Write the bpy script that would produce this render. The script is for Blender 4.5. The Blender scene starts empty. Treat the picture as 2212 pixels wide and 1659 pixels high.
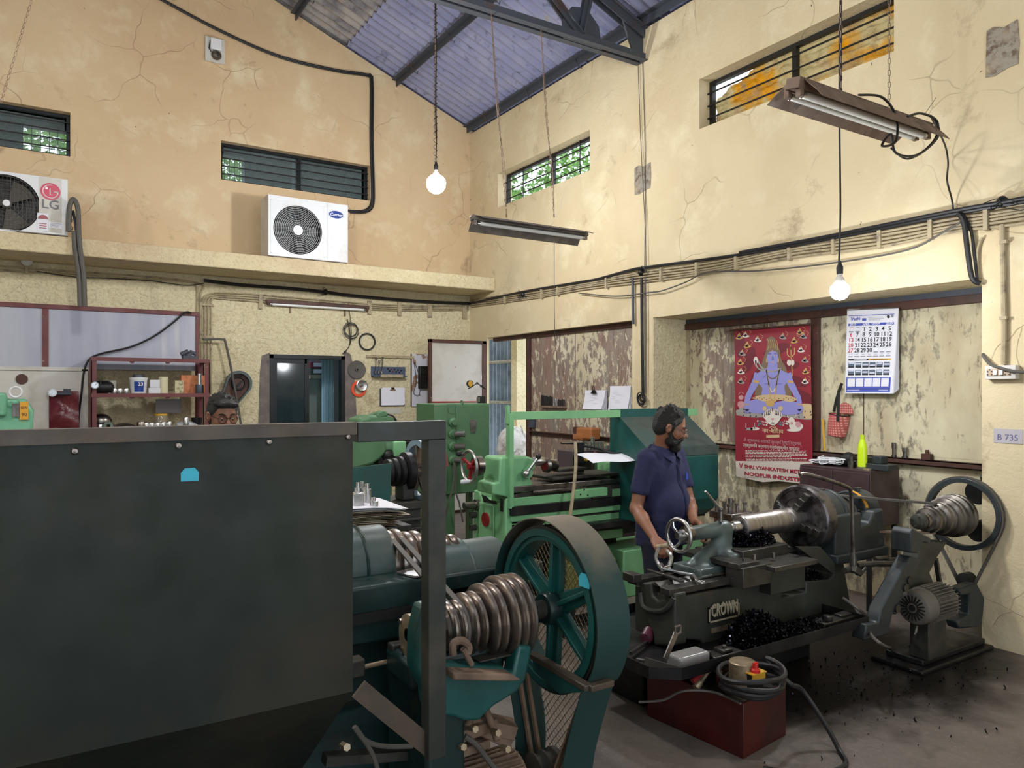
import bpy, math, random
import numpy as np
from mathutils import Vector, Matrix
random.seed(7)
S = bpy.context.scene
COL = S.collection
PI = math.pi
V = Vector
# ---------------------------------------------------------------- camera, world, exposure
YAW = math.radians(32.3)
FX, CX, HV, EYE = 1600.0, 1106.0, 845.0, 1.7
cam = bpy.data.objects.new('camera', bpy.data.cameras.new('camera'))
COL.objects.link(cam)
cam.location = (0, 0, EYE); cam.rotation_euler = (PI/2, 0, -YAW)
cam.data.sensor_width = 36; cam.data.lens = 36*FX/2212
cam.data.shift_y = (HV-829.5)/2212
cam.data.clip_start = .05; cam.data.clip_end = 300
S.camera = cam
S.view_settings.view_transform = 'Standard'; S.view_settings.look = 'None'
S.view_settings.gamma = 1; S.view_settings.use_curve_mapping = False
S.view_settings.exposure = 0.20
S.cycles.use_denoising = True
S.cycles.max_bounces = 6; S.cycles.diffuse_bounces = 3; S.cycles.glossy_bounces = 3
S.cycles.transmission_bounces = 6; S.cycles.transparent_max_bounces = 8
S.cycles.sample_clamp_indirect = 4.0
W_ = bpy.data.worlds.new('daylight'); S.world = W_; W_.use_nodes = True
wn = W_.node_tree.nodes; wl = W_.node_tree.links
wbg = wn['Background']; wbg.inputs[0].default_value = (.80, .90, 1.0, 1); wbg.inputs[1].default_value = 2.2
def lamp(name, kind, loc, energy, color=(1, 1, 1), size=.1, rot=(0, 0, 0), sy=None):
 d = bpy.data.lights.new(name, kind); d.energy = energy; d.color = color
 if kind == 'AREA':
  d.shape = 'RECTANGLE'; d.size = size; d.size_y = sy or size
 else:
  d.shadow_soft_size = size
 o = bpy.data.objects.new(name, d); COL.objects.link(o); o.location = loc; o.rotation_euler = rot
 return o
# added fill lamp in the unseen shutter opening behind the camera, standing for daylight
lamp('shutter_fill_light', 'AREA', (1.0, -3.9, 2.0), 30, (.93, .96, 1.0), 5.5, (-PI/2+.12, 0, 0), 3.4)
# added cool lamp inside the office, its source unseen
lamp('office_added_light', 'AREA', (3.0, 11.2, 2.7), 22, (.75, .88, 1.0), 1.2, (0, 0, 0), .1)
# ---------------------------------------------------------------- measuring helpers (pixels of the photo -> metres)
SA, CA = math.sin(YAW), math.cos(YAW)
def ray(u, v):
 s = (u-CX)/FX
 return V((SA+CA*s, CA-SA*s, (HV-v)/FX))
def at(u, v, t): d = ray(u, v); return V((d.x*t, d.y*t, EYE+d.z*t))
def ox(u, v, x): return at(u, v, x/ray(u, v).x)
def oy(u, v, y): return at(u, v, y/ray(u, v).y)
def oz(u, v, z): return at(u, v, (z-EYE)/ray(u, v).z)
XR, YB, XP = 5.33, 9.59, 5.83       # right wall, back wall, recessed bay panels
# ---------------------------------------------------------------- mesh builder
class MB:
 def __init__(s): s.v = []; s.f = []; s.m = []; s.c = 0
 def add(s, vs, fs, m=None):
  b = len(s.v); s.v += [tuple(p) for p in vs]
  for f in fs: s.f.append([b+i for i in f]); s.m.append(s.c if m is None else m)
  return s
 def use(s, i): s.c = i; return s
 def box(s, a, b, m=None):
  x0, x1 = sorted((a[0], b[0])); y0, y1 = sorted((a[1], b[1])); z0, z1 = sorted((a[2], b[2]))
  return s.add([(x0, y0, z0), (x1, y0, z0), (x1, y1, z0), (x0, y1, z0), (x0, y0, z1), (x1, y0, z1), (x1, y1, z1), (x0, y1, z1)],
                     [(0, 3, 2, 1), (4, 5, 6, 7), (0, 1, 5, 4), (1, 2, 6, 5), (2, 3, 7, 6), (3, 0, 4, 7)], m)
 def cb(s, c, sz, R=None, m=None):     # centred box, optional rotation matrix
  h = [k/2 for k in sz]; vs = []
  for z in (-1, 1):
   for x, y in ((-1, -1), (1, -1), (1, 1), (-1, 1)):
    p = V((x*h[0], y*h[1], z*h[2])); p = R @ p if R else p
    vs.append(p+V(c))
  return s.add(vs, [(0, 3, 2, 1), (4, 5, 6, 7), (0, 1, 5, 4), (1, 2, 6, 5), (2, 3, 7, 6), (3, 0, 4, 7)], m)
 def beam(s, a, b, w, h, up=(0, 0, 1), m=None):   # box bar from a to b, w across, h along up
  a, b = V(a), V(b); d = (b-a).normalized(); x = d.cross(V(up))
  if x.length < 1e-4: x = d.cross(V((0, 1, 0)))
  x.normalize(); z = x.cross(d)
  vs = []
  for p in (a, b):
   for i, j in ((-1, -1), (1, -1), (1, 1), (-1, 1)): vs.append(p+x*(i*w/2)+z*(j*h/2))
  return s.add(vs, [(0, 1, 2, 3), (7, 6, 5, 4), (0, 4, 5, 1), (1, 5, 6, 2), (2, 6, 7, 3), (3, 7, 4, 0)], m)
 def lathe(s, o, ax, prof, n=32, m=None, arc=None, ref=None, cap=True):   # prof: [(along, radius)]
  o = V(o); ax = V(ax).normalized(); r = V(ref) if ref else (V((0, 0, 1)) if abs(ax.z) < .9 else V((1, 0, 0)))
  x = (r-ax*r.dot(ax)).normalized(); y = ax.cross(x); full = arc is None
  a0, a1 = arc if arc else (0, 2*PI); k = n if full else n+1
  vs = []; fs = []
  for t, r in prof:
   for i in range(k):
    a = a0+(a1-a0)*i/n
    vs.append(o+ax*t+x*(r*math.cos(a))+y*(r*math.sin(a)))
  for j in range(len(prof)-1):
   for i in range(n):
    i2 = (i+1) % k
    fs.append((j*k+i, j*k+i2, (j+1)*k+i2, (j+1)*k+i))
  if full and cap and (abs(prof[0][0]-prof[-1][0])+abs(prof[0][1]-prof[-1][1])) > 1e-6:
   if prof[0][1] > 1e-5: fs.append(tuple(range(k-1, -1, -1)))
   if prof[-1][1] > 1e-5: fs.append(tuple((len(prof)-1)*k+i for i in range(k)))
  return s.add(vs, fs, m)
 def cyl(s, a, b, r, r2=None, n=20, m=None):
  a, b = V(a), V(b); L = (b-a).length
  return s.lathe(a, b-a, [(0, r), (L, r if r2 is None else r2)], n, m)
 def ring(s, c, ax, R, r, n=48, k=10, m=None, sq=1.0):
  pr = [(r*sq*math.sin(2*PI*i/k), R+r*math.cos(2*PI*i/k)) for i in range(k+1)]
  o = V(c); ax = V(ax).normalized(); q = V((0, 0, 1)) if abs(ax.z) < .9 else V((1, 0, 0))
  x = (q-ax*q.dot(ax)).normalized(); y = ax.cross(x); vs = []; fs = []
  for i in range(n):
   a = 2*PI*i/n; d = x*math.cos(a)+y*math.sin(a)
   for j in range(k): vs.append(o+ax*pr[j][0]+d*pr[j][1])
  for i in range(n):
   for j in range(k):
    fs.append((i*k+j, ((i+1) % n)*k+j, ((i+1) % n)*k+(j+1) % k, i*k+(j+1) % k))
  return s.add(vs, fs, m)
 def band(s, c, ax, ri, ro, w, n=48, m=None):      # flat ring with square section
  a = V(ax).normalized()
  o = V(c)-a*w/2; L = [(0, ri), (w, ri), (w, ro), (0, ro), (0, ri)]
  s.lathe(o, a, L, n, m)
  return s
 def tube(s, pts, r, n=8, closed=False, m=None, flat=None):
  P = [V(p) for p in pts]; N = len(P); vs = []; fs = []; px = None
  for i, p in enumerate(P):
   if closed: d = P[(i+1) % N]-P[i-1]
   else: d = P[min(i+1, N-1)]-P[max(i-1, 0)]
   d.normalize()
   if px is None: q = V((0, 0, 1)) if abs(d.z) < .9 else V((1, 0, 0)); x = (q-d*q.dot(d)).normalized()
   else:
    x = px-d*px.dot(d); x = x.normalized() if x.length > 1e-6 else d.orthogonal().normalized()
   px = x; y = d.cross(x); rr = r[i] if isinstance(r, (list, tuple)) else r
   for j in range(n):
    a = 2*PI*j/n; vs.append(p+x*(rr*math.cos(a))+y*(rr*math.sin(a)*(flat or 1)))
  for i in range(N if closed else N-1):
   i2 = (i+1) % N
   for j in range(n): fs.append((i*n+j, i*n+(j+1) % n, i2*n+(j+1) % n, i2*n+j))
  if not closed: fs += [tuple(range(n-1, -1, -1)), tuple((N-1)*n+j for j in range(n))]
  return s.add(vs, fs, m)
 def prism(s, pts, vec, m=None, caps=True):
  n = len(pts); vec = V(vec); a = [V(p) for p in pts]
  fs = [(i, (i+1) % n, n+(i+1) % n, n+i) for i in range(n)]
  if caps: fs += [tuple(range(n-1, -1, -1)), tuple(range(n, 2*n))]
  return s.add(a+[p+vec for p in a], fs, m)
 def poly(s, pts, m=None): return s.add(pts, [tuple(range(len(pts)))], m)
 def grid(s, fn, nu, nv, m=None, th=0, nrm=None):     # fn(a,b) -> point; th = thickness along nrm
  vs = [V(fn(i/nu, j/nv)) for j in range(nv+1) for i in range(nu+1)]; k = nu+1
  fs = [(j*k+i, j*k+i+1, (j+1)*k+i+1, (j+1)*k+i) for j in range(nv) for i in range(nu)]
  s.add(vs, fs, m)
  if th:
   nn = V(nrm)*th; s.add([p+nn for p in vs], [f[::-1] for f in fs], m)
   rim = [i for i in range(k)]+[j*k+nu for j in range(1, nv+1)]+[nv*k+i for i in range(nu-1, -1, -1)]+[j*k for j in range(nv-1, 0, -1)]
   n = len(rim); s.add([vs[i] for i in rim]+[vs[i]+nn for i in rim], [((i+1) % n, i, n+i, n+(i+1) % n) for i in range(n)], m)
  return s
 def sph(s, c, r, n=16, m=None, R=None):
  r = r if hasattr(r, '__len__') else (r, r, r); k = n//2; vs = []; fs = []
  for j in range(k+1):
   th = PI*j/k
   for i in range(n):
    p = V((r[0]*math.sin(th)*math.cos(2*PI*i/n), r[1]*math.sin(th)*math.sin(2*PI*i/n), r[2]*math.cos(th)))
    vs.append((R @ p if R else p)+V(c))
  for j in range(k):
   for i in range(n): fs.append((j*n+i, (j+1)*n+i, (j+1)*n+(i+1) % n, j*n+(i+1) % n))
  return s.add(vs, fs, m)
 def text(s, txt, o, ux, uy, size, depth=.001, m=None, align='LEFT', bold=0.0, width=None):
  vs, fs, w = glyphs(txt, bold); o = V(o); ux = V(ux).normalized(); uy = V(uy).normalized(); n = ux.cross(uy)
  if not vs: return s
  k = size; kx = size if width is None else width/max(w, 1e-6)
  dx = 0 if align == 'LEFT' else (-w/2 if align == 'CENTER' else -w)
  return s.add([o+ux*((p[0]+dx)*kx)+uy*(p[1]*k)+n*(p[2]*depth) for p in vs], fs, m)
_G = {}
def glyphs(txt, bold=0.0):
 key = (txt, bold)
 if key not in _G:
  c = bpy.data.curves.new('g', 'FONT'); c.body = txt; c.size = 1; c.extrude = 1.0; c.offset = bold; c.resolution_u = 2
  o = bpy.data.objects.new('g', c); COL.objects.link(o)
  dg = bpy.context.evaluated_depsgraph_get(); ev = o.evaluated_get(dg); me = ev.to_mesh()
  vs = [tuple(v.co) for v in me.vertices]; fs = [tuple(p.vertices) for p in me.polygons]
  w = max([p[0] for p in vs]) if vs else 0
  ev.to_mesh_clear(); bpy.data.objects.remove(o); bpy.data.curves.remove(c)
  _G[key] = (vs, fs, w)
 return _G[key]
def smooth_path(pts, k=6, closed=False):      # Catmull-Rom
 P = [V(p) for p in pts]; n = len(P); out = []
 for i in range(n if closed else n-1):
  p0 = P[(i-1) % n] if closed or i > 0 else P[0]; p1 = P[i]; p2 = P[(i+1) % n]
  p3 = P[(i+2) % n] if closed or i+2 < n else P[-1]
  for j in range(k):
   t = j/k; out.append(.5*((2*p1)+(p2-p0)*t+(2*p0-5*p1+4*p2-p3)*t*t+(3*p1-p0-3*p2+p3)*t*t*t))
 if not closed: out.append(P[-1])
 return out
# ---------------------------------------------------------------- signed distance bodies (surface nets)
def sdf(prims, h=.005, kk=.02, it=1):
 """prims: (kind, args..., opts) ; kind 'c' capsule a b ra rb; 'e' ellipsoid c r R; 'b' rounded box c half R rad. opts: dict(k, cut)"""
 P = []
 for q in prims:
  o = q[-1] if isinstance(q[-1], dict) else {}
  P.append((q[0], [np.array(a, dtype=float) if not isinstance(a, (int, float)) else a for a in (q[1:-1] if isinstance(q[-1], dict) else q[1:])], o))
 def bb(kind, a):
  if kind == 'c': r = max(a[2], a[3]); return np.minimum(a[0], a[1])-r, np.maximum(a[0], a[1])+r
  r = np.max(a[1])+(a[3] if kind == 'b' else 0)
  if kind == 'b': r = np.linalg.norm(a[1])+a[3]
  return a[0]-r, a[0]+r
 pos = [bb(k, a) for k, a, o in P if not o.get('cut')]
 lo = np.min([b[0] for b in pos], 0)-3*h-.01; hi = np.max([b[1] for b in pos], 0)+3*h+.01
 n = np.ceil((hi-lo)/h).astype(int)+1
 D = np.full(n, 1.0, dtype=np.float32)
 ax = [lo[i]+h*np.arange(n[i]) for i in range(3)]
 for kind, a, o in P:
  k = o.get('k', kk); l, u = bb(kind, a); mg = k+3*h
  i0 = np.maximum(((l-mg-lo)/h).astype(int), 0); i1 = np.minimum(((u+mg-lo)/h).astype(int)+2, n)
  if np.any(i1 <= i0): continue
  sl = tuple(slice(i0[i], i1[i]) for i in range(3))
  X, Y, Z = np.meshgrid(*[ax[i][sl[i]] for i in range(3)], indexing='ij')
  p = np.stack([X, Y, Z], -1)
  if kind == 'c':
   d = a[1]-a[0]; q = p-a[0]; t = np.clip(q@d/max(d@d, 1e-12), 0, 1)
   f = np.linalg.norm(q-t[..., None]*d, axis=-1)-(a[2]+(a[3]-a[2])*t)
  else:
   R = np.array(a[2]) if len(a) > 2 and hasattr(a[2], 'shape') and a[2].shape == (3, 3) else np.eye(3)
   q = (p-a[0])@R
   if kind == 'e':
    k0 = np.linalg.norm(q/a[1], axis=-1); k1 = np.linalg.norm(q/(a[1]**2), axis=-1)+1e-9
    f = k0*(k0-1)/k1
   else:
    w = np.abs(q)-a[1]; f = np.linalg.norm(np.maximum(w, 0), axis=-1)+np.minimum(w.max(-1), 0)-a[3]
  A = D[sl]
  if o.get('cut'):
   f = -f; hh = np.clip(.5-.5*(A-f)/k, 0, 1) if False else None
   t = np.clip(.5+.5*(A-f)/k, 0, 1); D[sl] = f*(1-t)+A*t+k*t*(1-t)
  else:
   t = np.clip(.5+.5*(A-f)/k, 0, 1); D[sl] = A*(1-t)+f*t-k*t*(1-t)
 return nets(D, lo, h)
def nets(D, lo, h):
 ins = D < 0
 cnt = sum(ins[i:i+ins.shape[0]-1, j:j+ins.shape[1]-1, k:k+ins.shape[2]-1].astype(np.int8) for i in (0, 1) for j in (0, 1) for k in (0, 1))
 act = np.argwhere((cnt > 0) & (cnt < 8))
 idx = -np.ones(cnt.shape, dtype=np.int64); idx[tuple(act.T)] = np.arange(len(act))
 acc = np.zeros((len(act), 3)); num = np.zeros(len(act))
 C = [(0, 0, 0), (1, 0, 0), (0, 1, 0), (1, 1, 0), (0, 0, 1), (1, 0, 1), (0, 1, 1), (1, 1, 1)]
 for a in range(8):
  for b in (1, 2, 4):
   if a & b: continue
   ca, cb = np.array(C[a]), np.array(C[a | b])
   fa = D[tuple((act+ca).T)]; fb = D[tuple((act+cb).T)]; m = (fa < 0) != (fb < 0)
   t = np.where(m, fa/np.where(m, fa-fb, 1), 0)
   acc += np.where(m[:, None], ca+(cb-ca)*t[:, None], 0); num += m
 vs = (act+acc/num[:, None])*h+lo; fs = []
 for axn in range(3):
  o = np.zeros(3, int); o[axn] = 1
  s0 = ins[tuple(slice(0, ins.shape[i]-o[i]) for i in range(3))]; s1 = ins[tuple(slice(o[i], None) for i in range(3))]
  E = np.argwhere(s0 != s1); b, c = (axn+1) % 3, (axn+2) % 3
  E = E[(E[:, b] > 0) & (E[:, c] > 0) & (E[:, b] < ins.shape[b]-1) & (E[:, c] < ins.shape[c]-1)]
  ub = np.zeros(3, int); ub[b] = 1; uc = np.zeros(3, int); uc[c] = 1
  q = np.stack([idx[tuple((E-ub-uc).T)], idx[tuple((E-uc).T)], idx[tuple(E.T)], idx[tuple((E-ub).T)]], 1)
  fl = ins[tuple(E.T)]; q[~fl] = q[~fl][:, ::-1]; q = q[(q >= 0).all(1)]
  fs.append(q)
 return vs, np.concatenate(fs)
def sdf_mb(prims, h=.005, kk=.02):
 vs, fs = sdf(prims, h, kk); mb = MB(); mb.add(vs.tolist(), fs.tolist()); return mb
# ---------------------------------------------------------------- objects
ORG = {}
def setp(o, label=None, cat=None, group=None, kind=None):
 if label: o['label'] = label
 if cat: o['category'] = cat
 if group: o['group'] = group
 if kind: o['kind'] = kind
def thing(name, label, cat, loc, group=None):
 o = bpy.data.objects.new(name, None); COL.objects.link(o); o.location = loc; o.empty_display_size = .1
 setp(o, label, cat, group); ORG[o.name] = V(loc); return o
def ob(name, mb, mats, parent=None, label=None, cat=None, group=None, kind=None, sm=38, bev=0, seg=2):
 mats = mats if isinstance(mats, (list, tuple)) else [mats]
 vs = mb.v
 if parent is not None: org = ORG[parent.name]
 else:
  A = np.array(vs); lo, hi = A.min(0), A.max(0); org = V(((lo[0]+hi[0])/2, (lo[1]+hi[1])/2, lo[2]))
 me = bpy.data.meshes.new(name)
 me.from_pydata([(p[0]-org[0], p[1]-org[1], p[2]-org[2]) for p in vs], [], mb.f)
 for m in mats: me.materials.append(m)
 if len(mats) > 1: me.polygons.foreach_set('material_index', mb.m)
 if sm:
  me.polygons.foreach_set('use_smooth', [True]*len(me.polygons)); me.update()
  me.set_sharp_from_angle(angle=math.radians(sm))
 me.update()
 o = bpy.data.objects.new(name, me); COL.objects.link(o)
 if parent is not None: o.parent = parent
 else: o.location = org
 ORG[o.name] = V(org)
 if bev:
  b = o.modifiers.new('bevel', 'BEVEL'); b.width = bev; b.segments = seg; b.limit_method = 'ANGLE'; b.angle_limit = math.radians(40)
 setp(o, label, cat, group, kind)
 return o
def dup(root, loc, label=None, group=None, rz=None, scale=None):
 r = root.copy(); COL.objects.link(r); r.location = loc
 if rz is not None: r.rotation_euler.z = rz
 if scale: r.scale = scale
 if label: r['label'] = label
 if group: r['group'] = group
 for ch in list(root.children):
  c = ch.copy(); COL.objects.link(c); c.parent = r
  for g in list(ch.children):
   d = g.copy(); COL.objects.link(d); d.parent = c
 return r
def struct(name, mb, mats, parent=None, **k):
 return ob(name, mb, mats, parent, kind=None if parent else 'structure', **k)
# ---------------------------------------------------------------- materials
def lin(h):
 if isinstance(h, str):
  h = h.lstrip('#'); c = [int(h[i:i+2], 16)/255 for i in (0, 2, 4)]
  return tuple(x/12.92 if x <= .04045 else ((x+.055)/1.055)**2.4 for x in c)
 return tuple(h)
def nmix(nt, fac, a, b):
 m = nt.nodes.new('ShaderNodeMix'); m.data_type = 'RGBA'
 for s_, x in ((0, fac), (6, a), (7, b)):
  if isinstance(x, bpy.types.NodeSocket): nt.links.new(x, m.inputs[s_])
  elif s_ == 0: m.inputs[0].default_value = x
  else: m.inputs[s_].default_value = (*lin(x), 1)
 return m.outputs[2]
def nnoise(nt, co, scale, detail=4, rough=.55, dist=0, lo=.4, hi=.6, kind='noise'):
 if kind == 'noise':
  n = nt.nodes.new('ShaderNodeTexNoise'); n.inputs['Scale'].default_value = scale; n.inputs['Detail'].default_value = detail
  n.inputs['Roughness'].default_value = rough; n.inputs['Distortion'].default_value = dist; out = n.outputs[0]
 else:
  n = nt.nodes.new('ShaderNodeTexVoronoi'); n.feature = kind; n.inputs['Scale'].default_value = scale; out = n.outputs['Distance']
 nt.links.new(co, n.inputs['Vector'])
 r = nt.nodes.new('ShaderNodeMapRange'); r.inputs[1].default_value = lo; r.inputs[2].default_value = hi; r.clamp = True
 nt.links.new(out, r.inputs[0]); return r.outputs[0]
def ncoord(nt, scale=(1, 1, 1), world=False):
 if world: g = nt.nodes.new('ShaderNodeNewGeometry'); src = g.outputs['Position']
 else: g = nt.nodes.new('ShaderNodeTexCoord'); src = g.outputs['Object']
 m = nt.nodes.new('ShaderNodeMapping'); m.inputs['Scale'].default_value = scale; nt.links.new(src, m.inputs[0]); return m.outputs[0]
def mat(name, col, rough=.55, metal=0, layers=(), bump=None, rvar=.12, world=False, spec=.5, emit=None, es=1, alpha=None, coat=0, trans=0, stretch=(1, 1, 1)):
 """layers: (colour, scale, lo, hi[, stretch, detail]) mixed over the base by noise. bump: list of (scale, strength, detail, kind)"""
 m = bpy.data.materials.new(name); m.use_nodes = True; nt = m.node_tree; B = nt.nodes['Principled BSDF']
 co = ncoord(nt, stretch, world); c = None
 for L in layers:
  st = L[4] if len(L) > 4 else None
  cc = ncoord(nt, st, world) if st else co
  f = nnoise(nt, cc, L[1], L[5] if len(L) > 5 else 5, .6, L[6] if len(L) > 6 else 0, L[2], L[3])
  c = nmix(nt, f, col if c is None else c, L[0])
 if c is None: B.inputs['Base Color'].default_value = (*lin(col), 1)
 else: nt.links.new(c, B.inputs['Base Color'])
 B.inputs['Metallic'].default_value = metal; B.inputs['Specular IOR Level'].default_value = spec
 if rvar:
  f = nnoise(nt, co, 7, 4, lo=.3, hi=.7); r = nt.nodes.new('ShaderNodeMapRange')
  r.inputs[3].default_value = max(rough-rvar, .04); r.inputs[4].default_value = min(rough+rvar, 1); nt.links.new(f, r.inputs[0])
  nt.links.new(r.outputs[0], B.inputs['Roughness'])
 else: B.inputs['Roughness'].default_value = rough
 h = None
 for b in (bump or ()):
  f = nnoise(nt, co, b[0], b[2] if len(b) > 2 else 4, .6, 0, 0, 1) if len(b) < 4 else nnoise(nt, co, b[0], lo=b[4], hi=b[5], kind=b[3])
  bn = nt.nodes.new('ShaderNodeBump'); bn.inputs['Strength'].default_value = b[1]; bn.inputs['Distance'].default_value = .02
  nt.links.new(f, bn.inputs['Height'])
  if h: nt.links.new(h, bn.inputs['Normal'])
  h = bn.outputs[0]
 if h: nt.links.new(h, B.inputs['Normal'])
 if emit: B.inputs['Emission Color'].default_value = (*lin(emit), 1); B.inputs['Emission Strength'].default_value = es
 if alpha is not None: B.inputs['Alpha'].default_value = alpha
 if coat: B.inputs['Coat Weight'].default_value = coat
 if trans: B.inputs['Transmission Weight'].default_value = trans
 return m
# ---------------------------------------------------------------- wall paint with its hairline cracks, stains and stipple
def wall_mat(name, col, stain, stip=0.0, crack=.8, dirt='#8a7256', bumpk=.25):
 m = bpy.data.materials.new(name); m.use_nodes = True; nt = m.node_tree; B = nt.nodes['Principled BSDF']
 co = ncoord(nt, (1, 1, 1), True)
 c = nmix(nt, nnoise(nt, co, .55, 5, .6, .3, .40, .68), col, stain)
 c = nmix(nt, nnoise(nt, co, 2.2, 6, .65, .2, .52, .8), c, '#e9dcb9')
 f = nnoise(nt, co, 1.3, 7, .7, .5, .60, .78); c = nmix(nt, f, c, dirt)
 n = nt.nodes.new('ShaderNodeTexNoise'); n.inputs['Scale'].default_value = 2.0; nt.links.new(co, n.inputs['Vector'])
 ad = nt.nodes.new('ShaderNodeMixRGB'); ad.blend_type = 'ADD'; ad.inputs[0].default_value = .55; nt.links.new(co, ad.inputs[1]); nt.links.new(n.outputs[1], ad.inputs[2])
 vo = nt.nodes.new('ShaderNodeTexVoronoi'); vo.feature = 'DISTANCE_TO_EDGE'; vo.inputs['Scale'].default_value = 1.5; nt.links.new(ad.outputs[0], vo.inputs['Vector'])
 r = nt.nodes.new('ShaderNodeMapRange'); r.inputs[1].default_value = .0; r.inputs[2].default_value = .010; r.inputs[3].default_value = 1; r.inputs[4].default_value = 0; nt.links.new(vo.outputs['Distance'], r.inputs[0])
 g = nnoise(nt, co, 1.1, 3, lo=.5, hi=.62)
 mu = nt.nodes.new('ShaderNodeMath'); mu.operation = 'MULTIPLY'; nt.links.new(r.outputs[0], mu.inputs[0]); nt.links.new(g, mu.inputs[1])
 m2 = nt.nodes.new('ShaderNodeMath'); m2.operation = 'MULTIPLY'; nt.links.new(mu.outputs[0], m2.inputs[0]); m2.inputs[1].default_value = crack*.5
 c = nmix(nt, m2.outputs[0], c, '#7d6449')
 sp = nnoise(nt, co, 14, 3, .6, 0, .74, .78); c = nmix(nt, sp, c, '#6d5a44')
 if stip:
  st = nnoise(nt, co, 30, 3, .6, .6, .34, .5); inv = nt.nodes.new('ShaderNodeMath'); inv.operation = 'SUBTRACT'; inv.inputs[0].default_value = 1; nt.links.new(st, inv.inputs[1])
  m3 = nt.nodes.new('ShaderNodeMath'); m3.operation = 'MULTIPLY'; nt.links.new(inv.outputs[0], m3.inputs[0]); m3.inputs[1].default_value = .35
  c = nmix(nt, m3.outputs[0], c, '#a48e63')
 nt.links.new(c, B.inputs['Base Color']); B.inputs['Roughness'].default_value = .85; B.inputs['Specular IOR Level'].default_value = .25
 h = nnoise(nt, co, 5, 8, .65, .4, .2, .8); b1 = nt.nodes.new('ShaderNodeBump'); b1.inputs['Strength'].default_value = bumpk; b1.inputs['Distance'].default_value = .03; nt.links.new(h, b1.inputs['Height'])
 h2 = nnoise(nt, co, 26 if stip else 40, 3, .6, .8, .3, .7); b2 = nt.nodes.new('ShaderNodeBump'); b2.inputs['Strength'].default_value = .15+stip; b2.inputs['Distance'].default_value = .012
 nt.links.new(h2, b2.inputs['Height']); nt.links.new(b1.outputs[0], b2.inputs['Normal'])
 b3 = nt.nodes.new('ShaderNodeBump'); b3.inputs['Strength'].default_value = .5; b3.inputs['Distance'].default_value = .01; b3.invert = True
 nt.links.new(mu.outputs[0], b3.inputs['Height']); nt.links.new(b2.outputs[0], b3.inputs['Normal'])
 nt.links.new(b3.outputs[0], B.inputs['Normal'])
 return m
M = {}
M['wall_up'] = wall_mat('ochre_distemper', '#d9bf99', '#ceb08a')
M['wall_r'] = wall_mat('cream_distemper', '#d9c8a4', '#cdb993')
M['wall_low'] = wall_mat('stippled_cream_plaster', '#dfd3b0', '#cfc19c', stip=.7, crack=.1)
M['wall_pillar'] = wall_mat('pale_cream_plaster', '#e4d7b2', '#d8c6a0', stip=.1, crack=.2)
def peel_mat(name, under, paint, lo, hi, sc=6, gray='#8f8c80'):
 m = bpy.data.materials.new(name); m.use_nodes = True; nt = m.node_tree; B = nt.nodes['Principled BSDF']
 co = ncoord(nt, (1, 1, .55), True); big = nnoise(nt, co, 1.1, 3, .5, 0, .3, .7)
 fine = nnoise(nt, co, sc, 9, .72, .35, 0, 1)
 a = nt.nodes.new('ShaderNodeMath'); a.operation = 'MULTIPLY_ADD'; nt.links.new(big, a.inputs[0]); a.inputs[1].default_value = .22; nt.links.new(fine, a.inputs[2])
 r = nt.nodes.new('ShaderNodeMapRange'); r.inputs[1].default_value = lo; r.inputs[2].default_value = hi; nt.links.new(a.outputs[0], r.inputs[0])
 u = nmix(nt, nnoise(nt, co, 3, 6, .6, 0, .4, .7), under, gray)
 u = nmix(nt, nnoise(nt, ncoord(nt, (1, 1, .08), True), 40, 3, .6, 0, .5, .7), u, '#6e5a50')
 p = nmix(nt, nnoise(nt, co, 2.5, 5, .6, 0, .4, .75), paint, '#b3a283')
 c = nmix(nt, r.outputs[0], u, p)
 scr = nnoise(nt, ncoord(nt, (1, 1, .12), True), 26, 4, .7, 0, .62, .68); c = nmix(nt, scr, c, '#8d7a66')
 nt.links.new(c, B.inputs['Base Color']); B.inputs['Roughness'].default_value = .7; B.inputs['Specular IOR Level'].default_value = .3
 b = nt.nodes.new('ShaderNodeBump'); b.inputs['Strength'].default_value = .35; b.inputs['Distance'].default_value = .006; nt.links.new(r.outputs[0], b.inputs['Height']); nt.links.new(b.outputs[0], B.inputs['Normal'])
 return m
M['peel1'] = peel_mat('brown_panel_flaking_cream', '#92776a', '#d3c9ae', .63, .655, 13)
M['peel2'] = peel_mat('cream_panel_worn_brown', '#8c766a', '#cdc5a8', .56, .60, 11)
M['peel3'] = peel_mat('pale_panel_grey_scuffs', '#8e8573', '#d5cdae', .50, .60, 12, '#a39d85')
M['steel'] = mat('bright_steel', '#c8c8c8', .3, 1, [('#8f8d8a', 6, .5, .75)], rvar=.1)
M['steel_d'] = mat('oily_dark_steel', '#8a8580', .35, 1, [('#4d4845', 9, .45, .7)], rvar=.12)
M['steel_br'] = mat('brownish_worn_steel', '#958a82', .30, .9, [('#5f554d', 8, .45, .75)], rvar=.1)
M['iron'] = mat('dark_cast_iron', '#34342f', .55, .3, [('#4f4a40', 5, .5, .75), ('#5a3f30', 3, .62, .8)], bump=[(60, .12)])
M['black'] = mat('black_rubber', '#161616', .6, 0, rvar=.08)
M['black_m'] = mat('blackened_metal', '#1d1d1f', .45, .4, [('#3a3733', 8, .5, .8)])
M['cable'] = mat('black_cable_sheath', '#1c1b1d', .5, 0, rvar=0)
M['cable_g'] = mat('dusty_grey_cable', '#59554f', .65, 0, rvar=0)
M['conduit'] = mat('painted_conduit', '#ab9c7d', .65, 0, [('#75695a', 12, .5, .7)], world=True)
M['white'] = mat('white_enamel', '#dfe0e2', .45, 0, [('#c5bfb4', 3, .55, .8)])
M['white2'] = mat('warm_white_metal', '#cfcbc3', .5, 0, [('#a99f8d', 3, .5, .8)])
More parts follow.
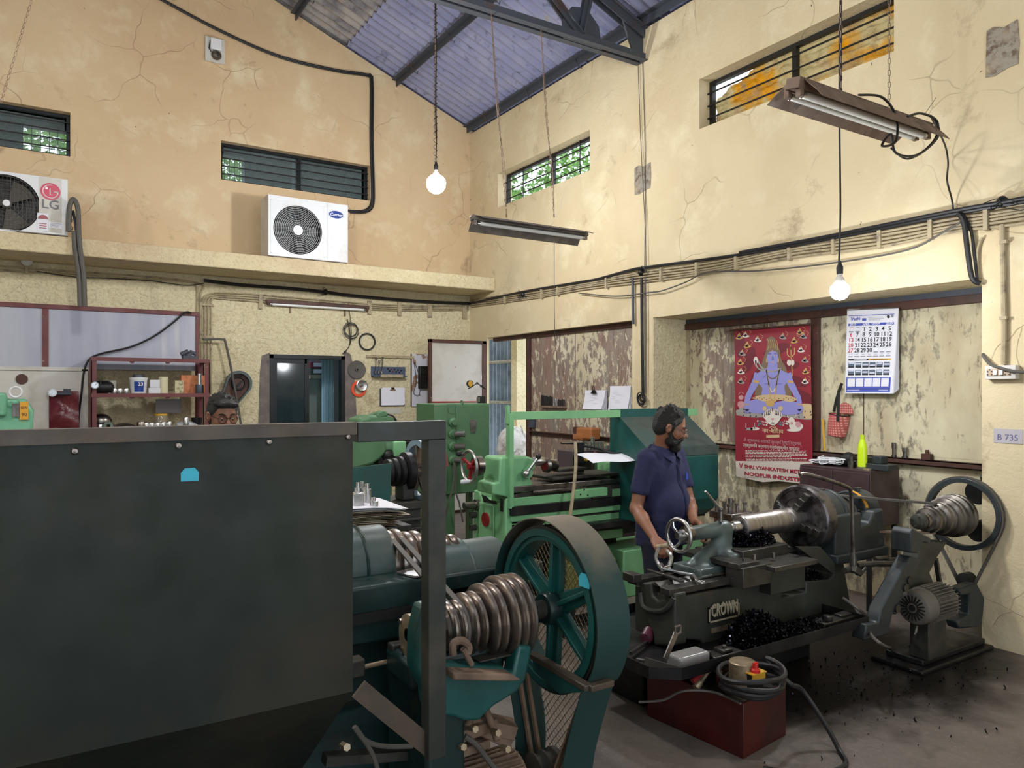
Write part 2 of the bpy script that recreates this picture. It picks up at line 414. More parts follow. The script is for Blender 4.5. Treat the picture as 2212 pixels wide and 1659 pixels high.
M['paper'] = mat('white_paper', '#e3e2ea', .8, 0, rvar=0)
M['paper_y'] = mat('aged_paper', '#c9bfa8', .8, 0, [('#8e7b61', 20, .5, .7)], rvar=0)
M['maroon'] = mat('maroon_paint', '#6b3434', .5, 0, [('#55302c', 6, .5, .7), ('#b9a89c', 18, .70, .74)])
M['brownfr'] = mat('rusty_brown_frame', '#54342b', .6, .1, [('#3a2a26', 6, .45, .7), ('#a08672', 20, .68, .74)])
M['truss'] = mat('grey_truss_paint', '#4a4f58', .6, .3, [('#5c4a44', 5, .55, .75)])
M['alu_dark'] = mat('black_window_section', '#1b1e22', .35, .3, rvar=.05)
M['green_l'] = mat('light_green_machine_paint', '#7fb783', .42, 0, [('#6fa777', 3, .45, .65), ('#23301f', 9, .70, .74)], bump=[(30, .03)])
M['green_m'] = mat('mid_green_machine_paint', '#557d58', .45, 0, [('#496e4e', 2.5, .45, .7), ('#2d3a2c', 14, .72, .76)])
M['teal'] = mat('teal_machine_paint', '#185450', .42, 0, [('#153f3d', 4, .4, .7), ('#3c4f44', 2, .55, .8)], bump=[(40, .04)])
M['teal_d'] = mat('dark_teal_paint', '#102f2e', .4, 0, [('#0d2423', 3, .4, .7), ('#4d4a3a', 6, .6, .8)], bump=[(40, .05)])
M['teal_dust'] = mat('dusty_teal_cover', '#3d5250', .42, 0, [('#4c524d', 3, .4, .65), ('#2a4241', 6, .55, .75)])
M['olive'] = mat('dark_olive_sheet', '#232823', .5, .1, [('#31362f', 1.6, .4, .65), ('#463a2c', 1.3, .48, .78), ('#6b675b', 26, .76, .8)], bump=[(1.5, .25, 3)], spec=.25)
M['olive2'] = mat('olive_flat_bar', '#30332e', .45, .15, [('#554c40', 3, .5, .75)])
M['strip'] = mat('dusty_brown_strip', '#4b4138', .5, .1, [('#62513f', 5, .45, .7)])
M['motor'] = mat('dusty_motor_grey', '#6b665e', .6, .1, [('#575048', 6, .45, .7)])
M['rust'] = mat('dust_coated_rust', '#7a6453', .8, 0, [('#8e7764', 8, .45, .65), ('#4b3b31', 5, .5, .75)], bump=[(50, .15)])
M['grey_m'] = mat('grey_blue_machine_paint', '#303638', .45, .1, [('#2a2f30', 4, .45, .7), ('#6a6256', 7, .62, .8)])
M['ts'] = mat('worn_green_grey_casting', '#5f6f6b', .42, .25, [('#4c5553', 4, .42, .62), ('#8e7a67', 5, .66, .8)], bump=[(35, .06)])
M['redbox'] = mat('dark_red_box_paint', '#4d1512', .38, .0, [('#331412', 3, .4, .7), ('#241a18', 2.0, .55, .8)])
M['floor'] = mat('oily_concrete', '#71675f', .6, 0, [('#5d544e', 2.5, .35, .75), ('#7d726a', 40, .5, .8), ('#6b4a38', 1.3, .62, .85), ('#5a5049', 1.7, .60, .9)], bump=[(14, .2), (60, .1)], world=True, rvar=.18)
M['roof'] = mat('lilac_grey_asbestos', '#8c8fb0', .85, 0, [('#999ab4', 3, .45, .65), ('#565a74', 9, .58, .75), ('#9c968f', 6, .66, .74)], bump=[(30, .15)], world=True)
M['roof2'] = mat('stained_grey_asbestos', '#a39e9b', .85, 0, [('#6f6c74', 3, .45, .65), ('#a9998c', 7, .55, .7), ('#4f4a4c', 12, .64, .72)], bump=[(30, .2)], world=True)
M['partition'] = mat('weathered_white_laminate', '#b9bac6', .6, 0, [('#9da0b4', 2.2, .4, .7, (1, 1, .15)), ('#cfcdcf', 5, .6, .8, (1, 1, .1))], world=True)
M['galv'] = mat('galvanised_sheet', '#aab4c0', .5, .3, [('#7e8b95', 4, .4, .7)])
M['skin'] = mat('warm_brown_skin', '#8f6149', .5, 0, [('#7c4f3b', 14, .45, .7)], rvar=.06)
M['hair'] = mat('black_hair', '#15120f', .5, 0, bump=[(160, .8, 3)], rvar=.1)
M['navy'] = mat('navy_cotton', '#23264a', .85, 0, [('#1c1f3d', 8, .45, .7)], bump=[(14, .35, 4), (250, .2)], rvar=0)
M['trouser'] = mat('dark_trouser_cloth', '#1d2030', .88, 0, bump=[(12, .3, 4)], rvar=0)
M['brass'] = mat('dull_brass', '#a9977c', .4, .6, [('#6e5f4c', 10, .5, .7)])
M['red'] = mat('red_plastic', '#c3231d', .35, 0, rvar=0)
M['redm'] = mat('crimson_paint', '#8e1c24', .35, 0, rvar=.05)
M['yellow'] = mat('yellow_plastic', '#d8a534', .4, 0, rvar=0)
M['orange'] = mat('orange_steel_ring', '#e2502c', .35, 0, rvar=0)
M['chip'] = mat('blue_black_steel_chips', '#16161c', .22, .8, [('#2c2c38', 30, .5, .7)], rvar=.1)
M['glass'] = mat('window_glass', '#8fa0a0', .03, 0, rvar=0, alpha=.25)
M['tube'] = mat('unlit_tube_glass', '#e3e3e0', .25, 0, rvar=0)
M['bulb'] = mat('lit_bulb_glass', '#ffffff', .3, 0, rvar=0, emit=(.93, .96, 1.0), es=60)
M['ink'] = mat('black_print', '#26262c', .6, 0, rvar=0)
# ================================================================ the room
EAVE, SL = 5.57, .39
def roofz(x): return EAVE+SL*(XR-x)
XRIDGE = -.8
def roofh(x): return roofz(x) if x > XRIDGE else roofz(2*XRIDGE-x)
def holes_wall(mb, axis, c0, c1, a0, a1, z0, z1, holes, mfun=None, extra_z=()):
 """solid wall between c0..c1 across 'axis', from a0..a1 along the other axis, with rectangular holes (a, b, zb, zt)"""
 As = sorted({a0, a1, *[h[0] for h in holes], *[h[1] for h in holes]}); Zs = sorted({z0, z1, *extra_z, *[h[2] for h in holes], *[h[3] for h in holes]})
 for i in range(len(As)-1):
  for j in range(len(Zs)-1):
   am, zm = (As[i]+As[i+1])/2, (Zs[j]+Zs[j+1])/2
   if any(h[0] < am < h[1] and h[2] < zm < h[3] for h in holes): continue
   mi = mfun(am, zm) if mfun else 0
   if axis == 'x': mb.box((c0, As[i], Zs[j]), (c1, As[i+1], Zs[j+1]), mi)
   else: mb.box((As[i], c0, Zs[j]), (As[i+1], c1, Zs[j+1]), mi)
 return mb
# floor
mb = MB().box((-6.7, -4.2, -.12), (6.1, 9.9, 0)); struct('floor', mb, M['floor'], sm=0)
# back wall: gable with two high windows and the office opening
mb = MB()
DW = (2.42, 3.41, 0.0, 2.17)
holes_wall(mb, 'y', YB, YB+.23, -6.7, 5.57, 0, 5.45, [(-2.0, .25, 4.31, 4.80), (1.84, 3.77, 4.30, 4.78), DW], lambda a, z: 0 if z > 3.2 else 1, (3.2,))
xs = [-6.7, XRIDGE, 5.57]
mb.prism([(-6.7, YB, 5.45), (5.57, YB, 5.45), (5.57, YB, roofz(5.57)), (XRIDGE, YB, roofz(XRIDGE)), (-6.7, YB, roofh(-6.7))], (0, .23, 0), 0)
struct('wall_back', mb, [M['wall_up'], M['wall_low']], sm=0)
# right wall with its two high windows, the door bay and the big recessed bay
mb = MB()
B2 = (2.52, 5.70, 0, 2.46); B1 = (6.02, 9.55, 0, 2.46)
holes_wall(mb, 'x', XR, XR+.23, -4.2, YB+.23, 0, 5.50, [(6.75, 8.80, 4.25, 4.72), (3.13, 5.06, 4.22, 4.70), B1, B2])
mb.box((XR, 9.10, 0), (XR+.035, 9.55, 2.46)); struct('wall_right', mb, M['wall_r'], sm=0)
# jambs, soffit of the recessed bay
mb = MB().box((XR+.004, 5.694, 0), (6.05, 6.016, 2.458)); struct('trim_1', mb, M['wall_low'], sm=0)
mb = MB().box((XR+.235, 2.30, 0), (6.05, 2.52, 2.458)); struct('trim_2', mb, M['wall_low'], sm=0)
mb = MB().box((XR+.23, 2.3, 2.46), (6.05, 6.02, 2.75)); struct('trim_3', mb, M['wall_low'], sm=0)
mb = holes_wall(MB(), 'x', -6.9, -6.7, -4.2, YB+.23, 0, 5.9, [(-2, 4, 3.8, 5.2)]); struct('wall_left', mb, M['wall_r'], sm=0)
mb = holes_wall(MB(), 'y', -4.4, -4.2, -6.9, 5.57, 0, 5.6, [(-2.5, 4.2, 0, 3.6)]); struct('wall_front', mb, M['wall_r'], sm=0)
# concrete ledge along the back wall
mb = MB(); n = 60
mb.box((-6.7, 8.87, 3.10), (XR, YB, 3.285))
struct('trim_4', mb, wall_mat('ledge_plaster', '#ddcfa8', '#c4ab8c', stip=.35, crack=.3, dirt='#9b7d62'), bev=.012)
# flaking plaster patches where anchors were cut
M['patch'] = mat('bare_cement_patch', '#9d9484', .9, 0, [('#6c5a4b', 18, .48, .62), ('#b9a98c', 9, .5, .7)], bump=[(40, .6)])
for k, (u0, u1, v0, v1) in enumerate([(1372, 1406, 363, 421), (2130, 2200, 68, 168)]):
 a, b = ox(u0, v1, XR), ox(u1, v0, XR); z0, z1 = a.z, ox(u0, v0, XR).z
 pts = [(XR-.006, a.y+(b.y-a.y)*(t+random.uniform(-.03, .03)), z) for t, z in ((0, z0), (.3, z0-.01), (.7, z0+.015), (1, z0+.02), (1.02, (z0+z1)/2), (1, z1), (.6, z1-.02), (.25, z1+.01), (0, z1))]
 struct('trim_%d' % (5+k), MB().prism(pts, (.02, 0, 0)), M['patch'], sm=0)
# grey cement patches beside the office opening
M['cement'] = mat('fresh_grey_cement', '#6d6460', .9, 0, [('#857b72', 6, .45, .7), ('#4f4846', 10, .6, .75)], bump=[(35, .5)])
for k, (us, sgn) in enumerate([(((583, 762), (566, 768), (562, 800), (560, 860), (558, 930), (583, 930)), 1), (((743, 757), (757, 765), (766, 800), (768, 850), (772, 930), (743, 930)), 1)]):
 pts = [oy(u, v, YB-.008) for u, v in us]
 struct('trim_%d' % (7+k), MB().prism(pts, (0, .02, 0)), M['cement'], sm=0)
# roof: corrugated asbestos sheets laid in overlapping rows down the slope
def sheet_row(x0, x1, y0, y1, lift, name, m, amp=.022, pitch=.146):
 n = max(2, int((y1-y0)/pitch*8)); mb = MB()
 def fn(a, b):
  x = x0+(x1-x0)*b; y = y0+(y1-y0)*a
  return (x, y, roofh(x)+lift+amp*math.sin(2*PI*y/pitch))
 mb.grid(fn, n, 2, th=.008, nrm=(SL*.93 if x0 > XRIDGE-.01 else -SL*.93, 0, .93))
 return struct(name, mb, m, sm=60)
sheet_row(3.45, 5.75, -4.4, 9.95, .06, 'ceiling', M['roof'])
sheet_row(1.7, 3.55, -4.4, 9.95, .085, 'ceiling', M['roof2'])
sheet_row(XRIDGE, 1.8, -4.4, 9.95, .11, 'ceiling', M['roof2'])
sheet_row(-6.9, XRIDGE, -4.4, 9.95, .11, 'ceiling', M['roof2'])
# purlins: steel angles running the length of the roof
for x in (5.27, 4.15, 2.75, 1.3, -.1, -1.5, -3.0, -4.6, -6.2):
 z = roofh(x)-.012; mb = MB()
 mb.beam((x, -4.3, z-.035), (x, YB-.01, z-.035), .012, .09); mb.beam((x-.03, -4.3, z+.006), (x-.03, YB-.01, z+.006), .07, .012)
 if x > 2:
  for y in np.arange(.6, 9.3, 1.05):
   mb.cyl((x+.01, y, z-.09), (x-.05, y+.03, z+.04), .006, n=6); mb.tube([(x+.012, y, z-.07), (x+.05, y, z-.10), (x+.07, y+.02, z-.05)], .005, 5)
 ob('roof_purlin', mb, M['truss'], label='rusty grey angle purlin under the roof sheets, ' + {5.27: 'lowest, lying on top of the right wall', 4.15: 'second up from the right wall', 2.75: 'third up from the right wall'}.get(x, 'high under the ridge out of sight'), cat='purlin', group='roof purlins') if x > 2 else struct('trim_%d' % (20+int(x+8)), mb, M['truss'])
# truss
YT = 5.86
def truss(y, label):
 t = thing('roof_truss', label, 'truss', (XR, y, 5.19))
 z0 = 5.19; mb = MB()
 for dy in (-.045, .045):
  mb.box((-6.5, y+dy-.004, z0-.03), (XR, y+dy+.004, z0+.05)); mb.box((-6.5, y+dy*.4, z0-.034), (XR, y+dy*1.9, z0-.026))
 ob('bottom_chord', mb, M['truss'], t)
 mb = MB()
 for dy in (-.04, .04): mb.beam((XR, y+dy, EAVE-.12), (XRIDGE, y+dy, roofz(XRIDGE)-.12), .012, .10); mb.beam((XR, y+dy*1.4, EAVE-.075), (XRIDGE, y+dy*1.4, roofz(XRIDGE)-.075), .06, .012)
 mb.prism([(XR, y-.012, 5.15), (XR, y-.012, EAVE-.02), (XR-.30, y-.012, EAVE+.02), (XR-.14, y-.012, 5.24)], (0, .024, 0))
 ob('top_chord', mb, M['truss'], t)
 n0 = V((4.50, y, z0+.02))
 for (bx, bz) in ((4.62, roofz(4.62)-.14), (3.35, roofz(3.35)-.14)):
  mb = MB()
  for dy in (-.028, .028): mb.beam(n0+V((0, dy, .02)), (bx, y+dy, bz), .012, .085); mb.beam(n0+V((0, dy*1.8, .02)), (bx, y+dy*1.8, bz), .05, .012)
  ob('web_member', mb, M['truss'], t)
 n1 = V((2.0, y, z0+.02))
 for (bx, bz) in ((2.1, roofz(2.1)-.14), (3.35, roofz(3.35)-.14), (-.8, roofz(-.8)-.14)):
  mb = MB()
  for dy in (-.028, .028): mb.beam(n1+V((0, dy, .02)), (bx, y+dy, bz), .012, .085)
  ob('web_member', mb, M['truss'], t)
 mb = MB().prism([(4.30, y-.008, z0-.03), (4.78, y-.008, z0-.03), (4.74, y-.008, z0+.19), (4.58, y-.008, z0+.34), (4.40, y-.008, z0+.30), (4.28, y-.008, z0+.14)], (0, .016, 0))
 ob('gusset_plate', mb, M['truss'], t)
 return t
truss(YT, 'grey steel angle truss crossing under the roof, its end in the right wall')
# ---------------------------------------------------------------- windows
M['bars'] = mat('black_window_bars', '#22211f', .5, .3)
def bar_window(name, axis, c, a0, a1, z0, z1, nb, mull, inner=.10, fm='bars', vb=()):
 fr = MB(); w = .035
 def bx(m, p, q, r, s_, d0, d1):
  if axis == 'y': m.box((p, c+d0, r), (q, c+d1, s_))
  else: m.box((c+d0, p, r), (c+d1, q, s_))
 bx(fr, a0, a1, z0, z0+w, inner, inner+.05); bx(fr, a0, a1, z1-w, z1, inner, inner+.05)
 bx(fr, a0, a0+w, z0+w, z1-w, inner, inner+.05); bx(fr, a1-w, a1, z0+w, z1-w, inner, inner+.05)
 for m_ in mull: bx(fr, m_-.02, m_+.02, z0+w, z1-w, inner, inner+.05)
 f = struct(name, fr, M[fm], sm=0)
 g = MB()
 for i in range(nb):
  z = z0+(z1-z0)*(i+1)/(nb+1); bx(g, a0, a1, z-.006, z+.006, inner-.03, inner-.018)
 for y in vb: bx(g, y-.005, y+.005, z0, z1, inner-.018, inner-.008)
 ob('window_bar', g, M['bars'], f, sm=0)
 return f
w1 = bar_window('window_1', 'y', YB, -2.0, .25, 4.31, 4.80, 4, [-.9], fm='alu_dark')
w2 = bar_window('window_2', 'y', YB, 1.84, 3.77, 4.30, 4.78, 4, [2.83], fm='alu_dark')
for w, a0, a1 in ((w1, -1.96, .20), (w2, 1.9, 3.72)):
 mb = MB().box((a0, YB+.175, 4.34), ((a0+a1)/2+.05, YB+.18, 4.76)).box(((a0+a1)/2-.05, YB+.19, 4.34), (a1, YB+.195, 4.76)); ob('pane', mb, M['glass'], w, sm=0)
w3 = bar_window('window_3', 'x', XR, 6.75, 8.80, 4.25, 4.72, 3, [7.70], inner=.14, vb=(7.1, 8.35))
w4 = bar_window('window_4', 'x', XR, 3.13, 5.06, 4.22, 4.70, 3, [4.1], inner=.14)
# translucent yellow tarpaulin crumpled into window 4
tm = bpy.data.materials.new('yellow_plastic_tarpaulin'); tm.use_nodes = True; nt = tm.node_tree; B = nt.nodes['Principled BSDF']
co = ncoord(nt, (1, 1, 1)); c = nmix(nt, nnoise(nt, co, 2.6, 3, .5, .3, .50, .62), '#d9cba6', '#e3b21e'); c = nmix(nt, nnoise(nt, co, 7, 4, .6, .5, .5, .72), c, '#c4aa86')
nt.links.new(c, B.inputs['Base Color']); B.inputs['Roughness'].default_value = .4; bq = nt.nodes.new('ShaderNodeBump'); bq.inputs['Strength'].default_value = .9; bq.inputs['Distance'].default_value = .03; nt.links.new(nnoise(nt, co, 5, 6, .6, 1.2, .3, .7), bq.inputs['Height']); nt.links.new(bq.outputs[0], B.inputs['Normal'])
tl = nt.nodes.new('ShaderNodeBsdfTranslucent'); nt.links.new(c, tl.inputs[0]); nt.links.new(bq.outputs[0], tl.inputs['Normal']); mx = nt.nodes.new('ShaderNodeMixShader'); mx.inputs[0].default_value = .62
nt.links.new(B.outputs[0], mx.inputs[1]); nt.links.new(tl.outputs[0], mx.inputs[2]); nt.links.new(mx.outputs[0], nt.nodes['Material Output'].inputs[0])
def nz(x, y, s=0):
 return sum(math.sin(x*f+s*1.3+a*1.7)*math.cos(y*f*1.2+a*2.1+s)*q for a, (f, q) in enumerate(((7, .5), (17, .3), (37, .16), (71, .08))))
def tarp(a, b):
 y = 5.04-a*1.88; zt = 4.72-.20*max(0, 1-a*2.2)**1.5+.02*math.sin(a*9)+.012*math.sin(a*31) if a < .8 else 4.74-.05*math.sin((a-.8)*14)
 zb = 4.235+.02*abs(math.sin(a*23)); z = zb+(min(zt, 4.76)-zb)*b
 w = nz(y*1.2+z*2.2, z*2.0-y*.9); return (XR+.205+.05*(.5-abs(w)*1.1), y, z)
ob('tarpaulin', MB().grid(tarp, 110, 26, th=.002, nrm=(1, 0, 0)), tm, label='crumpled yellow plastic tarpaulin stuffed behind the bars of the big high window', cat='tarpaulin', sm=80)
# ---------------------------------------------------------------- neighbouring office seen through the openings
M['office_wall'] = mat('office_wall_paint', '#5f6668', .8)
M['office_dark'] = mat('dim_loft_wall', '#3a4041', .8)
mb = MB()
holes_wall(mb, 'y', 12.6, 12.8, -3.5, 5.0, 3.05, 6.3, [(-.25, .28, 5.02, 5.50), (2.38, 2.78, 5.02, 5.52)])
mb.box((-3.7, YB+.23, 3.05), (-3.5, 12.8, 6.3)); mb.box((5.0, YB+.23, 3.05), (5.2, 12.8, 6.3)); mb.box((-3.7, YB+.23, 6.3), (5.2, 12.8, 6.4))
struct('wall_loft', mb, M['office_dark'], sm=0)
mb = MB().box((-3.7, YB+.23, 2.9), (5.2, 12.8, 3.04)).box((1.2, 12.4, 0), (5.0, 12.6, 2.9)).box((1.2, YB+.23, 0), (1.4, 12.4, 2.9)).box((4.8, YB+.23, 0), (5.0, 12.4, 2.9)).box((1.2, YB+.23, -.12), (5, 12.6, 0))
struct('wall_office', mb, M['office_wall'], sm=0)
for a, b in ((-.25, .28), (2.38, 2.78)):
 g = MB()
 for x in np.linspace(a, b, 6): g.box((x-.004, 12.58, 5.02), (x+.004, 12.59, 5.5))
 for z in np.linspace(5.05, 5.47, 4): g.box((a, 12.57, z-.004), (b, 12.58, z+.004))
 struct('window_%d' % (5 if a < 0 else 6), g, M['bars'], sm=0)
# ---------------------------------------------------------------- outside: yard, foliage
M['yard'] = mat('pale_yard_ground', '#b5ad9f', .9)
struct('floor', MB().box((6.12, -6, -.3), (30, 30, -.12)).box((-8, 12.9, -.3), (6.12, 30, -.12)), M['yard'], sm=0)
M['leaf'] = mat('sunlit_green_leaves', '#6f9a4a', .6, 0, [('#8eb565', 3, .4, .6), ('#4f7a38', 8, .5, .7)], rvar=0)
M['bark'] = mat('grey_bark', '#6a5a4a', .9)
def tree(x, y, h, R, n, label, seed, zlo=2.5):
 rd = random.Random(seed); t = thing('tree', label, 'tree', (x, y, -.12))
 ob('trunk', MB().tube([(x, y, -.12), (x+.1, y, h*.3), (x-.05, y+.1, h*.6), (x, y, h*.85)], [.16, .13, .09, .04], 8), M['bark'], t)
 mb = MB()
 for _ in range(n):
  d = V((rd.gauss(0, 1), rd.gauss(0, 1), rd.gauss(0, 1))).normalized()*(R*rd.random()**.4); c = V((x, y, h))+V((d.x, d.y, d.z*.8))
  a = V((rd.gauss(0, 1), rd.gauss(0, 1), rd.gauss(0, .6))).normalized(); b = a.cross(V((rd.gauss(0, 1), rd.gauss(0, 1), 1))).normalized(); s_ = rd.uniform(.06, .14)
  mb.add([c-a*s_, c+b*s_*.4, c+a*s_, c-b*s_*.4], [(0, 1, 2, 3)])
 ob('foliage', mb, M['leaf'], t, sm=0)
tree(9.6, 12.6, 5.9, 2.0, 2600, 'green tree outside, seen through the small barred window above the hanging tube lamp', 3)
tree(3.2, 16.0, 6.6, 1.5, 1300, 'green tree outside, seen through the barred window above the oval-badge air conditioner', 5)
tree(.0, 16.4, 6.6, 1.5, 1300, 'green tree outside, seen through the far left barred window', 8)
# corrugated sheet fence seen in the open doorway
mb = MB()
def cor(a, b):
 y = 9.2+a*4.0; return (6.95+.03*math.sin(2*PI*y/.125), y, .0+b*3.2)
mb.grid(cor, 360, 1, th=.003, nrm=(1, 0, 0));
t = thing('sheet_fence', 'corrugated grey metal fence outside the open doorway', 'fence', (6.95, 11, -.12))
ob('corrugated_sheet', mb, M['galv'], t, sm=60)
for z in (1.50, 2.22):
 ob('rail', MB().cyl((6.89, 9.35, z), (6.89, 13.2, z), .028), M['conduit'], t)
for y in (9.3, 13.1): ob('post', MB().cyl((7.0, y, -.12), (7.0, y, 3.0), .03), M['galv'], t)
struct('trim_9', MB().box((5.93, 9.25, 0), (7.1, 9.4, 2.52)), M['wall_pillar'], sm=0)
# ================================================================ lamps
def chain(mb, a, b, r=.008, pitch=.03, m=None):
 a, b = V(a), V(b); L = (b-a).length; n = max(2, int(L/pitch)); d = (b-a)/n; ax = d.normalized(); q = ax.orthogonal().normalized(); w = ax.cross(q)
 for i in range(n):
  c = a+d*(i+.5); e = q if i % 2 else w
  mb.tube([c+ax*(pitch*.62*math.cos(t))+e*(r*math.sin(t)) for t in [2*PI*k/6 for k in range(6)]], .0022, 4, True, m)
 return mb
def bulb_lamp(x, y, z, ztop, label, R=.052, cord='cable', rod=None, group='hanging bulbs', off=(0, 0)):
 t = thing('hanging_bulb', label, 'lamp', (x, y, z), group)
 b = MB(); b.lathe((x, y, z), (0, 0, -1), [(-.012, .030), (0, R*.60), (R*.35, R*.93), (R*.75, R), (R*1.15, R*.93), (R*1.5, R*.72), (R*1.72, R*.4), (R*1.8, 0)], 24)
 o = ob('bulb', b, M['bulb'], t, sm=80)
 mb = MB().lathe((x, y, z), (0, 0, 1), [(.005, .034), (.03, .028), (.045, .017), (.075, .016)], 20); ob('bulb_neck', mb, M['white2'], t)
 mb = MB().lathe((x, y, z+.06), (0, 0, 1), [(0, .020), (.045, .022), (.06, .014), (.085, .008)], 16); ob('socket', mb, M['black'], t)
 h = ztop-z-.13; P = [(x+off[0]*k/8+.006*math.sin(k*2.1), y+off[1]*k/8+.006*math.cos(k*1.7), z+.13+h*k/8) for k in range(9)]
 ob('cord', MB().tube(smooth_path(P, 5), .006, 6), M[cord], t)
 if rod:
  ob('hanging_rod', MB().cyl((x, y+.012, z+.42), (x, y+.012, ztop), .009, n=8), M['rust'], t)
  w = MB(); w.tube([(x+.018*math.cos(a), y+.012+.018*math.sin(a), z+.13+(ztop-z-.2)*a/160*.75) for a in [i*.5 for i in range(320)]], .003, 4); ob('wound_wire', w, M['black'], t)
 return t
bA = at(942, 385, 7.3); bulb_lamp(bA.x, bA.y, bA.z+.02, roofz(bA.x)-.1, 'lit white bulb on a wire-wound rod, hanging before the left wall near the corner', R=.096, rod=True)
bB = at(1814, 612, 4.85); bulb_lamp(bB.x, bB.y, bB.z, 5.0, 'lit white bulb on a plain black cord, hanging before the calendar', R=.062)
for (x, y, z, w_) in ((2.1, .1, 3.9, 'above the camera, near the window wall'), (-1.4, 1.4, 3.9, 'left of the camera over the near hall'), (-2.9, 5.6, 3.9, 'far out to the left, beyond the left picture edge'), (.6, 4.2, 4.5, 'high over the shelf rack side, above the picture edge'), (2.7, 3.3, 4.6, 'high over the dark lathe, above the picture edge')):  # unseen bulbs, added to brighten the walls and roof
 bulb_lamp(x, y, z, roofh(x)-.1, 'added unseen bulb hanging '+w_, R=.062, group='added bulbs out of view')
lamp('bulb_light_corner', 'POINT', (bA.x, bA.y, bA.z-.26), 120, (.93, .96, 1), .08)
lamp('bulb_light_bay', 'POINT', (bB.x, bB.y, bB.z-.15), 42, (.93, .96, 1), .06)
for k, (x, y, z, e) in enumerate(((2.1, .1, 3.76, 26), (-1.4, 1.4, 3.76, 45), (-2.9, 5.6, 3.76, 120), (.6, 4.2, 4.36, 170), (2.7, 3.3, 4.46, 52))):
 lamp('added_hall_light', 'POINT', (x, y, z), e, (1.0, .97, .93), .12)  # light of the added bulbs out of view
def batten(name, label, a, b, tubes, refl, parent_kw, bodym='rust', hang=None, w=.05, tilt=0, body_h=.045):
 """strip light from a to b; tubes: list of (side offset, drop)"""
 a, b = V(a), V(b); d = (b-a).normalized(); sd = V((0, 0, 1)).cross(d).normalized(); L = (b-a).length
 R_ = Matrix.Rotation(tilt, 3, d); up = R_ @ V((0, 0, 1)); sd = R_ @ sd
 t = thing(name, label, 'lamp', (a+b)/2, parent_kw)
 mb = MB().beam(a, b, w, body_h, up); ob('lamp_body', mb, M[bodym], t, bev=.004)
 for so, dr in tubes:
  p, q = a+sd*so-up*dr+d*.05, b+sd*so-up*dr-d*.05
  g = ob('fluorescent_tube', MB().cyl(p, q, .0175, n=14), M['tube'], t)
  e = MB()
  for c, s_ in ((p, 1), (q, -1)):
   e.lathe(c-d*s_*.001, d*s_, [(0, .019), (.025, .019), (.026, .0177)], 14, 0); e.cb(c-d*s_*.022+up*(dr*.4), (.03, .03, dr*1.0+.02), None, 1)
  ob('tube_holder', e, [M['steel'], M[bodym]], t)
 if refl:
  k_ = 1.35 if w > .08 else 1; P = [(-.13*k_, -.062*k_), (-.10*k_, -.035*k_), (-w*.5, body_h*.3), (w*.5, body_h*.3), (.10*k_, -.035*k_), (.13*k_, -.062*k_)]; m2 = MB()
  pts = [a+d*.03+sd*x+up*z for x, z in P]+[a+d*.03+sd*x+up*(z+.004) for x, z in reversed(P)]
  m2.prism(pts, d*(L-.06)); ob('reflector', m2, M[refl], t, sm=20)
 return t
# hanging single-tube fixture, middle of the picture (X-parallel, under the truss)
a, b = at(1018, 492, 6.45), None
ya = a.y; b = oy(1268, 512, ya)
a.z = b.z = oy(1140, 488, ya).z
M['dirty_tin'] = mat('dusty_grey_tin', '#6d6660', .6, .3, [('#8b8178', 8, .45, .7)])
t = batten('hanging_tube_lamp', 'dusty single-tube strip lamp on two thin chains below the small barred window', a, b, [(0, .045)], 'dirty_tin', 'hanging tube lamps', 'dirty_tin', tilt=-.30)
for u, top in ((1094, 25), (1197, 65)):
 p = oy(u, 470, ya); q = V((p.x, YT, 5.19)) if u == 1197 else V((p.x-.03, YT, 5.19))
 mb = chain(MB(), p, q, .006, .035); mb.tube(smooth_path([p, p*.75+q*.25+V((.02, 0, 0)), (p+q)/2-V((.015, 0, 0)), q], 8), .004, 5)
 ob('hanging_chain', mb, M['rust'], t)
# hanging twin-tube fixture, upper right
a = at(1712, 172, 3.92); ya = a.y; b = oy(1990, 281, ya); b.z = a.z = (a.z+b.z)/2
a = oy(1712, 172, ya); b = oy(2000, 285, ya); zz = (a.z+b.z)/2; a.z = b.z = zz
M['brown_tin'] = mat('brown_dusty_tin', '#6b5547', .7, .1, [('#83705f', 8, .45, .7), ('#3c2f28', 12, .6, .75)])
t = batten('hanging_tube_lamp', 'big brown twin-tube strip lamp hanging before the window with the yellow tarpaulin', a, b, [(-.03, .055), (.045, .055)], 'brown_tin', 'hanging tube lamps', 'brown_tin', w=.09, tilt=.18, body_h=.06)
for u, v0 in ((1816, 180), (1921, 215)):
 p = oy(u, v0, ya); p.z = zz+.03; q = V((p.x, p.y, roofz(p.x)-.1)); mb = chain(MB(), p, q, .008, .035); ob('hanging_chain', mb, M['rust'], t)
 if u == 1816: ob('supply_cord', MB().tube(smooth_path([q, (p+q)/2+V((.012, 0, 0)), p], 8), .005, 6), M['cable'], t)
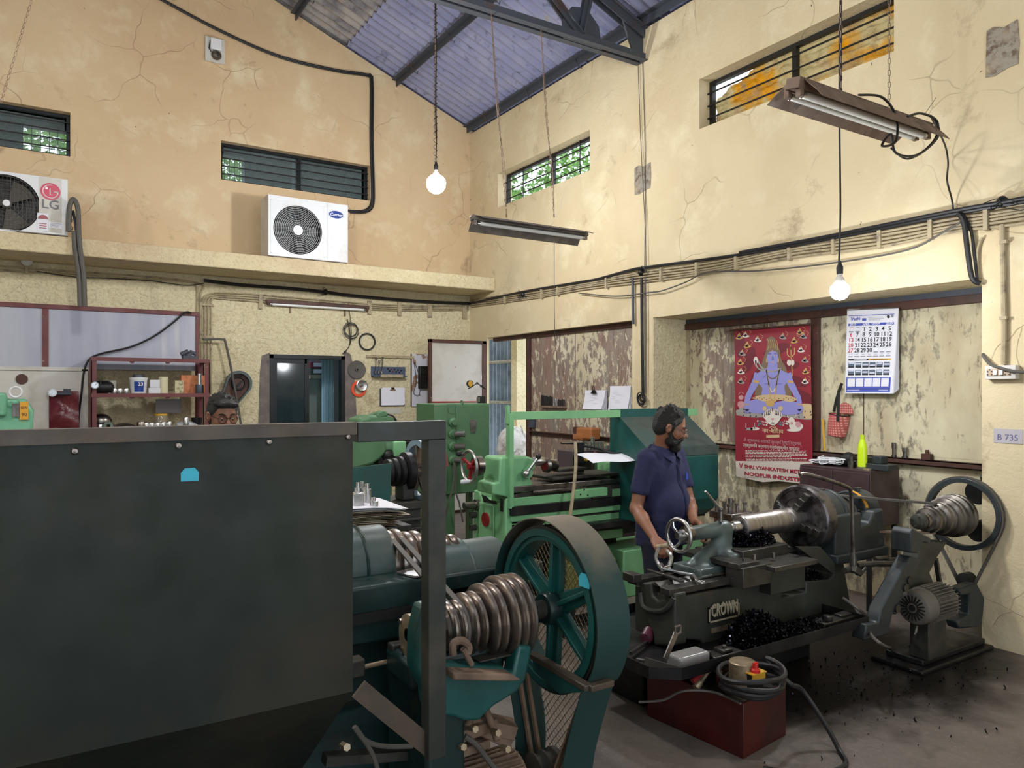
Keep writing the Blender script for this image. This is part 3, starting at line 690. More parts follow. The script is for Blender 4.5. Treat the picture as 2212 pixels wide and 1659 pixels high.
# loops of cable round its right end
lp = [oy(u, v, ya-.08) for u, v in ((1855, 205), (1905, 210), (1935, 250), (1935, 305), (1905, 315), (1925, 290), (1935, 330), (1980, 335), (2020, 300), (2024, 262), (1990, 245), (1960, 252))]
ob('coiled_cable', MB().tube(smooth_path(lp, 8), .007, 8), M['cable'], t)
lp = [oy(u, v, ya-.02) for u, v in ((1925, 320), (1960, 343), (2005, 320), (2030, 285), (2010, 250))]+[oy(2040, 310, ya+.15), oy(2048, 350, ya+.2), ox(2046, 390, XR-.25), ox(2056, 430, XR-.06), ox(2060, 462, XR-.02)]
ob('coiled_cable', MB().tube(smooth_path(lp, 8), .006, 8), M['cable'], t)
ob('loose_wire', MB().tube([oy(1998, 246, ya), oy(2022, 211, ya)], .0018, 5), M['cable_g'], t)
# unlit batten on the back wall under the ledge
a, b = oy(575, 650, YB-.05), oy(797, 668, YB-.05)
zz = (a.z+b.z)/2+.01; a.z = b.z = zz
t = batten('wall_tube_lamp', 'white tube lamp fixed flat on the left wall above the office window', a, b, [(0, .035)], None, None, 'brownfr', w=.04)
for u in (627, 745):
 p = oy(u, 672, YB-.012); ob('wall_bracket', MB().box((p.x-.01, YB-.02, zz-.13), (p.x+.01, YB, zz)), M['rust'], t)
# chain at the far left
p, q = at(72, -10, 5.2), at(3, 222, 5.2); q = V((p.x, p.y, q.z));
p2 = at(2, 222, 5.2)
t = thing('hanging_chain', 'rusty thin chain hanging at the top left before the wall', 'chain', (p2.x, p2.y, p2.z))
ob('links', chain(MB(), at(76, -25, 5.2), p2, .009, .04), M['rust'], t)
# ================================================================ cables and conduits
def run(name, label, paths, r, m, cat='cable', clips=None, group=None, k=6):
 allp = [p for P in paths for p in P]; t = thing(name, label, cat, allp[0], group)
 for i, P in enumerate(paths):
  rr = r[i] if isinstance(r, (list, tuple)) else r; mm = m[i] if isinstance(m, (list, tuple)) else m
  ob('conduit' if cat == 'conduit' else 'cable', MB().tube(smooth_path(P, k), rr, 8), M[mm], t)
 if clips:
  for c, a, b in clips: ob('clip', MB().box(a, b), M['conduit'], t)
 return t
wr = lambda u, v, o=.03: ox(u, v, XR-o)
wb = lambda u, v, o=.03: oy(u, v, YB-o)
# bundle of painted conduits along the right wall
us = [(1016, 660), (1150, 640), (1260, 620), (1390, 600), (1530, 580), (1700, 545), (1900, 515), (2060, 483), (2240, 455)]
paths = []; paths_z = wr(2240, 443).z
for k in range(5):
 paths.append([V((XR-.018-.004*(k % 2), p.y, p.z+.0-.024*k+.006*math.sin(i*2.3+k))) for i, (u, v) in enumerate(us) for p in [wr(u, v-12)]]+[V((XR-.018, .6, paths_z-.024*k))])
clips = []
for u in (1090, 1170, 1205, 1310, 1428, 1505, 1590, 1705, 1800, 1900, 2010, 2130):
 p = wr(u, np.interp(u, [a for a, b in us], [b for a, b in us])-12); clips.append((0, (XR-.045, p.y-.014, p.z-.115), (XR-.0, p.y+.014, p.z+.02)))
run('conduit_bundle', 'bundle of five cream painted conduits clipped along the right wall', paths, .0095, 'conduit', 'conduit', clips)
mp = [wr(u, v, .035) for u, v in ((1016, 656), (1120, 632), (1250, 610), (1290, 603), (1360, 584), (1400, 577), (1600, 550), (1800, 514), (2060, 462), (2240, 430))]; mp.append(V((XR-.035, .6, mp[-1].z)))
run('black_cable', 'thick black cable running above the conduit bundle on the right wall', [mp, [p+V((-.012, 0, .018)) for p in mp[6:]]], .015, 'cable')
mp = [wr(u, v, .05) for u, v in ((1250, 633), (1330, 640), (1400, 632), (1430, 628), (1480, 610), (1530, 588), (1640, 585), (1800, 568), (1960, 540), (2040, 500), (2075, 480))]
run('sagging_cable', 'thin dark cable sagging below the conduit bundle on the right wall', [mp], .007, 'cable_g')
# back wall runs
mp = [wb(u, v, .035) for u, v in ((440, 607), (520, 617), (620, 624), (700, 632), (760, 640), (900, 652), (1014, 657))]
run('black_cable', 'thick black cable clipped along the left wall under the ledge', [mp, [p+V((0, -.01, .016)) for p in mp]], .013, 'cable')
paths = []
for k in range(4):
 off = k*7
 paths.append([wb(u, v, .02) for u, v in ((435+off, 925), (435+off, 800), (435+off, 680), (437+off, 650-off*.2), (455+off, 634+off*.55), (520, 634+off*.7), (600, 640+off*.7), (700, 648+off*.6), (800, 656+off*.6), (900, 660+off*.5), (1012, 661+off*.4))])
clips = [(0, wb(432, y, .035), wb(461, y+7, 0)) for y in (655, 725, 852)]+[(0, wb(u, 632+(u-450)*.05, .035), wb(u+6, 662+(u-450)*.05, 0)) for u in (560, 795, 860, 925, 1000)]
run('conduit_bundle', 'bundle of four cream conduits bending down beside the maroon shelf rack', paths, .009, 'conduit', 'conduit', clips)
paths = [[wb(u, v, .02) for u, v in P] for P in (((-20, 573), (120, 584), (300, 596), (400, 606), (425, 620), (425, 680), (424, 760)), ((-20, 582), (120, 590), (300, 602), (430, 612), (433, 640), (432, 720), (430, 800)))]
run('conduit_pair', 'two thin cream conduits crossing the far left wall above the partition', paths, .01, 'conduit', 'conduit')
run('thin_cable', 'thin black wire drooping along the far left wall above the partition', [[wb(u, v, .04) for u, v in ((80, 586), (160, 598), (230, 601), (320, 606), (400, 616), (440, 612))]], .005, 'cable')
# junction boxes
for (p, lab) in ((wb(703, 631), 'small black junction knot of wires on the left wall above the tube lamp'), (wr(1385, 588), 'small black junction box on the right wall at the pilaster'), (wr(2165, 436), 'small black junction box above the conduits at the right edge'), (wr(1130, 636), 'small black junction box on the right wall near the corner')):
 mb = MB().sph(p, (.035, .035, .04), 12);
 for k in range(5): mb.tube(smooth_path([p, p+V((random.uniform(-.1, .0), random.uniform(-.1, .1), random.uniform(-.06, .06))), p+V((-.01, random.uniform(-.16, .16), random.uniform(-.09, .03)))], 6), .003, 5)
 mb.v = [(min(x, XR-.004), min(y, YB-.004), z) for x, y, z in mb.v]
 ob('junction_box', mb, M['black_m'], label=lab, cat='junction box')
# black pipe that climbs the left wall over the oval-badge unit
mp = [wb(u, v, .03) for u, v in ((330, -12), (470, 63), (600, 120), (720, 150), (790, 161), (801, 175), (801, 300), (804, 400), (803, 435), (796, 450), (780, 456), (752, 455))]
run('refrigerant_pipe', 'black insulated pipe running down the left wall to the oval-badge air conditioner', [mp, [p+V((.025, -.01, -.022)) for p in mp]], [.017, .012], 'cable', 'pipe', k=8)
# grey pipe of the round-badge unit
P1 = [oy(u, v, 8.84) for u, v in ((148, 500), (150, 450), (158, 430), (168, 450), (170, 500), (172, 530))]+[oy(u, v, 8.82) for u, v in ((176, 560), (181, 600), (183, 662))]
run('refrigerant_pipe', 'grey taped pipes hanging over the ledge beside the round-badge air conditioner', [P1, [p+V((-.045, 0, 0)) for p in P1[4:]], [oy(u, v, 8.86) for u, v in ((150, 490), (156, 455), (162, 480), (170, 560))]], [.024, .02, .012], ['cable_g', 'cable_g', 'cable'], 'pipe')
# drops on the pilaster
p0 = lambda u, v: wr(u, v, .03)
run('pilaster_pipe', 'dark pipes running down the pilaster between the two bays', [[p0(1367, 600), p0(1367, 650), p0(1368, 700)], [p0(1386, 600), p0(1387, 720), p0(1389, 860)], [p0(1394, 600), p0(1395, 720), p0(1394, 850)]], [.014, .016, .008], ['truss', 'black_m', 'cable_g'], 'pipe')
mb = MB()
c = wr(1385, 862, .045)
for k in range(6): mb.ring(c+V((-.006*k+.02, 0, random.uniform(-.02, .02))), (1, .2*math.sin(k), .1), .035+.006*k, .006, 20, 6)
ob('hanging_wire_coil', mb, [M['cable']], label='tangle of black wires hung on the pilaster above the teal guard', cat='wire coil')
# old thin wires from truss to bundle
run('thin_wire', 'thin drooping wire from the truss end down to the pilaster', [[wr(1378, 130, .02), wr(1384, 300, .02), wr(1390, 420, .03), wr(1394, 500, .03), wr(1396, 590, .03)], [wr(1388, 130, .01), wr(1394, 360, .01), wr(1392, 600, .01)]], .004, 'cable_g')
run('thin_wire', 'thin wire hanging from the small tube lamp down the brown bay panels', [[at(1197, 520, 6.6), at(1198, 700, 6.6), ox(1202, 760, XR-.06), ox(1206, 800, XR-.03), ox(1222, 862, XR-.02)]], .003, 'cable_g')
# right edge: black cables dropping over the bay lintel
q = lambda u, v, o: ox(u, v, XR-o)
run('cable_drop', 'black cables turning down over the end of the bay lintel', [[q(2070, 462, .05), q(2082, 480, .06), q(2090, 540, .05), q(2100, 600, .05), q(2118, 612, .03)], [q(2080, 462, .03), q(2098, 500, .03), q(2106, 560, .03), q(2112, 612, .03)], [q(2122, 512, .02), (q(2112, 540, .02)), q(2112, 600, .02)]], [.017, .01, .008], ['cable', 'cable', 'conduit'])
run('thick_conduit', 'thick cream conduit coming down to the switchboard at the right edge', [[q(2165, 485, .02), q(2167, 600, .02), q(2169, 700, .02), q(2168, 787, .02)]], .017, 'conduit', 'conduit', [(0, q(2158, 684, .04), q(2180, 690, 0)), (0, q(2158, 520, .04), q(2180, 526, 0))])
# switchboard
def switchboard():
 a, b = q(2136, 823, 0), q(2203, 787, 0); y0, y1, z0, z1 = b.y, a.y, a.z+.01, b.z-.005
 t = thing('switchboard', 'white switchboard with two sockets and two switches on the right pillar', 'switchboard', (XR, (y0+y1)/2, z0))
 ob('box', MB().box((XR-.055, y0, z0), (XR-.001, y1, z1)), M['white2'], t, bev=.004)
 ob('face_plate', MB().box((XR-.060, y0+.03, z0+.022), (XR-.054, y1-.015, z1-.022)), mat('beige_plate', '#b79f86', .5), t, bev=.002)
 w = (y1-y0-.045)/4; zc = (z0+z1)/2
 for k in range(4):
  yc = y1-.015-w*(k+.5)
  if k in (0, 3):
   mb = MB()
   for dy, dz in ((0, .018), (-.012, .006), (.012, .006), (-.012, -.014), (.012, -.014)): mb.cyl((XR-.0605, yc+dy, zc+dz), (XR-.063, yc+dy, zc+dz), .0042, n=10)
   ob('socket_hole', mb, M['ink'], t)
  else: ob('rocker_switch', MB().cb((XR-.064, yc, zc), (.008, w*.6, .034), Matrix.Rotation(.15, 3, 'Y')), M['white2'], t)
switchboard()
run('supply_cable', 'grey cable curving from behind the pillar edge across the switchboard', [[ox(2124, 765, XR+.0), q(2126, 772, .03), q(2140, 787, .05), q(2165, 796, .08), q(2190, 802, .08), q(2240, 806, .06)]], .010, 'cable_g')
# number plate painted on the pillar
a, b = q(2147, 956, 0), q(2210, 928, 0)
mb = MB().box((XR-.004, b.y, a.z), (XR-.001, a.y, b.z), 0)
mb.text('B 735', (XR-.0045, a.y-.02, a.z+.02), (0, -1, 0), (0, 0, 1), .055, .0008, 1)
ob('painted_sign', mb, [mat('pale_lilac_paint', '#b5b0b4', .8), mat('faint_pen', '#66628c', .7)], label='pale painted rectangle with handwritten B 735 on the right pillar', cat='sign')
# electric bell high on the left wall
def bell():
 p = oy(464, 110, YB); t = thing('wall_bell', 'old electric bell on a white board high on the left wall', 'bell', (p.x, YB, p.z-.1))
 ob('board', MB().box((p.x-.115, YB-.03, p.z-.15), (p.x+.115, YB-.001, p.z+.15)), M['white2'], t, bev=.006)
 ob('cover', MB().box((p.x-.06, YB-.075, p.z-.01), (p.x+.07, YB-.03, p.z+.13)), M['white'], t, bev=.01)
 ob('gong', MB().lathe((p.x+.01, YB-.04, p.z-.065), (0, -1, 0), [(0, .06), (.015, .058), (.035, .04), (.04, 0)], 24), M['steel_d'], t)
 ob('striker', MB().tube([(p.x-.06, YB-.05, p.z+.1), (p.x-.075, YB-.05, p.z), (p.x-.05, YB-.05, p.z-.04)], .006, 6), M['black'], t)
bell()
# bracket lamp holder under the ledge at the far left
p = oy(58, 566, YB)
t = thing('round_wall_lamp', 'small white round lamp on a stub under the ledge at the far left', 'lamp', (p.x, YB, p.z))
ob('globe', MB().sph((p.x, YB-.07, p.z), (.055, .03, .055)), M['white'], t); ob('stub', MB().box((p.x-.012, YB-.05, p.z-.13), (p.x+.012, YB, p.z-.03)), M['conduit'], t)
# ================================================================ air conditioners on the ledge
def ac_unit(x0, x1, yf, z0, z1, fx, fr, label, grille, badge, depth=.33):
 t = thing('air_conditioner', label, 'air conditioner', ((x0+x1)/2, yf+depth, z0)); h = z1-z0; zc = z0+h*.48
 ob('casing', MB().box((x0, yf+.16, z0+.02), (x1, yf+depth, z1)).box((x0, yf+.012, z0+.02), (x0+.012, yf+.16, z1)).box((x1-.012, yf+.012, z0+.02), (x1, yf+.16, z1)).box((x0+.012, yf+.012, z0+.02), (x1-.012, yf+.16, z0+.032)).box((x0+.012, yf+.012, z1-.012), (x1-.012, yf+.16, z1)), M['white2'], t)
 fm = MB()
 # front panel with a round opening
 n = 48; R = fr+.015; w0, w1, h0, h1 = x0+.004, x1-.004, z0+.024, z1-.004
 ring = [(fx+R*math.cos(2*PI*i/n), zc+R*math.sin(2*PI*i/n)) for i in range(n)]; out = []
 for x, z in ring:
  dx, dz = x-fx, z-zc; k = min((((w1 if dx > 0 else w0)-fx)/dx) if abs(dx) > 1e-6 else 9e9, (((h1 if dz > 0 else h0)-zc)/dz) if abs(dz) > 1e-6 else 9e9); out.append((fx+dx*k, zc+dz*k))
 vs = [(x, yf, z) for x, z in ring]+[(x, yf, z) for x, z in out]+[(x, yf+.03, z) for x, z in ring]
 fm.add(vs, [(i, (i+1) % n, n+(i+1) % n, n+i) for i in range(n)]+[(i, 2*n+i, 2*n+(i+1) % n, (i+1) % n) for i in range(n)])
 for cx, cz in ((w0, h0), (w1, h0), (w1, h1), (w0, h1)):   # corner fill
  i = min(range(n), key=lambda i: (out[i][0]-cx)**2+(out[i][1]-cz)**2)
  for j in ((i+1) % n, (i-1) % n): fm.poly([(cx, yf, cz), (out[i][0], yf, out[i][1]), (out[j][0], yf, out[j][1])])
 ob('front_panel', fm, M['white'], t, sm=20)
 ob('fan_housing', MB().lathe((fx, yf+.03, zc), (0, 1, 0), [(0, R), (.12, R), (.121, .001)], 40, cap=False), M['black_m'], t)
 fb = MB()
 for k in range(3):
  a = k*2*PI/3+.4; P = []
  for j in range(7):
   b = a+j*.16; P.append((fx+fr*.93*math.cos(b), yf+.055+.006*j, zc+fr*.93*math.sin(b)))
  P += [(fx+.04*math.cos(a+.9), yf+.09, zc+.04*math.sin(a+.9)), (fx+.04*math.cos(a), yf+.06, zc+.04*math.sin(a))]; fb.prism(P, (0, .004, 0))
 fb.cyl((fx, yf+.05, zc), (fx, yf+.1, zc), .045); ob('fan', fb, M['black_m' if grille == 'spiral' else 'cable_g'], t)
 g = MB()
 if grille == 'spiral':
  for k in range(1, 12): g.ring((fx, yf+.002, zc), (0, 1, 0), fr*(.2+.8*k/11), .0017, 48, 4)
  for k in range(24):
   a = 2*PI*k/24; g.tube([(fx+fr*r_*math.cos(a+s_), yf+.002, zc+fr*r_*math.sin(a+s_)) for r_, s_ in ((.2, 0), (.45, .15), (.72, .24), (1, .28))], .0009, 3)
  ob('grille', g, M['white'], t); ob('grille_hub', MB().lathe((fx, yf+.006, zc), (0, -1, 0), [(0, fr*.22), (.008, fr*.21), (.012, fr*.12), (.012, 0)], 28), M['white'], t)
 else:
  for k in range(1, 7): g.ring((fx, yf+.002, zc), (0, 1, 0), fr*k/6, .003, 40, 4)
  for k in np.arange(-.95, 1, .12):
   zz = zc+fr*k; w = fr*math.sqrt(1-k*k); g.tube([(fx-w, yf-.002, zz), (fx+w, yf-.002, zz)], .0018, 3); g.tube([(fx+fr*k, yf-.002, zc-w), (fx+fr*k, yf-.002, zc+w)], .0015, 3)
  ob('grille', g, M['cable_g'], t); ob('grille_hub', MB().lathe((fx, yf+.004, zc), (0, -1, 0), [(0, .035), (.01, .03), (.012, 0)], 20), M['white'], t)
 ob('foot', MB().box((x0+.06, yf+.02, z0), (x0+.11, yf+depth-.02, z0+.02)), M['black_m'], t); ob('foot', MB().box((x1-.11, yf+.02, z0), (x1-.06, yf+depth-.02, z0+.02)), M['black_m'], t)
 badge(t, x0, x1, yf, z0, z1, fx, fr)
 return t
YA = 8.93
pa, pb = oy(579, 560, YA), oy(752, 568, YA); z0 = 3.286; z1 = oy(752, 443, YA).z
M['navyp'] = mat('navy_badge_blue', '#1f3c8c', .3, 0, rvar=0); M['silver'] = mat('silver_badge_edge', '#c9ccd4', .3, .6, rvar=0); M['whitep'] = mat('white_print', '#f2f2f2', .5, 0, rvar=0)
def badge1(t, x0, x1, yf, z0, z1, fx, fr):
 c = V((x1-.16*(x1-x0), yf-.001, z1-.19*(z1-z0))); a, b_ = .098, .05
 def ell(k, y, m, mb): mb.prism([(c.x+a*k*math.cos(q_), y, c.z+b_*k*math.sin(q_)) for q_ in [2*PI*i/32 for i in range(32)]], (0, .003, 0), m)
 mb = MB(); ell(1.0, yf-.003, 0, mb); ell(.9, yf-.006, 1, mb)
 mb.text('Carrier', c+V((0, -.0065, -.017)), (1, 0, .0), (.22, 0, 1), .052, .0008, 2, 'CENTER', .012)
 ob('badge', mb, [M['silver'], M['navyp'], M['whitep']], t, label='oval blue badge reading Carrier')
 ob('fan_cover_plate', MB().box((fx-fr-.045, yf-.003, z0+.05), (fx-fr-.035, yf+.002, z1-.06)).box((fx+fr+.035, yf-.003, z0+.05), (fx+fr+.045, yf+.002, z1-.06)).box((fx-fr-.045, yf-.003, z1-.065), (fx+fr+.045, yf+.002, z1-.055)).box((fx-fr-.045, yf-.003, z0+.045), (fx+fr+.045, yf+.002, z0+.055)), M['white'], t)
 ob('panel_seam', MB().box((fx+fr+.075, yf-.001, z0+.03), (fx+fr+.078, yf+.002, z1-.01)), M['cable_g'], t)
fx = oy(644, 494, YA).x
ac_unit(pa.x, pb.x, YA, z0, z1, fx, (oy(694, 494, YA).x-oy(594, 494, YA).x)/2, 'white outdoor air conditioner with spiral fan grille and oval blue badge on the ledge', 'spiral', badge1)
pb = oy(147, 510, YA); z1 = oy(147, 388, YA).z
def badge2(t, x0, x1, yf, z0, z1, fx, fr):
 q_ = lambda u, v: oy(u, v, yf)
 a, b_ = q_(84, 503), q_(133, 388); ob('side_panel', MB().box((a.x, yf-.003, a.z+.02), (b_.x, yf+.002, b_.z)), M['white2'], t, bev=.001)
 c = q_(109, 414); r = .088; mb = MB()
 mb.prism([(c.x+r*math.cos(k), yf-.006, c.z+r*math.sin(k)) for k in [2*PI*i/40 for i in range(40)]], (0, .004, 0), 0)
 arc = [(c.x+.066*math.cos(k), yf-.0075, c.z+.066*math.sin(k)) for k in [PI*.42+(2*PI*.79)*i/30 for i in range(31)]]; arc += [(c.x+.03, yf-.0075, c.z)]
 mb.tube(arc, .0042, 4, m=1); mb.tube([(c.x-.004, yf-.0075, c.z+.032), (c.x-.004, yf-.0075, c.z-.032), (c.x+.018, yf-.0075, c.z-.032)], .0045, 4, m=1)
 mb.prism([(c.x-.034+.012*math.cos(k), yf-.0075, c.z+.03+.012*math.sin(k)) for k in [2*PI*i/14 for i in range(14)]], (0, .002, 0), 1)
 mb.text('LG', q_(108, 451)+V((0, -.006, 0)), (1, 0, 0), (0, 0, 1), .13, .001, 2, 'CENTER', .012)
 ob('badge', mb, [mat('magenta_red_badge', '#c3264e', .35, rvar=0), M['whitep'], mat('grey_letters', '#6e6d70', .5, rvar=0)], t, label='round red face badge above grey LG letters')
 s = MB(); p = q_(93, 480); s.box((p.x-.05, yf-.005, p.z-.09), (p.x+.045, yf-.003, p.z+.09), 0); s.prism([(p.x+.045*math.cos(k), yf-.006, p.z+.03+.045*math.sin(k)) for k in [PI*i/12 for i in range(13)]], (0, .001, 0), 1)
 for k in range(3): s.box((p.x-.035, yf-.006, p.z-.02-.022*k), (p.x+.03, yf-.005, p.z-.012-.022*k), 1)
 p = q_(121, 487); s.box((p.x-.07, yf-.005, p.z-.03), (p.x+.06, yf-.003, p.z+.03), 2)
 for k in range(4): s.box((p.x-.055, yf-.0058, p.z+.016-.012*k), (p.x+.045-.01*k, yf-.005, p.z+.019-.012*k), 3)
 ob('rating_sticker', s, [M['paper'], M['redm'], M['paper'], M['cable_g']], t)
 v = MB()
 for k in (0, 1): v.cyl((x1, yf+.1+.1*k, z0+.13+.1*k), (x1+.05, yf+.1+.1*k, z0+.12+.1*k), .018, n=10)
 ob('valve', v, M['brass'], t)
fx = oy(14, 440, YA).x
ac_unit(pb.x-1.02, pb.x, YA, z0, z1, fx, .27, 'white outdoor air conditioner with round red badge at the far left of the ledge', 'cross', badge2)
# ================================================================ bay doors (painted sheet panels in rusty frames)
def bay2():
 y0, y1, zt = 2.52, 5.70, 2.46
 yp = ox(1765, 800, XP).y; zr = 1.19
 d = struct('door_2', MB().box((XP, yp+.04, zr), (XP+.012, y1, zt-.08)), M['peel2'], sm=0)
 ob('panel', MB().box((XP, y0, zr), (XP+.012, yp-.04, zt-.08)), M['peel3'], d, sm=0)
 ob('panel', MB().box((XP+.002, y0, .0), (XP+.014, y1, zr)), M['peel3'], d, sm=0)
 ob('post', MB().box((XP-.035, yp-.035, 0), (XP+.012, yp+.035, zt-.07)), M['brownfr'], d, sm=0, bev=.004)
 for y in (ox(1652, 800, XP).y, ox(1866, 700, XP).y): ob('seam', MB().box((XP-.003, y-.003, zr), (XP, y+.003, zt-.08)), M['brownfr'], d, sm=0)
 ob('top_rail', MB().box((XP-.05, y0, zt-.11), (XP+.02, y1, zt-.045)), M['brownfr'], d, sm=0, bev=.004)
 ob('top_rail', MB().box((XP-.035, y0, zt-.045), (XP+.02, y1, zt)), M['truss'], d, sm=0)
 mb = MB().box((XP-.07, y0, zr-.03), (XP, y1, zr-.022)).box((XP-.012, y0, zr-.075), (XP, y1, zr-.022)).box((XP-.07, y0, zr-.06), (XP-.062, y1, zr-.022))
 ob('angle_rail', mb, M['brownfr'], d, sm=0)
 y = ox(1483, 800, XP).y; ob('side_frame', MB().box((XP-.03, 5.66, 0), (XP+.01, 5.695, zt-.1)), M['conduit'], d, sm=0)
bay2()
def bay1():
 XQ = XR+.12; y0, y1, zt = 6.03, ox(1140, 800, XQ).y, 2.46
 ym = ox(1243, 800, XQ).y
 d = struct('door_1', MB().box((XQ, y0, 0), (XQ+.012, ym, zt-.05)), M['peel1'], sm=0)
 ob('panel', MB().box((XQ, ym, 0), (XQ+.012, y1-.05, zt-.05)), M['peel1'], d, sm=0)
 ob('top_rail', MB().box((XQ-.03, y0, zt-.055), (XQ+.05, 9.08, zt)), M['brownfr'], d, sm=0)
 ob('post', MB().box((XQ-.03, y1-.09, 0), (XQ+.04, y1, zt-.05)), M['brownfr'], d, sm=0, bev=.003)
 ob('angle_rail', MB().box((XQ-.06, y0, 1.17), (XQ, y1-.09, 1.178)).box((XQ-.012, y0, 1.12), (XQ, y1-.09, 1.178)), M['brownfr'], d, sm=0)
 ob('seam', MB().box((XQ-.004, ym-.004, 0), (XQ, ym+.004, zt-.05)), M['brownfr'], d, sm=0)
 b = ob('latch', MB().box((XQ-.05, y1-.20, 1.22), (XQ-.0, y1-.09, 1.34)), M['truss'], d, bev=.004)
bay1()
# open white door leaf at the corner, hinged on the doorway
def leaf():
 y = 9.10; hx = XR-.0; x0, x1, zt = 4.415, XR-.02, 2.41
 d = struct('door_3', MB().box((x0+.04, y-.0, .05), (x1-.04, y+.012, zt-.04)), M['leafp'], sm=0)
 for a, b in (((x0, y-.02, .02), (x0+.045, y+.03, zt)), ((x1-.06, y-.02, .02), (x1, y+.03, zt)), ((x0, y-.02, zt-.045), (x1, y+.03, zt))): ob('frame_bar', MB().box(a, b), M['brownfr'], d, sm=0, bev=.003)
 z = oy(1000, 868, y).z; ob('frame_bar', MB().box((x0+.045, y-.015, z-.01), (x1-.06, y+.02, z+.008)), M['redm'], d, sm=0)
M['leafp'] = mat('scuffed_white_door_paint', '#c4bfb6', .6, 0, [('#a59a8c', 2, .45, .7), ('#8b6250', 14, .66, .74, (1, 1, 2))], world=True)
leaf()
# office opening: black sliding aluminium door
def office():
 x0, x1, zt = 2.42, 3.41, 2.17
 f = MB().box((x0, YB-.01, 0), (x0+.05, YB+.10, zt)).box((x1-.05, YB-.01, 0), (x1, YB+.10, zt)).box((x0, YB-.01, zt-.05), (x1, YB+.10, zt))
 d = struct('door_4', f, M['alu_dark'], sm=0)
 xm = oy(662, 850, YB+.04).x
 ob('sliding_frame', MB().box((x0+.05, YB+.02, 0), (x0+.10, YB+.05, zt-.05)).box((xm-.03, YB+.02, 0), (xm+.03, YB+.05, zt-.05)).box((x0+.1, YB+.02, zt-.11), (xm, YB+.05, zt-.05)), M['alu_dark'], d, sm=0)
 gm = mat('tinted_door_glass', '#26343a', .08, 0, rvar=0, alpha=.75)
 ob('pane', MB().box((x0+.10, YB+.034, 0), (xm-.03, YB+.038, zt-.11)), gm, d, sm=0)
office()
# inside the office: steel cupboard with box files on it
t = thing('steel_cupboard', 'grey-green steel cupboard inside the office doorway', 'cupboard', (3.25, 10.9, 0))
xa, xb, yo = oy(668, 850, 10.6).x, oy(716, 850, 10.6).x, 10.6; zc = oy(690, 818, 10.6).z
ob('body', MB().box((xa-.25, yo, 0), (xb, yo+.45, zc)), mat('cupboard_paint', '#6f7f78', .6), t, bev=.006)
ob('door', MB().box((xa-.24, yo-.012, .08), (xb-.01, yo-.001, zc-.02)), mat('cupboard_door_paint', '#76867f', .6), t, bev=.003)
for (c, za, zb, nm) in (('#3c4740', zc+.06, zc+.15, 'dark green'), ('#7a1230', zc+.155, zc+.245, 'maroon')):
 xf, xg = oy(671, 800, yo).x, oy(712, 800, yo).x
 f = thing('box_file', nm+' box file with a white spine label lying flat on the office cupboard', 'file', ((xf+xg)/2, yo+.1, za), 'box files')
 m_ = mat(nm.replace(' ', '_')+'_board', c, .5)
 ob('cover', MB().box((xf, yo-.01, za), (xg, yo+.25, zb)), m_, f, bev=.003); ob('spine_label', MB().box((xf+.04, yo-.013, za+.02), (xg-.10, yo-.0105, zb-.015)), M['paper'], f)
mb = MB()
for k in range(6): mb.box((xf+random.uniform(-.01, .02), yo-.01, zc+.002+k*.009), (xg+.03, yo+.25, zc+.008+k*.009))
ob('paper_stack', mb, M['paper_y'], label='pile of loose papers under the box files in the office', cat='papers')
ob('white_curtain', MB().grid(lambda a, b: (3.34+.18*a, 10.35+.03*math.sin(a*22), .02+2.3*b), 40, 1), mat('pale_blue_cloth', '#a8cfe0', .8), label='pale blue-white curtain strip hanging inside the office doorway', cat='curtain', sm=60)
# ================================================================ poster
ZX, ZY, ZS = 1460, 640, 4.046
def P2(x, z, L=0, X0=XP-.078): return ox(ZX+x/ZS, ZY+z/ZS, X0-L*.0006)
def flat(mb, pts, m, L, X0=XP-.078):
 if X0 == XP-.078: pts = [(min(max(x, 512+(z-285)*.009), 1174+(z-255)*.0176), z) for x, z in pts]
 q = [P2(x, z, L, X0) for x, z in pts]; mb.prism(q, (.0004, 0, 0), m)
def ell(cx, cy, rx, ry, a=0, n=20, a0=0, a1=2*PI):
 return [(cx+rx*math.cos(t)*math.cos(a)-ry*math.sin(t)*math.sin(a), cy+rx*math.cos(t)*math.sin(a)+ry*math.sin(t)*math.cos(a)) for t in [a0+(a1-a0)*i/n for i in range(n)]]
def strip(P, w):
 P = [V((x, y, 0)) for x, y in P]; L = []; R = []
 for i, p in enumerate(P):
  d = (P[min(i+1, len(P)-1)]-P[max(i-1, 0)]).normalized(); nn = V((-d.y, d.x, 0)); ww = w[i] if isinstance(w, (list, tuple)) else w
  L.append(p+nn*ww/2); R.append(p-nn*ww/2)
 return [(p.x, p.y) for p in L]+[(p.x, p.y) for p in reversed(R)]
def cr(P, k=5): return [(p.x, p.y) for p in smooth_path([(x, y, 0) for x, y in P], k)]
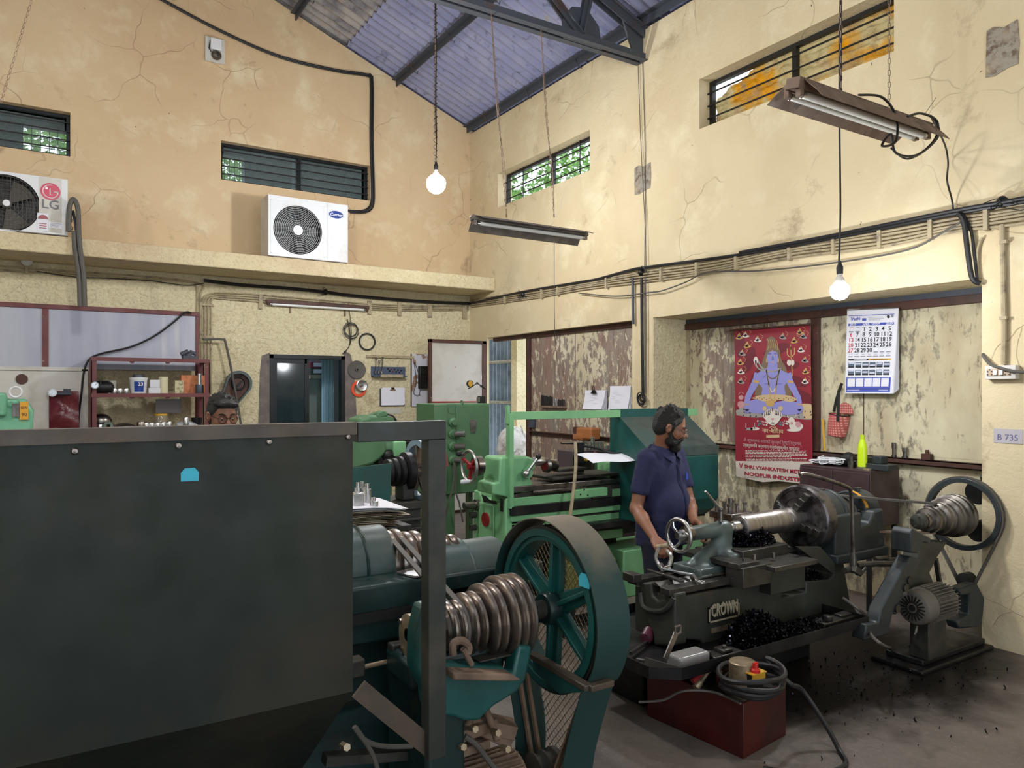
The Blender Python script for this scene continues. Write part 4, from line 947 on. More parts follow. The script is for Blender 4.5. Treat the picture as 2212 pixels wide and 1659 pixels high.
def poster():
 c = P2(850, 1600); t = thing('wall_poster', 'maroon devotional wall poster with a blue-skinned meditating figure on the bay panel', 'poster', (XP-.012, c.y, c.z))
 cols = [('print_maroon', '#8f2233'), ('print_white', '#d5c9bd'), ('print_lilac', '#8d8bc9'), ('print_lilac_dark', '#6664a4'), ('print_hair', '#7a6650'), ('print_gold', '#c39d5e'), ('print_leopard', '#c9ae84'), ('print_tiger', '#d9cfc4'), ('print_dark', '#3b2530'), ('print_pink', '#c28f92'), ('print_crimson', '#a8203a'), ('print_grey', '#9a948f'), ('print_green', '#5b7c7f'), ('print_deep', '#6b1a2a')]
 ms = [mat(n, h, .5, rvar=.05) for n, h in cols]; MA, WH, LI, LD, HA, GO, LE, TI, DK, PK, CR, GR, GN, DP = range(14)
 b = MB(); flat(b, [(512, 285), (1174, 255), (1195, 1445), (522, 1440)], MA, 0); flat(b, [(522, 1440), (1195, 1445), (1196, 1600), (1120, 1640), (900, 1615), (760, 1625), (600, 1590), (530, 1575)], WH, 0)
 for k in range(8): flat(b, ell(560+k*80, 420+((k*137) % 500), 46, 120, .3*k), DP, 1)
 ob('print_sheet', b, ms, t, sm=0)
 b = MB(); F = lambda p, m, L: flat(b, p, m, L)
 F(cr([(525, 1000), (600, 960), (800, 1000), (1190, 960), (1195, 1050), (1150, 1080), (900, 1050), (700, 1060), (530, 1040)]), GR, 2)
 F(cr([(1100, 940), (1190, 950), (1195, 1060), (1120, 1070)]), LE, 3)
 for k in range(26): F(ell(545+(k*53) % 640, 985+(k*31) % 80, 9, 5, k), DK, 4)
 F(cr([(790, 470), (760, 560), (735, 650), (720, 720), (690, 860), (760, 870), (800, 640), (890, 640), (940, 860), (1010, 870), (985, 720), (960, 620), (925, 560), (900, 470), (845, 430)]), HA, 4)   # hair
 F(cr([(790, 455), (800, 400), (790, 380), (835, 350), (875, 380), (870, 410), (900, 455), (905, 500), (785, 500)]), HA, 5)
 for a in range(5): F(strip(cr([(800+a*20, 370+a*3), (815+a*18, 420), (800+a*22, 470)]), 4), GO, 6)
 F(cr([(800, 625), (740, 655), (700, 690), (720, 760), (755, 800), (762, 880), (945, 880), (948, 790), (965, 760), (995, 690), (940, 655), (890, 625), (885, 590), (805, 590)]), LI, 6)   # torso
 F(strip(cr([(722, 675), (690, 760), (640, 860), (622, 910), (618, 960)]), [70]*3+[60]*5+[52]*6+[44]*4+[38, 36, 34]), LI, 7)
 F(strip(cr([(972, 675), (1003, 760), (1055, 860), (1076, 910), (1080, 960)]), [70]*3+[60]*5+[52]*6+[44]*4+[38, 36, 34]), LI, 7)
 F(ell(722, 960, 125, 62, -.05), LI, 8); F(ell(975, 975, 140, 62, .06), LI, 8.4); F(ell(840, 1000, 150, 34), LD, 7)
 F(cr([(660, 890), (760, 862), (945, 862), (1055, 895), (1000, 925), (900, 905), (850, 935), (790, 925), (720, 905)]), LE, 9); F(cr([(780, 915), (855, 910), (850, 960), (795, 960)]), GO, 10)
 for k in range(18): F(ell(690+k*21, 885+(k*13) % 24, 5, 3, k), DK, 10)
 for sx, cx in ((-1, 622), (1, 1080)):
  F(ell(cx, 975, 20, 30), LI, 9)
  for k in range(4): F(strip([(cx-14+9*k, 985), (cx-18+12*k, 1030-abs(k-1.5)*8)], 8), LI, 9)
  F(strip([(cx-20, 945-sx*2), (cx+20, 945+sx*2)], 9), GO, 10)
  F(strip([(cx+(-sx)*78-24, 742), (cx+(-sx)*78+24, 752)], 20), GO, 10)
 F(ell(845, 540, 50, 75), LI, 9); F(cr([(795, 520), (800, 470), (845, 452), (890, 470), (897, 520), (880, 490), (845, 478), (812, 490)]), HA, 10)
 for sx in (-1, 1):
  F(strip(cr([(845+sx*12, 505), (845+sx*25, 499), (845+sx*38, 507)]), 4), DK, 11); F(ell(845+sx*24, 520, 11, 4), TI, 11); F(ell(845+sx*24, 520, 4, 3.5), DK, 12); F(ell(845+sx*51, 560, 6, 22), GO, 10)
 F(cr([(842, 520), (850, 520), (856, 556), (846, 562), (836, 556)]), LD, 10); F(ell(846, 576, 15, 5), PK, 11); F(ell(845, 480, 5, 12), PK, 11)
 F(ell(775, 700, 3, 26, .8), LD, 8); F(ell(800, 765, 30, 3), LD, 8); F(ell(900, 765, 30, 3), LD, 8); F(ell(850, 840, 4, 6), LD, 8)
 for r_, m_ in ((1, GO), (.86, TI)): F(strip(cr([(790, 640), (800+10*r_, 760), (845, 860*r_+.14*700), (890-10*r_, 760), (905, 640)]), 9*r_), m_, 11)
 for k in range(12): F(ell(800+8*k, 690+30*math.sin(k*PI/11), 5, 5), HA, 12)
 F(strip(cr([(770, 640), (740, 610), (715, 560), (700, 535), (690, 560), (705, 610), (745, 645), (850, 655), (920, 630)]), [16]*26+[12]*15), GR, 10); F(ell(698, 560, 20, 32), TI, 11); F(ell(698, 575, 8, 18), DK, 12)
 # trident, drum
 F(strip([(1003, 440), (1018, 700)], 7), GO, 3); F(strip(cr([(975, 455), (975, 510), (1003, 530), (1035, 505), (1036, 450)]), 8), GO, 3); F([(995, 470), (1003, 415), (1011, 470)], GO, 3); F(ell(990, 580, 20, 26), TI, 4); F(ell(1022, 580, 14, 26), TI, 4)
 # pot
 F(ell(570, 945, 32, 30), PK, 5); F(ell(570, 885, 22, 20), PK, 5); F(strip(ell(570, 862, 20, 24, 0, 14, PI, 2*PI), 5), PK, 5)
 # small lamps and icons round the edge
 for k, (x, y) in enumerate([(625, 425), (715, 375), (935, 350), (1035, 385), (1095, 465), (1130, 555), (1135, 655), (1130, 740), (580, 495), (565, 575), (570, 655), (570, 740), (555, 350), (610, 335), (1115, 345), (1085, 310)]):
  m_ = (GO, TI, GR)[k % 3]
  F(ell(x, y+14, 32, 12, .1*(k % 3-1)), m_, 3); F(ell(x-4, y, 17, 18), m_, 3); F(ell(x, y+4, 9, 9), DK, 4); F(ell(x, y-20, 7, 9), GO, 4); F(strip(cr([(x+30, y), (x+45, y-25), (x+20, y-45)]), 3), GO, 2)
 # tiger head
 F(ell(845, 1040, 82, 58), TI, 11); F(cr([(770, 1040), (790, 1090), (830, 1125), (870, 1122), (905, 1085), (920, 1040)]), TI, 10.4)
 for sx in (-1, 1):
  F(ell(845+sx*70, 980, 20, 20), LE, 10); F(ell(845+sx*33, 1032, 12, 7, sx*.3), DK, 12); F(ell(845+sx*33, 1032, 5, 5), GN, 13)
  for k in range(4): F(strip(cr([(845+sx*(14+k*17), 985+k*6), (845+sx*(24+k*15), 1002+k*9), (845+sx*(20+k*17), 1020+k*11)]), 5), DK, 12)
 F([(828, 1066), (864, 1066), (846, 1090)], PK, 12); F(strip([(846, 1090), (846, 1112)], 3), DK, 12); F(ell(846, 1108, 18, 4), DK, 12); F(ell(846, 990, 6, 20), DK, 12)
 for k in range(24): F(ell(715+(k*29) % 90+(150 if k % 2 else 0)*1.2, 1090+(k*17) % 42, 8, 7), (TI, GN, PK)[k % 3], 10)
 # cow
 F(ell(1050, 1135, 62, 38, .1), TI, 6); F(ell(1010, 1090, 28, 34), TI, 7); F(ell(1012, 1110, 12, 14), PK, 8); F(ell(1070, 1120, 26, 26), PK, 8); F(strip(cr([(985, 1065), (970, 1040), (985, 1025)]), 5), TI, 6); F(strip(cr([(1035, 1060), (1050, 1040), (1040, 1022)]), 5), TI, 6); F(ell(1030, 1170, 60, 14), TI, 7)
 F(ell(640, 1160, 34, 12), GR, 4); F(ell(690, 1158, 40, 14), TI, 4); F(strip([(612, 1110), (612, 1170)], 8), PK, 4); F(strip([(688, 1105), (688, 1160)], 7), GR, 4)
 F(strip([(790, 1225), (905, 1222)], 24), LE, 3)
 # om sign
 F(strip(cr([(815, 1150), (840, 1138), (850, 1152), (832, 1160), (855, 1166), (842, 1180), (815, 1172)]), 6), LE, 4); F(strip(cr([(850, 1162), (870, 1150), (882, 1162), (872, 1174)]), 6), LE, 4); F(strip(cr([(845, 1140), (860, 1146), (876, 1138)]), 5), LE, 4); F(ell(862, 1132, 4, 4), LE, 4)
 ob('printed_figure', b, ms, t, sm=0)
 b = MB()
 def tx(s_, x, y, w, size, m, al='LEFT', bold=.0):
  p = P2(x, y, 5); y2 = P2(x+w, y, 5).y; b.text(s_, p, (0, -1, 0), (0, 0, 1), size, .0004, m, 'LEFT', bold, abs(p.y-y2))
 tx('नमः शिवाय', 755, 1190, 185, .055, LE, bold=.01)
 tx('ॐ त्र्यम्बकं यजामहे सुगन्धिं पुष्टि वर्धनम्', 590, 1268, 510, .042, PK); tx('उर्वारुकमिव बन्धनान् मृत्योर्मुक्षीय मामृतात्', 585, 1312, 500, .042, TI)
 r2 = random.Random(4)
 for k, y in enumerate((1345, 1358, 1371, 1384, 1397, 1412, 1424, 1436)):
  x = 608+(8 if k > 5 else 0)
  while x < 1130-(120 if k in (4, 7) else 0):
   w = r2.uniform(10, 34); flat(b, [(x, y+(x-600)*.01), (x+w, y+(x-600)*.01), (x+w, y+6+(x-600)*.01), (x, y+6+(x-600)*.01)], TI, 4); x += w+6
 tx('V', 552, 1500, 34, .07, CR, bold=.02); tx('SHRI VYANKATESH METAL', 598, 1500, 545, .047, CR, bold=.025); tx('NOOPUR INDUSTRIES', 598, 1562, 575, .047, CR, bold=.03)
 for y in (1512, 1576, 1584):
  x = 598
  while x < 1120: w = r2.uniform(8, 26); flat(b, [(x, y), (x+w, y+1), (x+w, y+4), (x, y+3)], GR, 4); x += w+7
 ob('printed_lettering', b, ms, t, sm=0)
 a, c = P2(478, 308, 0, XP-.02), P2(1180, 242, 0, XP-.02); c.z = a.z = (a.z+c.z)/2
 a = P2(478, 300, 0, XP-.086); c = P2(1182, 245, 0, XP-.086)
 ob('hanging_rod', MB().cyl(a, c, .009), M['brownfr'], t)
 n = P2(805, 190, 0, XP-.055); ob('hanging_string', MB().tube([P2(765, 268, 0, XP-.086), n, P2(825, 262, 0, XP-.086)], .0018, 4), M['cable'], t)
poster()
# ================================================================ calendar
def calendar():
 X0 = XP-.10; c = P2(1700, 840, 0, X0); t = thing('wall_calendar', 'white month calendar with blue bands hanging beside the poster', 'calendar', (X0, c.y, c.z))
 ms = [M['paper'], mat('calendar_blue', '#4858b0', .5), M['ink'], mat('calendar_red', '#c4404c', .6), mat('calendar_grey', '#8f8f9c', .6), M['yellow'], mat('calendar_photo', '#5a6878', .6), mat('calendar_pale', '#c9cce0', .6)]
 PA, BL, IN, RE, GY, YE, PH, PL = range(8); b = MB(); F = lambda p, m, L: flat(b, p, m, L, X0)
 T, Bm = lambda x: 120-(x-1497)*.028, 848
 F([(1497, 122), (1945, 102), (1895, 850), (1478, 848)], PA, 0)
 def q(fx, z): # left/right edges narrow downwards
  f = (z-120)/730; l = 1497-19*f; r = 1945-50*f; return l+(r-l)*fx
 def bar(x0, x1, z0, z1, m, L=1):
  sl = lambda x, z: z+((x-.5)*-18*(1-(z-120)/730))
  F([(q(x0, z0), sl(x0, z0)), (q(x1, z0), sl(x1, z0)), (q(x1, z1), sl(x1, z1)), (q(x0, z1), sl(x0, z1))], m, L)
 bar(.03, .93, 160, 166, BL); bar(.03, .93, 232, 254, BL); F(ell(1857, 178, 14, 14), IN, 1); F(ell(1892, 172, 13, 13), GY, 1); bar(.30, .38, 190, 212, BL)
 for k in range(4): bar(.42, .76-.04*k, 184+9*k, 187+9*k, GY)
 F([(1530, 210), (1545, 190), (1552, 190), (1538, 212)], BL, 1)
 def tx(s_, fx, z, size, m, al='CENTER', bold=.02, w=None):
  zz = z+((fx-.5)*-18*(1-(z-120)/730)); b.text(s_, P2(q(fx, z), zz, 2, X0), (0, -1, 0), (0, 0, 1), size, .0004, m, al, bold)
 tx('Vashi', .17, 205, .040, BL); tx('2025', .12, 250, .030, PA); tx('2025', .84, 250, .030, PA); tx('APRIL / अप्रैल', .48, 250, .026, PA)
 for col in range(7):
  fx = .09+.127*col; bar(fx-.04, fx+.04, 268, 272, RE if col == 0 else GY)
 day = 1
 for row in range(5):
  for col in range(7):
   fx = .09+.127*col; z = 300+46*row
   bar(fx-.058, fx+.058, z+14, z+16, PL); bar(fx+.058, fx+.062, z-28, z+15, PL)
   if row == 0 and col < 2: bar(fx-.045, fx+.045, z, z+10, GY); continue
   if day > 30:
    bar(fx-.045, fx+.045, z-2, z+8, GY); continue
   tx(str(day), fx, z+3, .048, RE if col == 0 else IN); day += 1
 for col in range(7): fx = .09+.127*col; bar(fx-.03, fx+.03, 505, 508, GY); bar(fx-.05, fx+.05, 520, 528, GY)
 bar(.05, .46, 545, 560, IN); bar(.46, .92, 545, 560, YE); bar(.16, .42, 550, 554, PA, 2); bar(.5, .85, 550, 554, IN, 2)
 for r_ in range(2):
  for c_ in range(6):
   fx = .05+.145*c_; z = 575+66*r_; bar(fx, fx+.125, z, z+48, PH, 1); bar(fx+.01, fx+.115, z+(c_*7) % 22, z+(c_*7) % 22+14, PL, 2); bar(fx, fx+.125, z+36, z+48, IN, 2)
 bar(.02, .94, 708, 836, BL)
 for c_ in range(5): fx = .045+.175*c_; bar(fx, fx+.155, 716, 788, PA, 2)
 bar(.04, .30, 818, 822, PA, 2); bar(.7, .9, 818, 822, PA, 2); bar(.02, .94, 808, 812, IN, 2)
 ob('top_page', b, ms, t, sm=0)
 p = MB()
 for k in range(6):
  o = .010*k+.006; e = 10+k*9; A = [(1503+k, 112), (1948, 100), (1895+e, 850-k*7), (1484+k, 845-k)]
  pts = [P2(x, z, 0, X0+o*(.3 if i in (0, 1) else 1)) for i, (x, z) in enumerate(A)]; p.prism(pts, (.001, 0, 0))
 ob('pages', p, M['paper'], t, sm=0)
 ob('top_binding', MB().cyl(P2(1497, 121, 0, X0), P2(1950, 101, 0, X0), .006, n=8), M['steel'], t)
calendar()
# lunch bag hanging from a strap
def bag():
 X0 = XP-.07; g = lambda x, z: P2(x, z, 0, X0); c = g(1415, 1230); t = thing('lunch_bag', 'small red checked bag hanging from a black strap below the calendar', 'bag', c)
 bm = bpy.data.materials.new('red_checked_cloth'); bm.use_nodes = True; nt = bm.node_tree; B = nt.nodes['Principled BSDF']; co = ncoord(nt, (1, 1, 1)); wv = nt.nodes.new('ShaderNodeTexWave'); wv.bands_direction = 'Z'; wv.inputs['Scale'].default_value = 14; wv.inputs['Distortion'].default_value = 1.5; nt.links.new(co, wv.inputs[0])
 w2 = nt.nodes.new('ShaderNodeTexWave'); w2.bands_direction = 'Y'; w2.inputs['Scale'].default_value = 16; nt.links.new(co, w2.inputs[0]); mu = nt.nodes.new('ShaderNodeMath'); mu.operation = 'MULTIPLY'; nt.links.new(wv.outputs[1], mu.inputs[0]); nt.links.new(w2.outputs[1], mu.inputs[1])
 nt.links.new(nmix(nt, mu.outputs[0], '#b5534f', '#dba89a'), B.inputs[0]); B.inputs['Roughness'].default_value = .9
 top, bot = g(1430, 1035), g(1405, 1225); ax = top-bot; prof = [(0, .0), (.0, .062), (.01, .072), (ax.length*.5, .082), (ax.length, .084), (ax.length, .078), (.02, .064)]
 ob('body', MB().lathe(bot, ax, prof, 28), bm, t); ob('rim', MB().ring(top, ax, .083, .005, 28, 6), M['black'], t)
 lid = g(1450, 915); mb = MB().lathe(top+V((0, 0, .0)), (1, 0, 0), [(0, .001), (.0, .075), (.006, .075), (.006, .001)], 28, arc=(-PI/2, PI/2), ref=(0, 0, 1)); mb.v = [(x+.03, y-.03, top.z+.01+(z-top.z)*1.25) for x, y, z in mb.v]; ob('lid', mb, bm, t)
 st = [g(1380, 1010), g(1410, 900), g(1455, 780), g(1470, 765), g(1475, 830), g(1473, 960), g(1468, 1090)]
 s2 = MB()
 for i in range(len(st)-1): s2.beam(st[i]+V((-.085 if i > 3 else -.03*i/3, 0, 0)), st[i+1]+V((-.085 if i > 2 else -.03*(i+1)/3, 0, 0)), .026, .003, (1, 0, 0))
 ob('strap', s2, M['black'], t)
bag()
# papers and tool strip on the brown bay
def papers(u0, v0, u1, v1, n, label, clip=True):
 X0 = XR+.115; a, b = ox(u0, v1, X0), ox(u1, v0, X0); y0, y1, z0, z1 = b.y, a.y, a.z, ox(u0, v0, X0).z
 t = thing('hanging_papers', label, 'papers', (X0, (y0+y1)/2, z0), 'papers clipped on the brown bay panel'); mb = MB(); r2 = random.Random(n)
 for k in range(n):
  d = -.018*(n-1-k)/n*2.4; z = r2.uniform(-.012, .012)-.03*(n-k)/n
  def fn(a_, b_): return (X0-.004-.006*k-.02*(1-b_)**2*(1+.3*k)-.02*a_*a_*(1-b_), y1-(y1-y0)*a_+d*(1-b_), z0+z+(z1-z0-z)*b_)
  mb.grid(fn, 6, 8)
 ob('sheet', mb, M['paper'], t, sm=60)
 l = MB(); X1 = X0-.02-.006*n
 for k in range(7):
  yy = y1-(y1-y0)*r2.uniform(.2, .6); zz = z0+(z1-z0)*(.3+.08*k); l.box((X1-.024*(1-(zz-z0)/(z1-z0))**2-.001, yy-.05, zz), (X1-.024*(1-(zz-z0)/(z1-z0))**2-.0005, yy+.03, zz+.002))
 ob('pencil_lines', l, mat('faint_pencil', '#9c9cb4', .8), t, sm=0)
 if clip: yc = (y0+y1)/2; ob('bulldog_clip', MB().prism([(X1-.006, yc-.05, z1-.04), (X1-.006, yc+.05, z1-.04), (X1-.006, yc+.018, z1+.005), (X1-.006, yc-.018, z1+.005)], (.012, 0, 0)).tube([(X1, yc-.02, z1), (X1, yc-.015, z1+.05), (X1, yc+.015, z1+.05), (X1, yc+.02, z1)], .003, 5), M['black_m'], t)
papers(1268, 843, 1312, 883, 5, 'fan of white papers in a bulldog clip on the brown bay panel')
papers(1320, 834, 1365, 884, 3, 'white drawing sheets pinned on the brown bay panel beside the pilaster', False)
X0 = XR+.11; t = thing('tool_strip', 'small wooden strip holding a row of cutting tools on the brown bay panel', 'tool holder', ox(1198, 878, X0))
a, b = ox(1172, 878, X0), ox(1224, 874, X0); ob('ledge', MB().box((X0-.05, b.y, a.z-.012), (X0, a.y, a.z+.012)), M['rust'], t)
for k in range(14):
 y = a.y-.02-(a.y-b.y-.04)*k/13; h = .16-.006*k+random.uniform(-.012, .012); ob('cutting_tool', MB().cyl((X0-.028, y, a.z), (X0-.02, y+.006, a.z+h), .010, n=8), M['steel_d'] if k in (7, 8, 9) else M['black_m'], t)
# ================================================================ far left: partition, shelf rack, small machines
YL = 9.45
def partition():
 x1 = oy(430, 700, YL).x; xm = oy(98, 700, YL).x; zt, zm = 2.64, oy(200, 798, YL).z
 t = thing('partition_screen', 'white laminate partition in a maroon steel frame behind the shelf rack', 'partition', (xm, YL, 0))
 for a, b in ((-3.5, xm-.03), (xm+.03, x1-.04)): ob('panel', MB().box((a, YL, zm), (b, YL+.012, zt-.05)), M['partition'], t)
 for a, b in (((-3.5, YL-.015, zt-.05), (x1, YL+.03, zt)), ((xm-.03, YL-.015, 0), (xm+.03, YL+.03, zt-.05)), ((x1-.04, YL-.015, 0), (x1, YL+.03, zt-.05))): ob('frame_bar', MB().box(a, b), M['maroon'], t, bev=.003)
 xl = oy(190, 850, YL).x
 ob('lower_board', MB().box((-3.5, YL-.03, .5), (xl, YL-.016, zm+.0)), M['white2'], t, bev=.003)
 ob('board_edge', MB().box((-3.5, YL-.045, zm-.02), (xl+.02, YL-.030, zm+.02)).box((xl-.06, YL-.045, .5), (xl, YL-.030, zm)), M['white2'], t)
 c = oy(47, 819, YL-.035); ob('cable_hole', MB().cyl(c, c+V((0, -.006, 0)), .055, n=24), M['brownfr'], t)
partition()
run('black_cable', 'black cable swooping from the partition corner down behind the shelf rack', [[oy(u, v, YL-.05) for u, v in ((413, 677), (400, 675), (370, 700), (330, 728), (280, 750), (215, 765), (190, 780), (180, 810), (176, 850), (170, 900), (168, 960))]], .011, 'cable')
# maroon shelf rack
YS0, YS1 = 8.95, 9.36
RX0, RX1 = oy(197, 850, YS0).x, oy(453, 850, YS0).x
ZS = [oy(330, v, YS0).z for v in (776, 852, 929)]
def rack():
 t = thing('shelf_rack', 'maroon steel shelf rack with small parts on its shelves', 'shelf', ((RX0+RX1)/2, YS1, 0)); z0 = ZS[0]
 for x in (RX0, RX1-.05):
  for y in (YS0, YS1-.05): ob('upright', MB().box((x, y, 0), (x+.05, y+.008, z0)).box((x if x == RX0 else x+.042, y, 0), (x+.008 if x == RX0 else x+.05, y+.05, z0)), M['maroon'], t)
 for z in ZS+[.8, .3]:
  ob('shelf', MB().box((RX0, YS0-.005, z-.03), (RX1, YS0+.003, z+.012)).box((RX0, YS0+.003, z-.006), (RX1, YS1, z)).box((RX0, YS0, z-.03), (RX0+.008, YS1, z+.012)).box((RX1-.008, YS0, z-.03), (RX1, YS1, z+.012)), M['maroon'], t)
  g = MB()
  for f in (.33, .63): x = RX0+(RX1-RX0)*f; g.prism([(x-.04, YS0+.01, z-.007), (x+.04, YS0+.01, z-.007), (x+.01, YS0+.01, z-.05), (x-.01, YS0+.01, z-.05)], (0, .03, 0));
  ob('stiffener', g, M['maroon'], t)
 ob('side_sheet', MB().box((RX0-.004, YS0+.05, .2), (RX0-.001, YS1-.02, z0-.02)), M['maroon'], t)
rack()
sx = lambda u, sh=1, dy=.1: (V((oy(u, 850, YS0+dy).x, YS0+dy, ZS[sh]+.001)))
def steel_block(u, sh, w, h, label, m='steel', dy=.1, kind='cyl', cat='steel part', group=None):
 p = sx(u, sh, dy); mb = MB()
 if kind == 'cyl': mb.lathe(p, (0, 0, 1), [(0, w*.94), (.004, w), (h-.006, w), (h, w*.9), (h, w*.35), (h-.01, w*.33)], 20)
 elif kind == 'cup': mb.lathe(p, (0, 0, 1), [(0, w*.7), (h*.15, w*.95), (h*.8, w), (h, w*.85), (h, w*.5), (h*.6, w*.5)], 20)
 else: mb.box((p.x-w, p.y-w*.8, p.z), (p.x+w, p.y+w*.8, p.z+h))
 return ob('steel_part' if cat == 'steel part' else cat.replace(' ', '_'), mb, M[m] if isinstance(m, str) else m, label=label, cat=cat, group=group, bev=.004 if kind == 'box' else 0)
for k, u in enumerate((234, 247, 259, 273)):
 steel_block(u, 1, .028, .065, ['leftmost', 'second', 'third', 'rightmost'][k]+' of four short shiny steel bushes in a row on the rack middle shelf', group='steel bushes on the middle shelf')
# paint tub
p = sx(299, 1, .14); t = thing('paint_tub', 'white paint tub with a blue label and grey cap on the rack', 'tub', p)
ob('body', MB().lathe(p, (0, 0, 1), [(0, .075), (.01, .08), (.155, .088), (.165, .093), (.185, .093), (.185, .07)], 28), M['white'], t)
ob('cap', MB().lathe(p, (0, 0, 1), [(.186, .06), (.215, .058), (.22, .05), (.22, 0)], 24), M['truss'], t)
lb = MB().lathe(p, (0, 0, 1), [(.03, .0825), (.14, .0885)], 10, 0, arc=(-.6+PI, .55+PI), ref=(0, 1, 0)); lb.text('23', p+V((.012, -.091, .095)), (1, .05, 0), (0, 0, 1), .05, .001, 1, 'CENTER', .02)
ob('label', lb, [M['navyp'], M['whitep']], t)
p = sx(333, 1, .12); mb = MB().box((p.x-.06, p.y-.04, p.z), (p.x+.06, p.y+.04, p.z+.07)).box((p.x-.045, p.y-.035, p.z+.07), (p.x+.055, p.y+.035, p.z+.16)); ob('nylon_block', mb, mat('white_nylon', '#d6d5da', .5), label='white stepped plastic block on the rack middle shelf', cat='block', bev=.006)
p = sx(353, 1, .14); ob('nylon_roll', MB().lathe(p, (0, 0, 1), [(0, .05), (.19, .05), (.195, .046), (.195, 0)], 24), mat('cream_nylon', '#cfc7a4', .5), label='tall cream plastic roll standing beside the white block', cat='roll')
p = sx(386, 1, .12); ob('nylon_block', MB().box((p.x-.045, p.y-.04, p.z), (p.x+.045, p.y+.04, p.z+.155)), mat('mottled_cream', '#c3bb96', .6, 0, [('#8f8868', 30, .5, .6)]), label='mottled cream block standing before the orange box', cat='block', bev=.004)
p = sx(410, 1, .22); ob('cardboard_box', MB().box((p.x-.10, p.y-.06, p.z), (p.x+.16, p.y+.06, p.z+.215)), mat('orange_carton', '#c4794f', .7, 0, [('#a8603c', 20, .5, .7)]), label='orange cardboard box at the right end of the rack middle shelf', cat='box', bev=.003)
steel_block(431, 1, .045, .11, 'dark iron socket with a bright rod standing at the rack right end', 'truss', .08); p = sx(431, 1, .08)
ob('steel_rod', MB().cyl((p.x, p.y, p.z+.10), (p.x, p.y, p.z+.235), .024), M['steel'], label='bright vertical steel rod standing in the dark iron socket', cat='rod')
# pressure gauge assembly
p = sx(215, 1, .10); t = thing('chuck_part', 'dark round chuck with a small dial at the left of the rack shelf', 'chuck', p)
ob('body', MB().cyl((p.x-.05, p.y, p.z+.075), (p.x+.08, p.y, p.z+.075), .07).sph((p.x+.08, p.y, p.z+.075), (.06, .065, .065)), M['black_m'], t)
c = oy(205, 832, YS0-.06); ob('dial', MB().cyl(c, c+V((0, .03, 0)), .038, n=24), M['steel'], t); g = MB().ring(c, (0, 1, 0), .036, .005, 24, 6)
g.tube([c, c+V((.02, -.002, .02))], .002, 4); g.tube([c+V((0, .02, .03)), c+V((.02, .03, .07)), c+V((.06, .04, .05)), c+V((.05, .05, -.01))], .004, 5); ob('dial_rim', g, M['steel_d'], t)
p = sx(241, 1, .2); ob('glass_jar', MB().lathe(p, (0, 0, 1), [(0, .045), (.15, .05), (.15, .04)], 20), mat('cloudy_jar', '#a7a79a', .2), label='cloudy glass jar behind the steel bushes', cat='jar')
# bottom shelf things
for k, (u, w, h, m, lab) in enumerate([(216, .04, .07, 'steel', 'short bright ring at the left end'), (305, .045, .09, 'steel_br', 'squat brownish cylinder right of the domed cover'), (316, .032, .075, 'steel', 'first bright bush'), (328, .032, .075, 'steel', 'second bright bush'), (341, .032, .075, 'steel', 'third bright bush'), (353, .032, .08, 'steel', 'fourth bright bush'), (366, .03, .085, 'steel', 'fifth bright bush'), (402, .032, .13, 'steel', 'tall bright turned pin')]):
 steel_block(u, 2, w, h, lab+' on the rack bottom shelf in view', m, group='steel parts on the bottom shelf')
p = sx(218, 2, .25); ob('dome_cover', MB().sph(p+V((.0, 0, .092)), (.11, .09, .09), 24), M['steel_d'], label='bright domed metal cover at the left end of the bottom shelf', cat='cover')
p = sx(268, 2, .12); ob('dish_cover', MB().lathe(p, (0, 0, 1), [(0, .12), (.02, .125), (.05, .11), (.075, .05), (.08, 0)], 30), M['steel_d'], label='low oval polished dish lying on the bottom shelf', cat='dish')
p = sx(235, 2, .06); ob('pipe_ring', MB().band((p.x, p.y, p.z+.05), (.35, 1, 0), .02, .05, .05, 24), M['steel'], label='thick pale ring standing on edge on the bottom shelf', cat='ring')
p = sx(348, 2, .26); t = thing('glass_jar', 'glass jar with a yellow lid at the back of the bottom shelf', 'jar', p); ob('glass', MB().lathe(p, (0, 0, 1), [(0, .07), (.14, .072), (.15, .065)], 20), mat('brown_jar', '#8c806c', .15), t); ob('lid', MB().cyl(p+V((0, 0, .15)), p+V((0, 0, .17)), .068), M['yellow'], t)
p = sx(398, 2, .22); ob('plastic_bag', sdf_mb([('e', p+V((.0, -.05, .04)), (.10, .06, .045)), ('e', p+V((.09, -.04, .03)), (.07, .05, .035))], .01, .03), mat('milky_plastic_bag', '#b9b9bf', .25), label='milky plastic bag lying near the right of the bottom shelf', cat='bag')
p = sx(425, 2, .2); ob('oil_cup', MB().lathe(p, (0, 0, 1), [(0, .055), (.12, .06), (.12, .05), (.02, .045)], 20), M['black_m'], label='black cup at the right end of the bottom shelf', cat='cup')
p = V((oy(360, 850, YS1+.05).x, YS1+.045, 0)); a, b = oy(336, 892, YS1+.05), oy(392, 862, YS1+.05)
ob('pinned_paper', MB().box((a.x, YS1+.045, a.z), (b.x, YS1+.048, b.z)), mat('grey_note', '#a7a2a6', .8), label='grey sheet of paper hanging behind the rack bottom compartment', cat='paper')
p = V((oy(410, 770, YS0+.15).x, YS0+.15, ZS[0]+.014)); mb = MB().cb(p+V((0, 0, .02)), (.16, .1, .04)).cb(p+V((-.03, 0, .06)), (.1, .07, .04), Matrix.Rotation(.25, 3, 'Y')).cyl(p+V((-.10, -.03, .05)), p+V((-.02, -.03, .09)), .025).cyl(p+V((.0, .02, .09)), p+V((.07, .02, .06)), .022)
ob('vise_jaw', mb, M['truss'], label='rusty little vise lying on top of the rack', cat='vise', bev=.004)
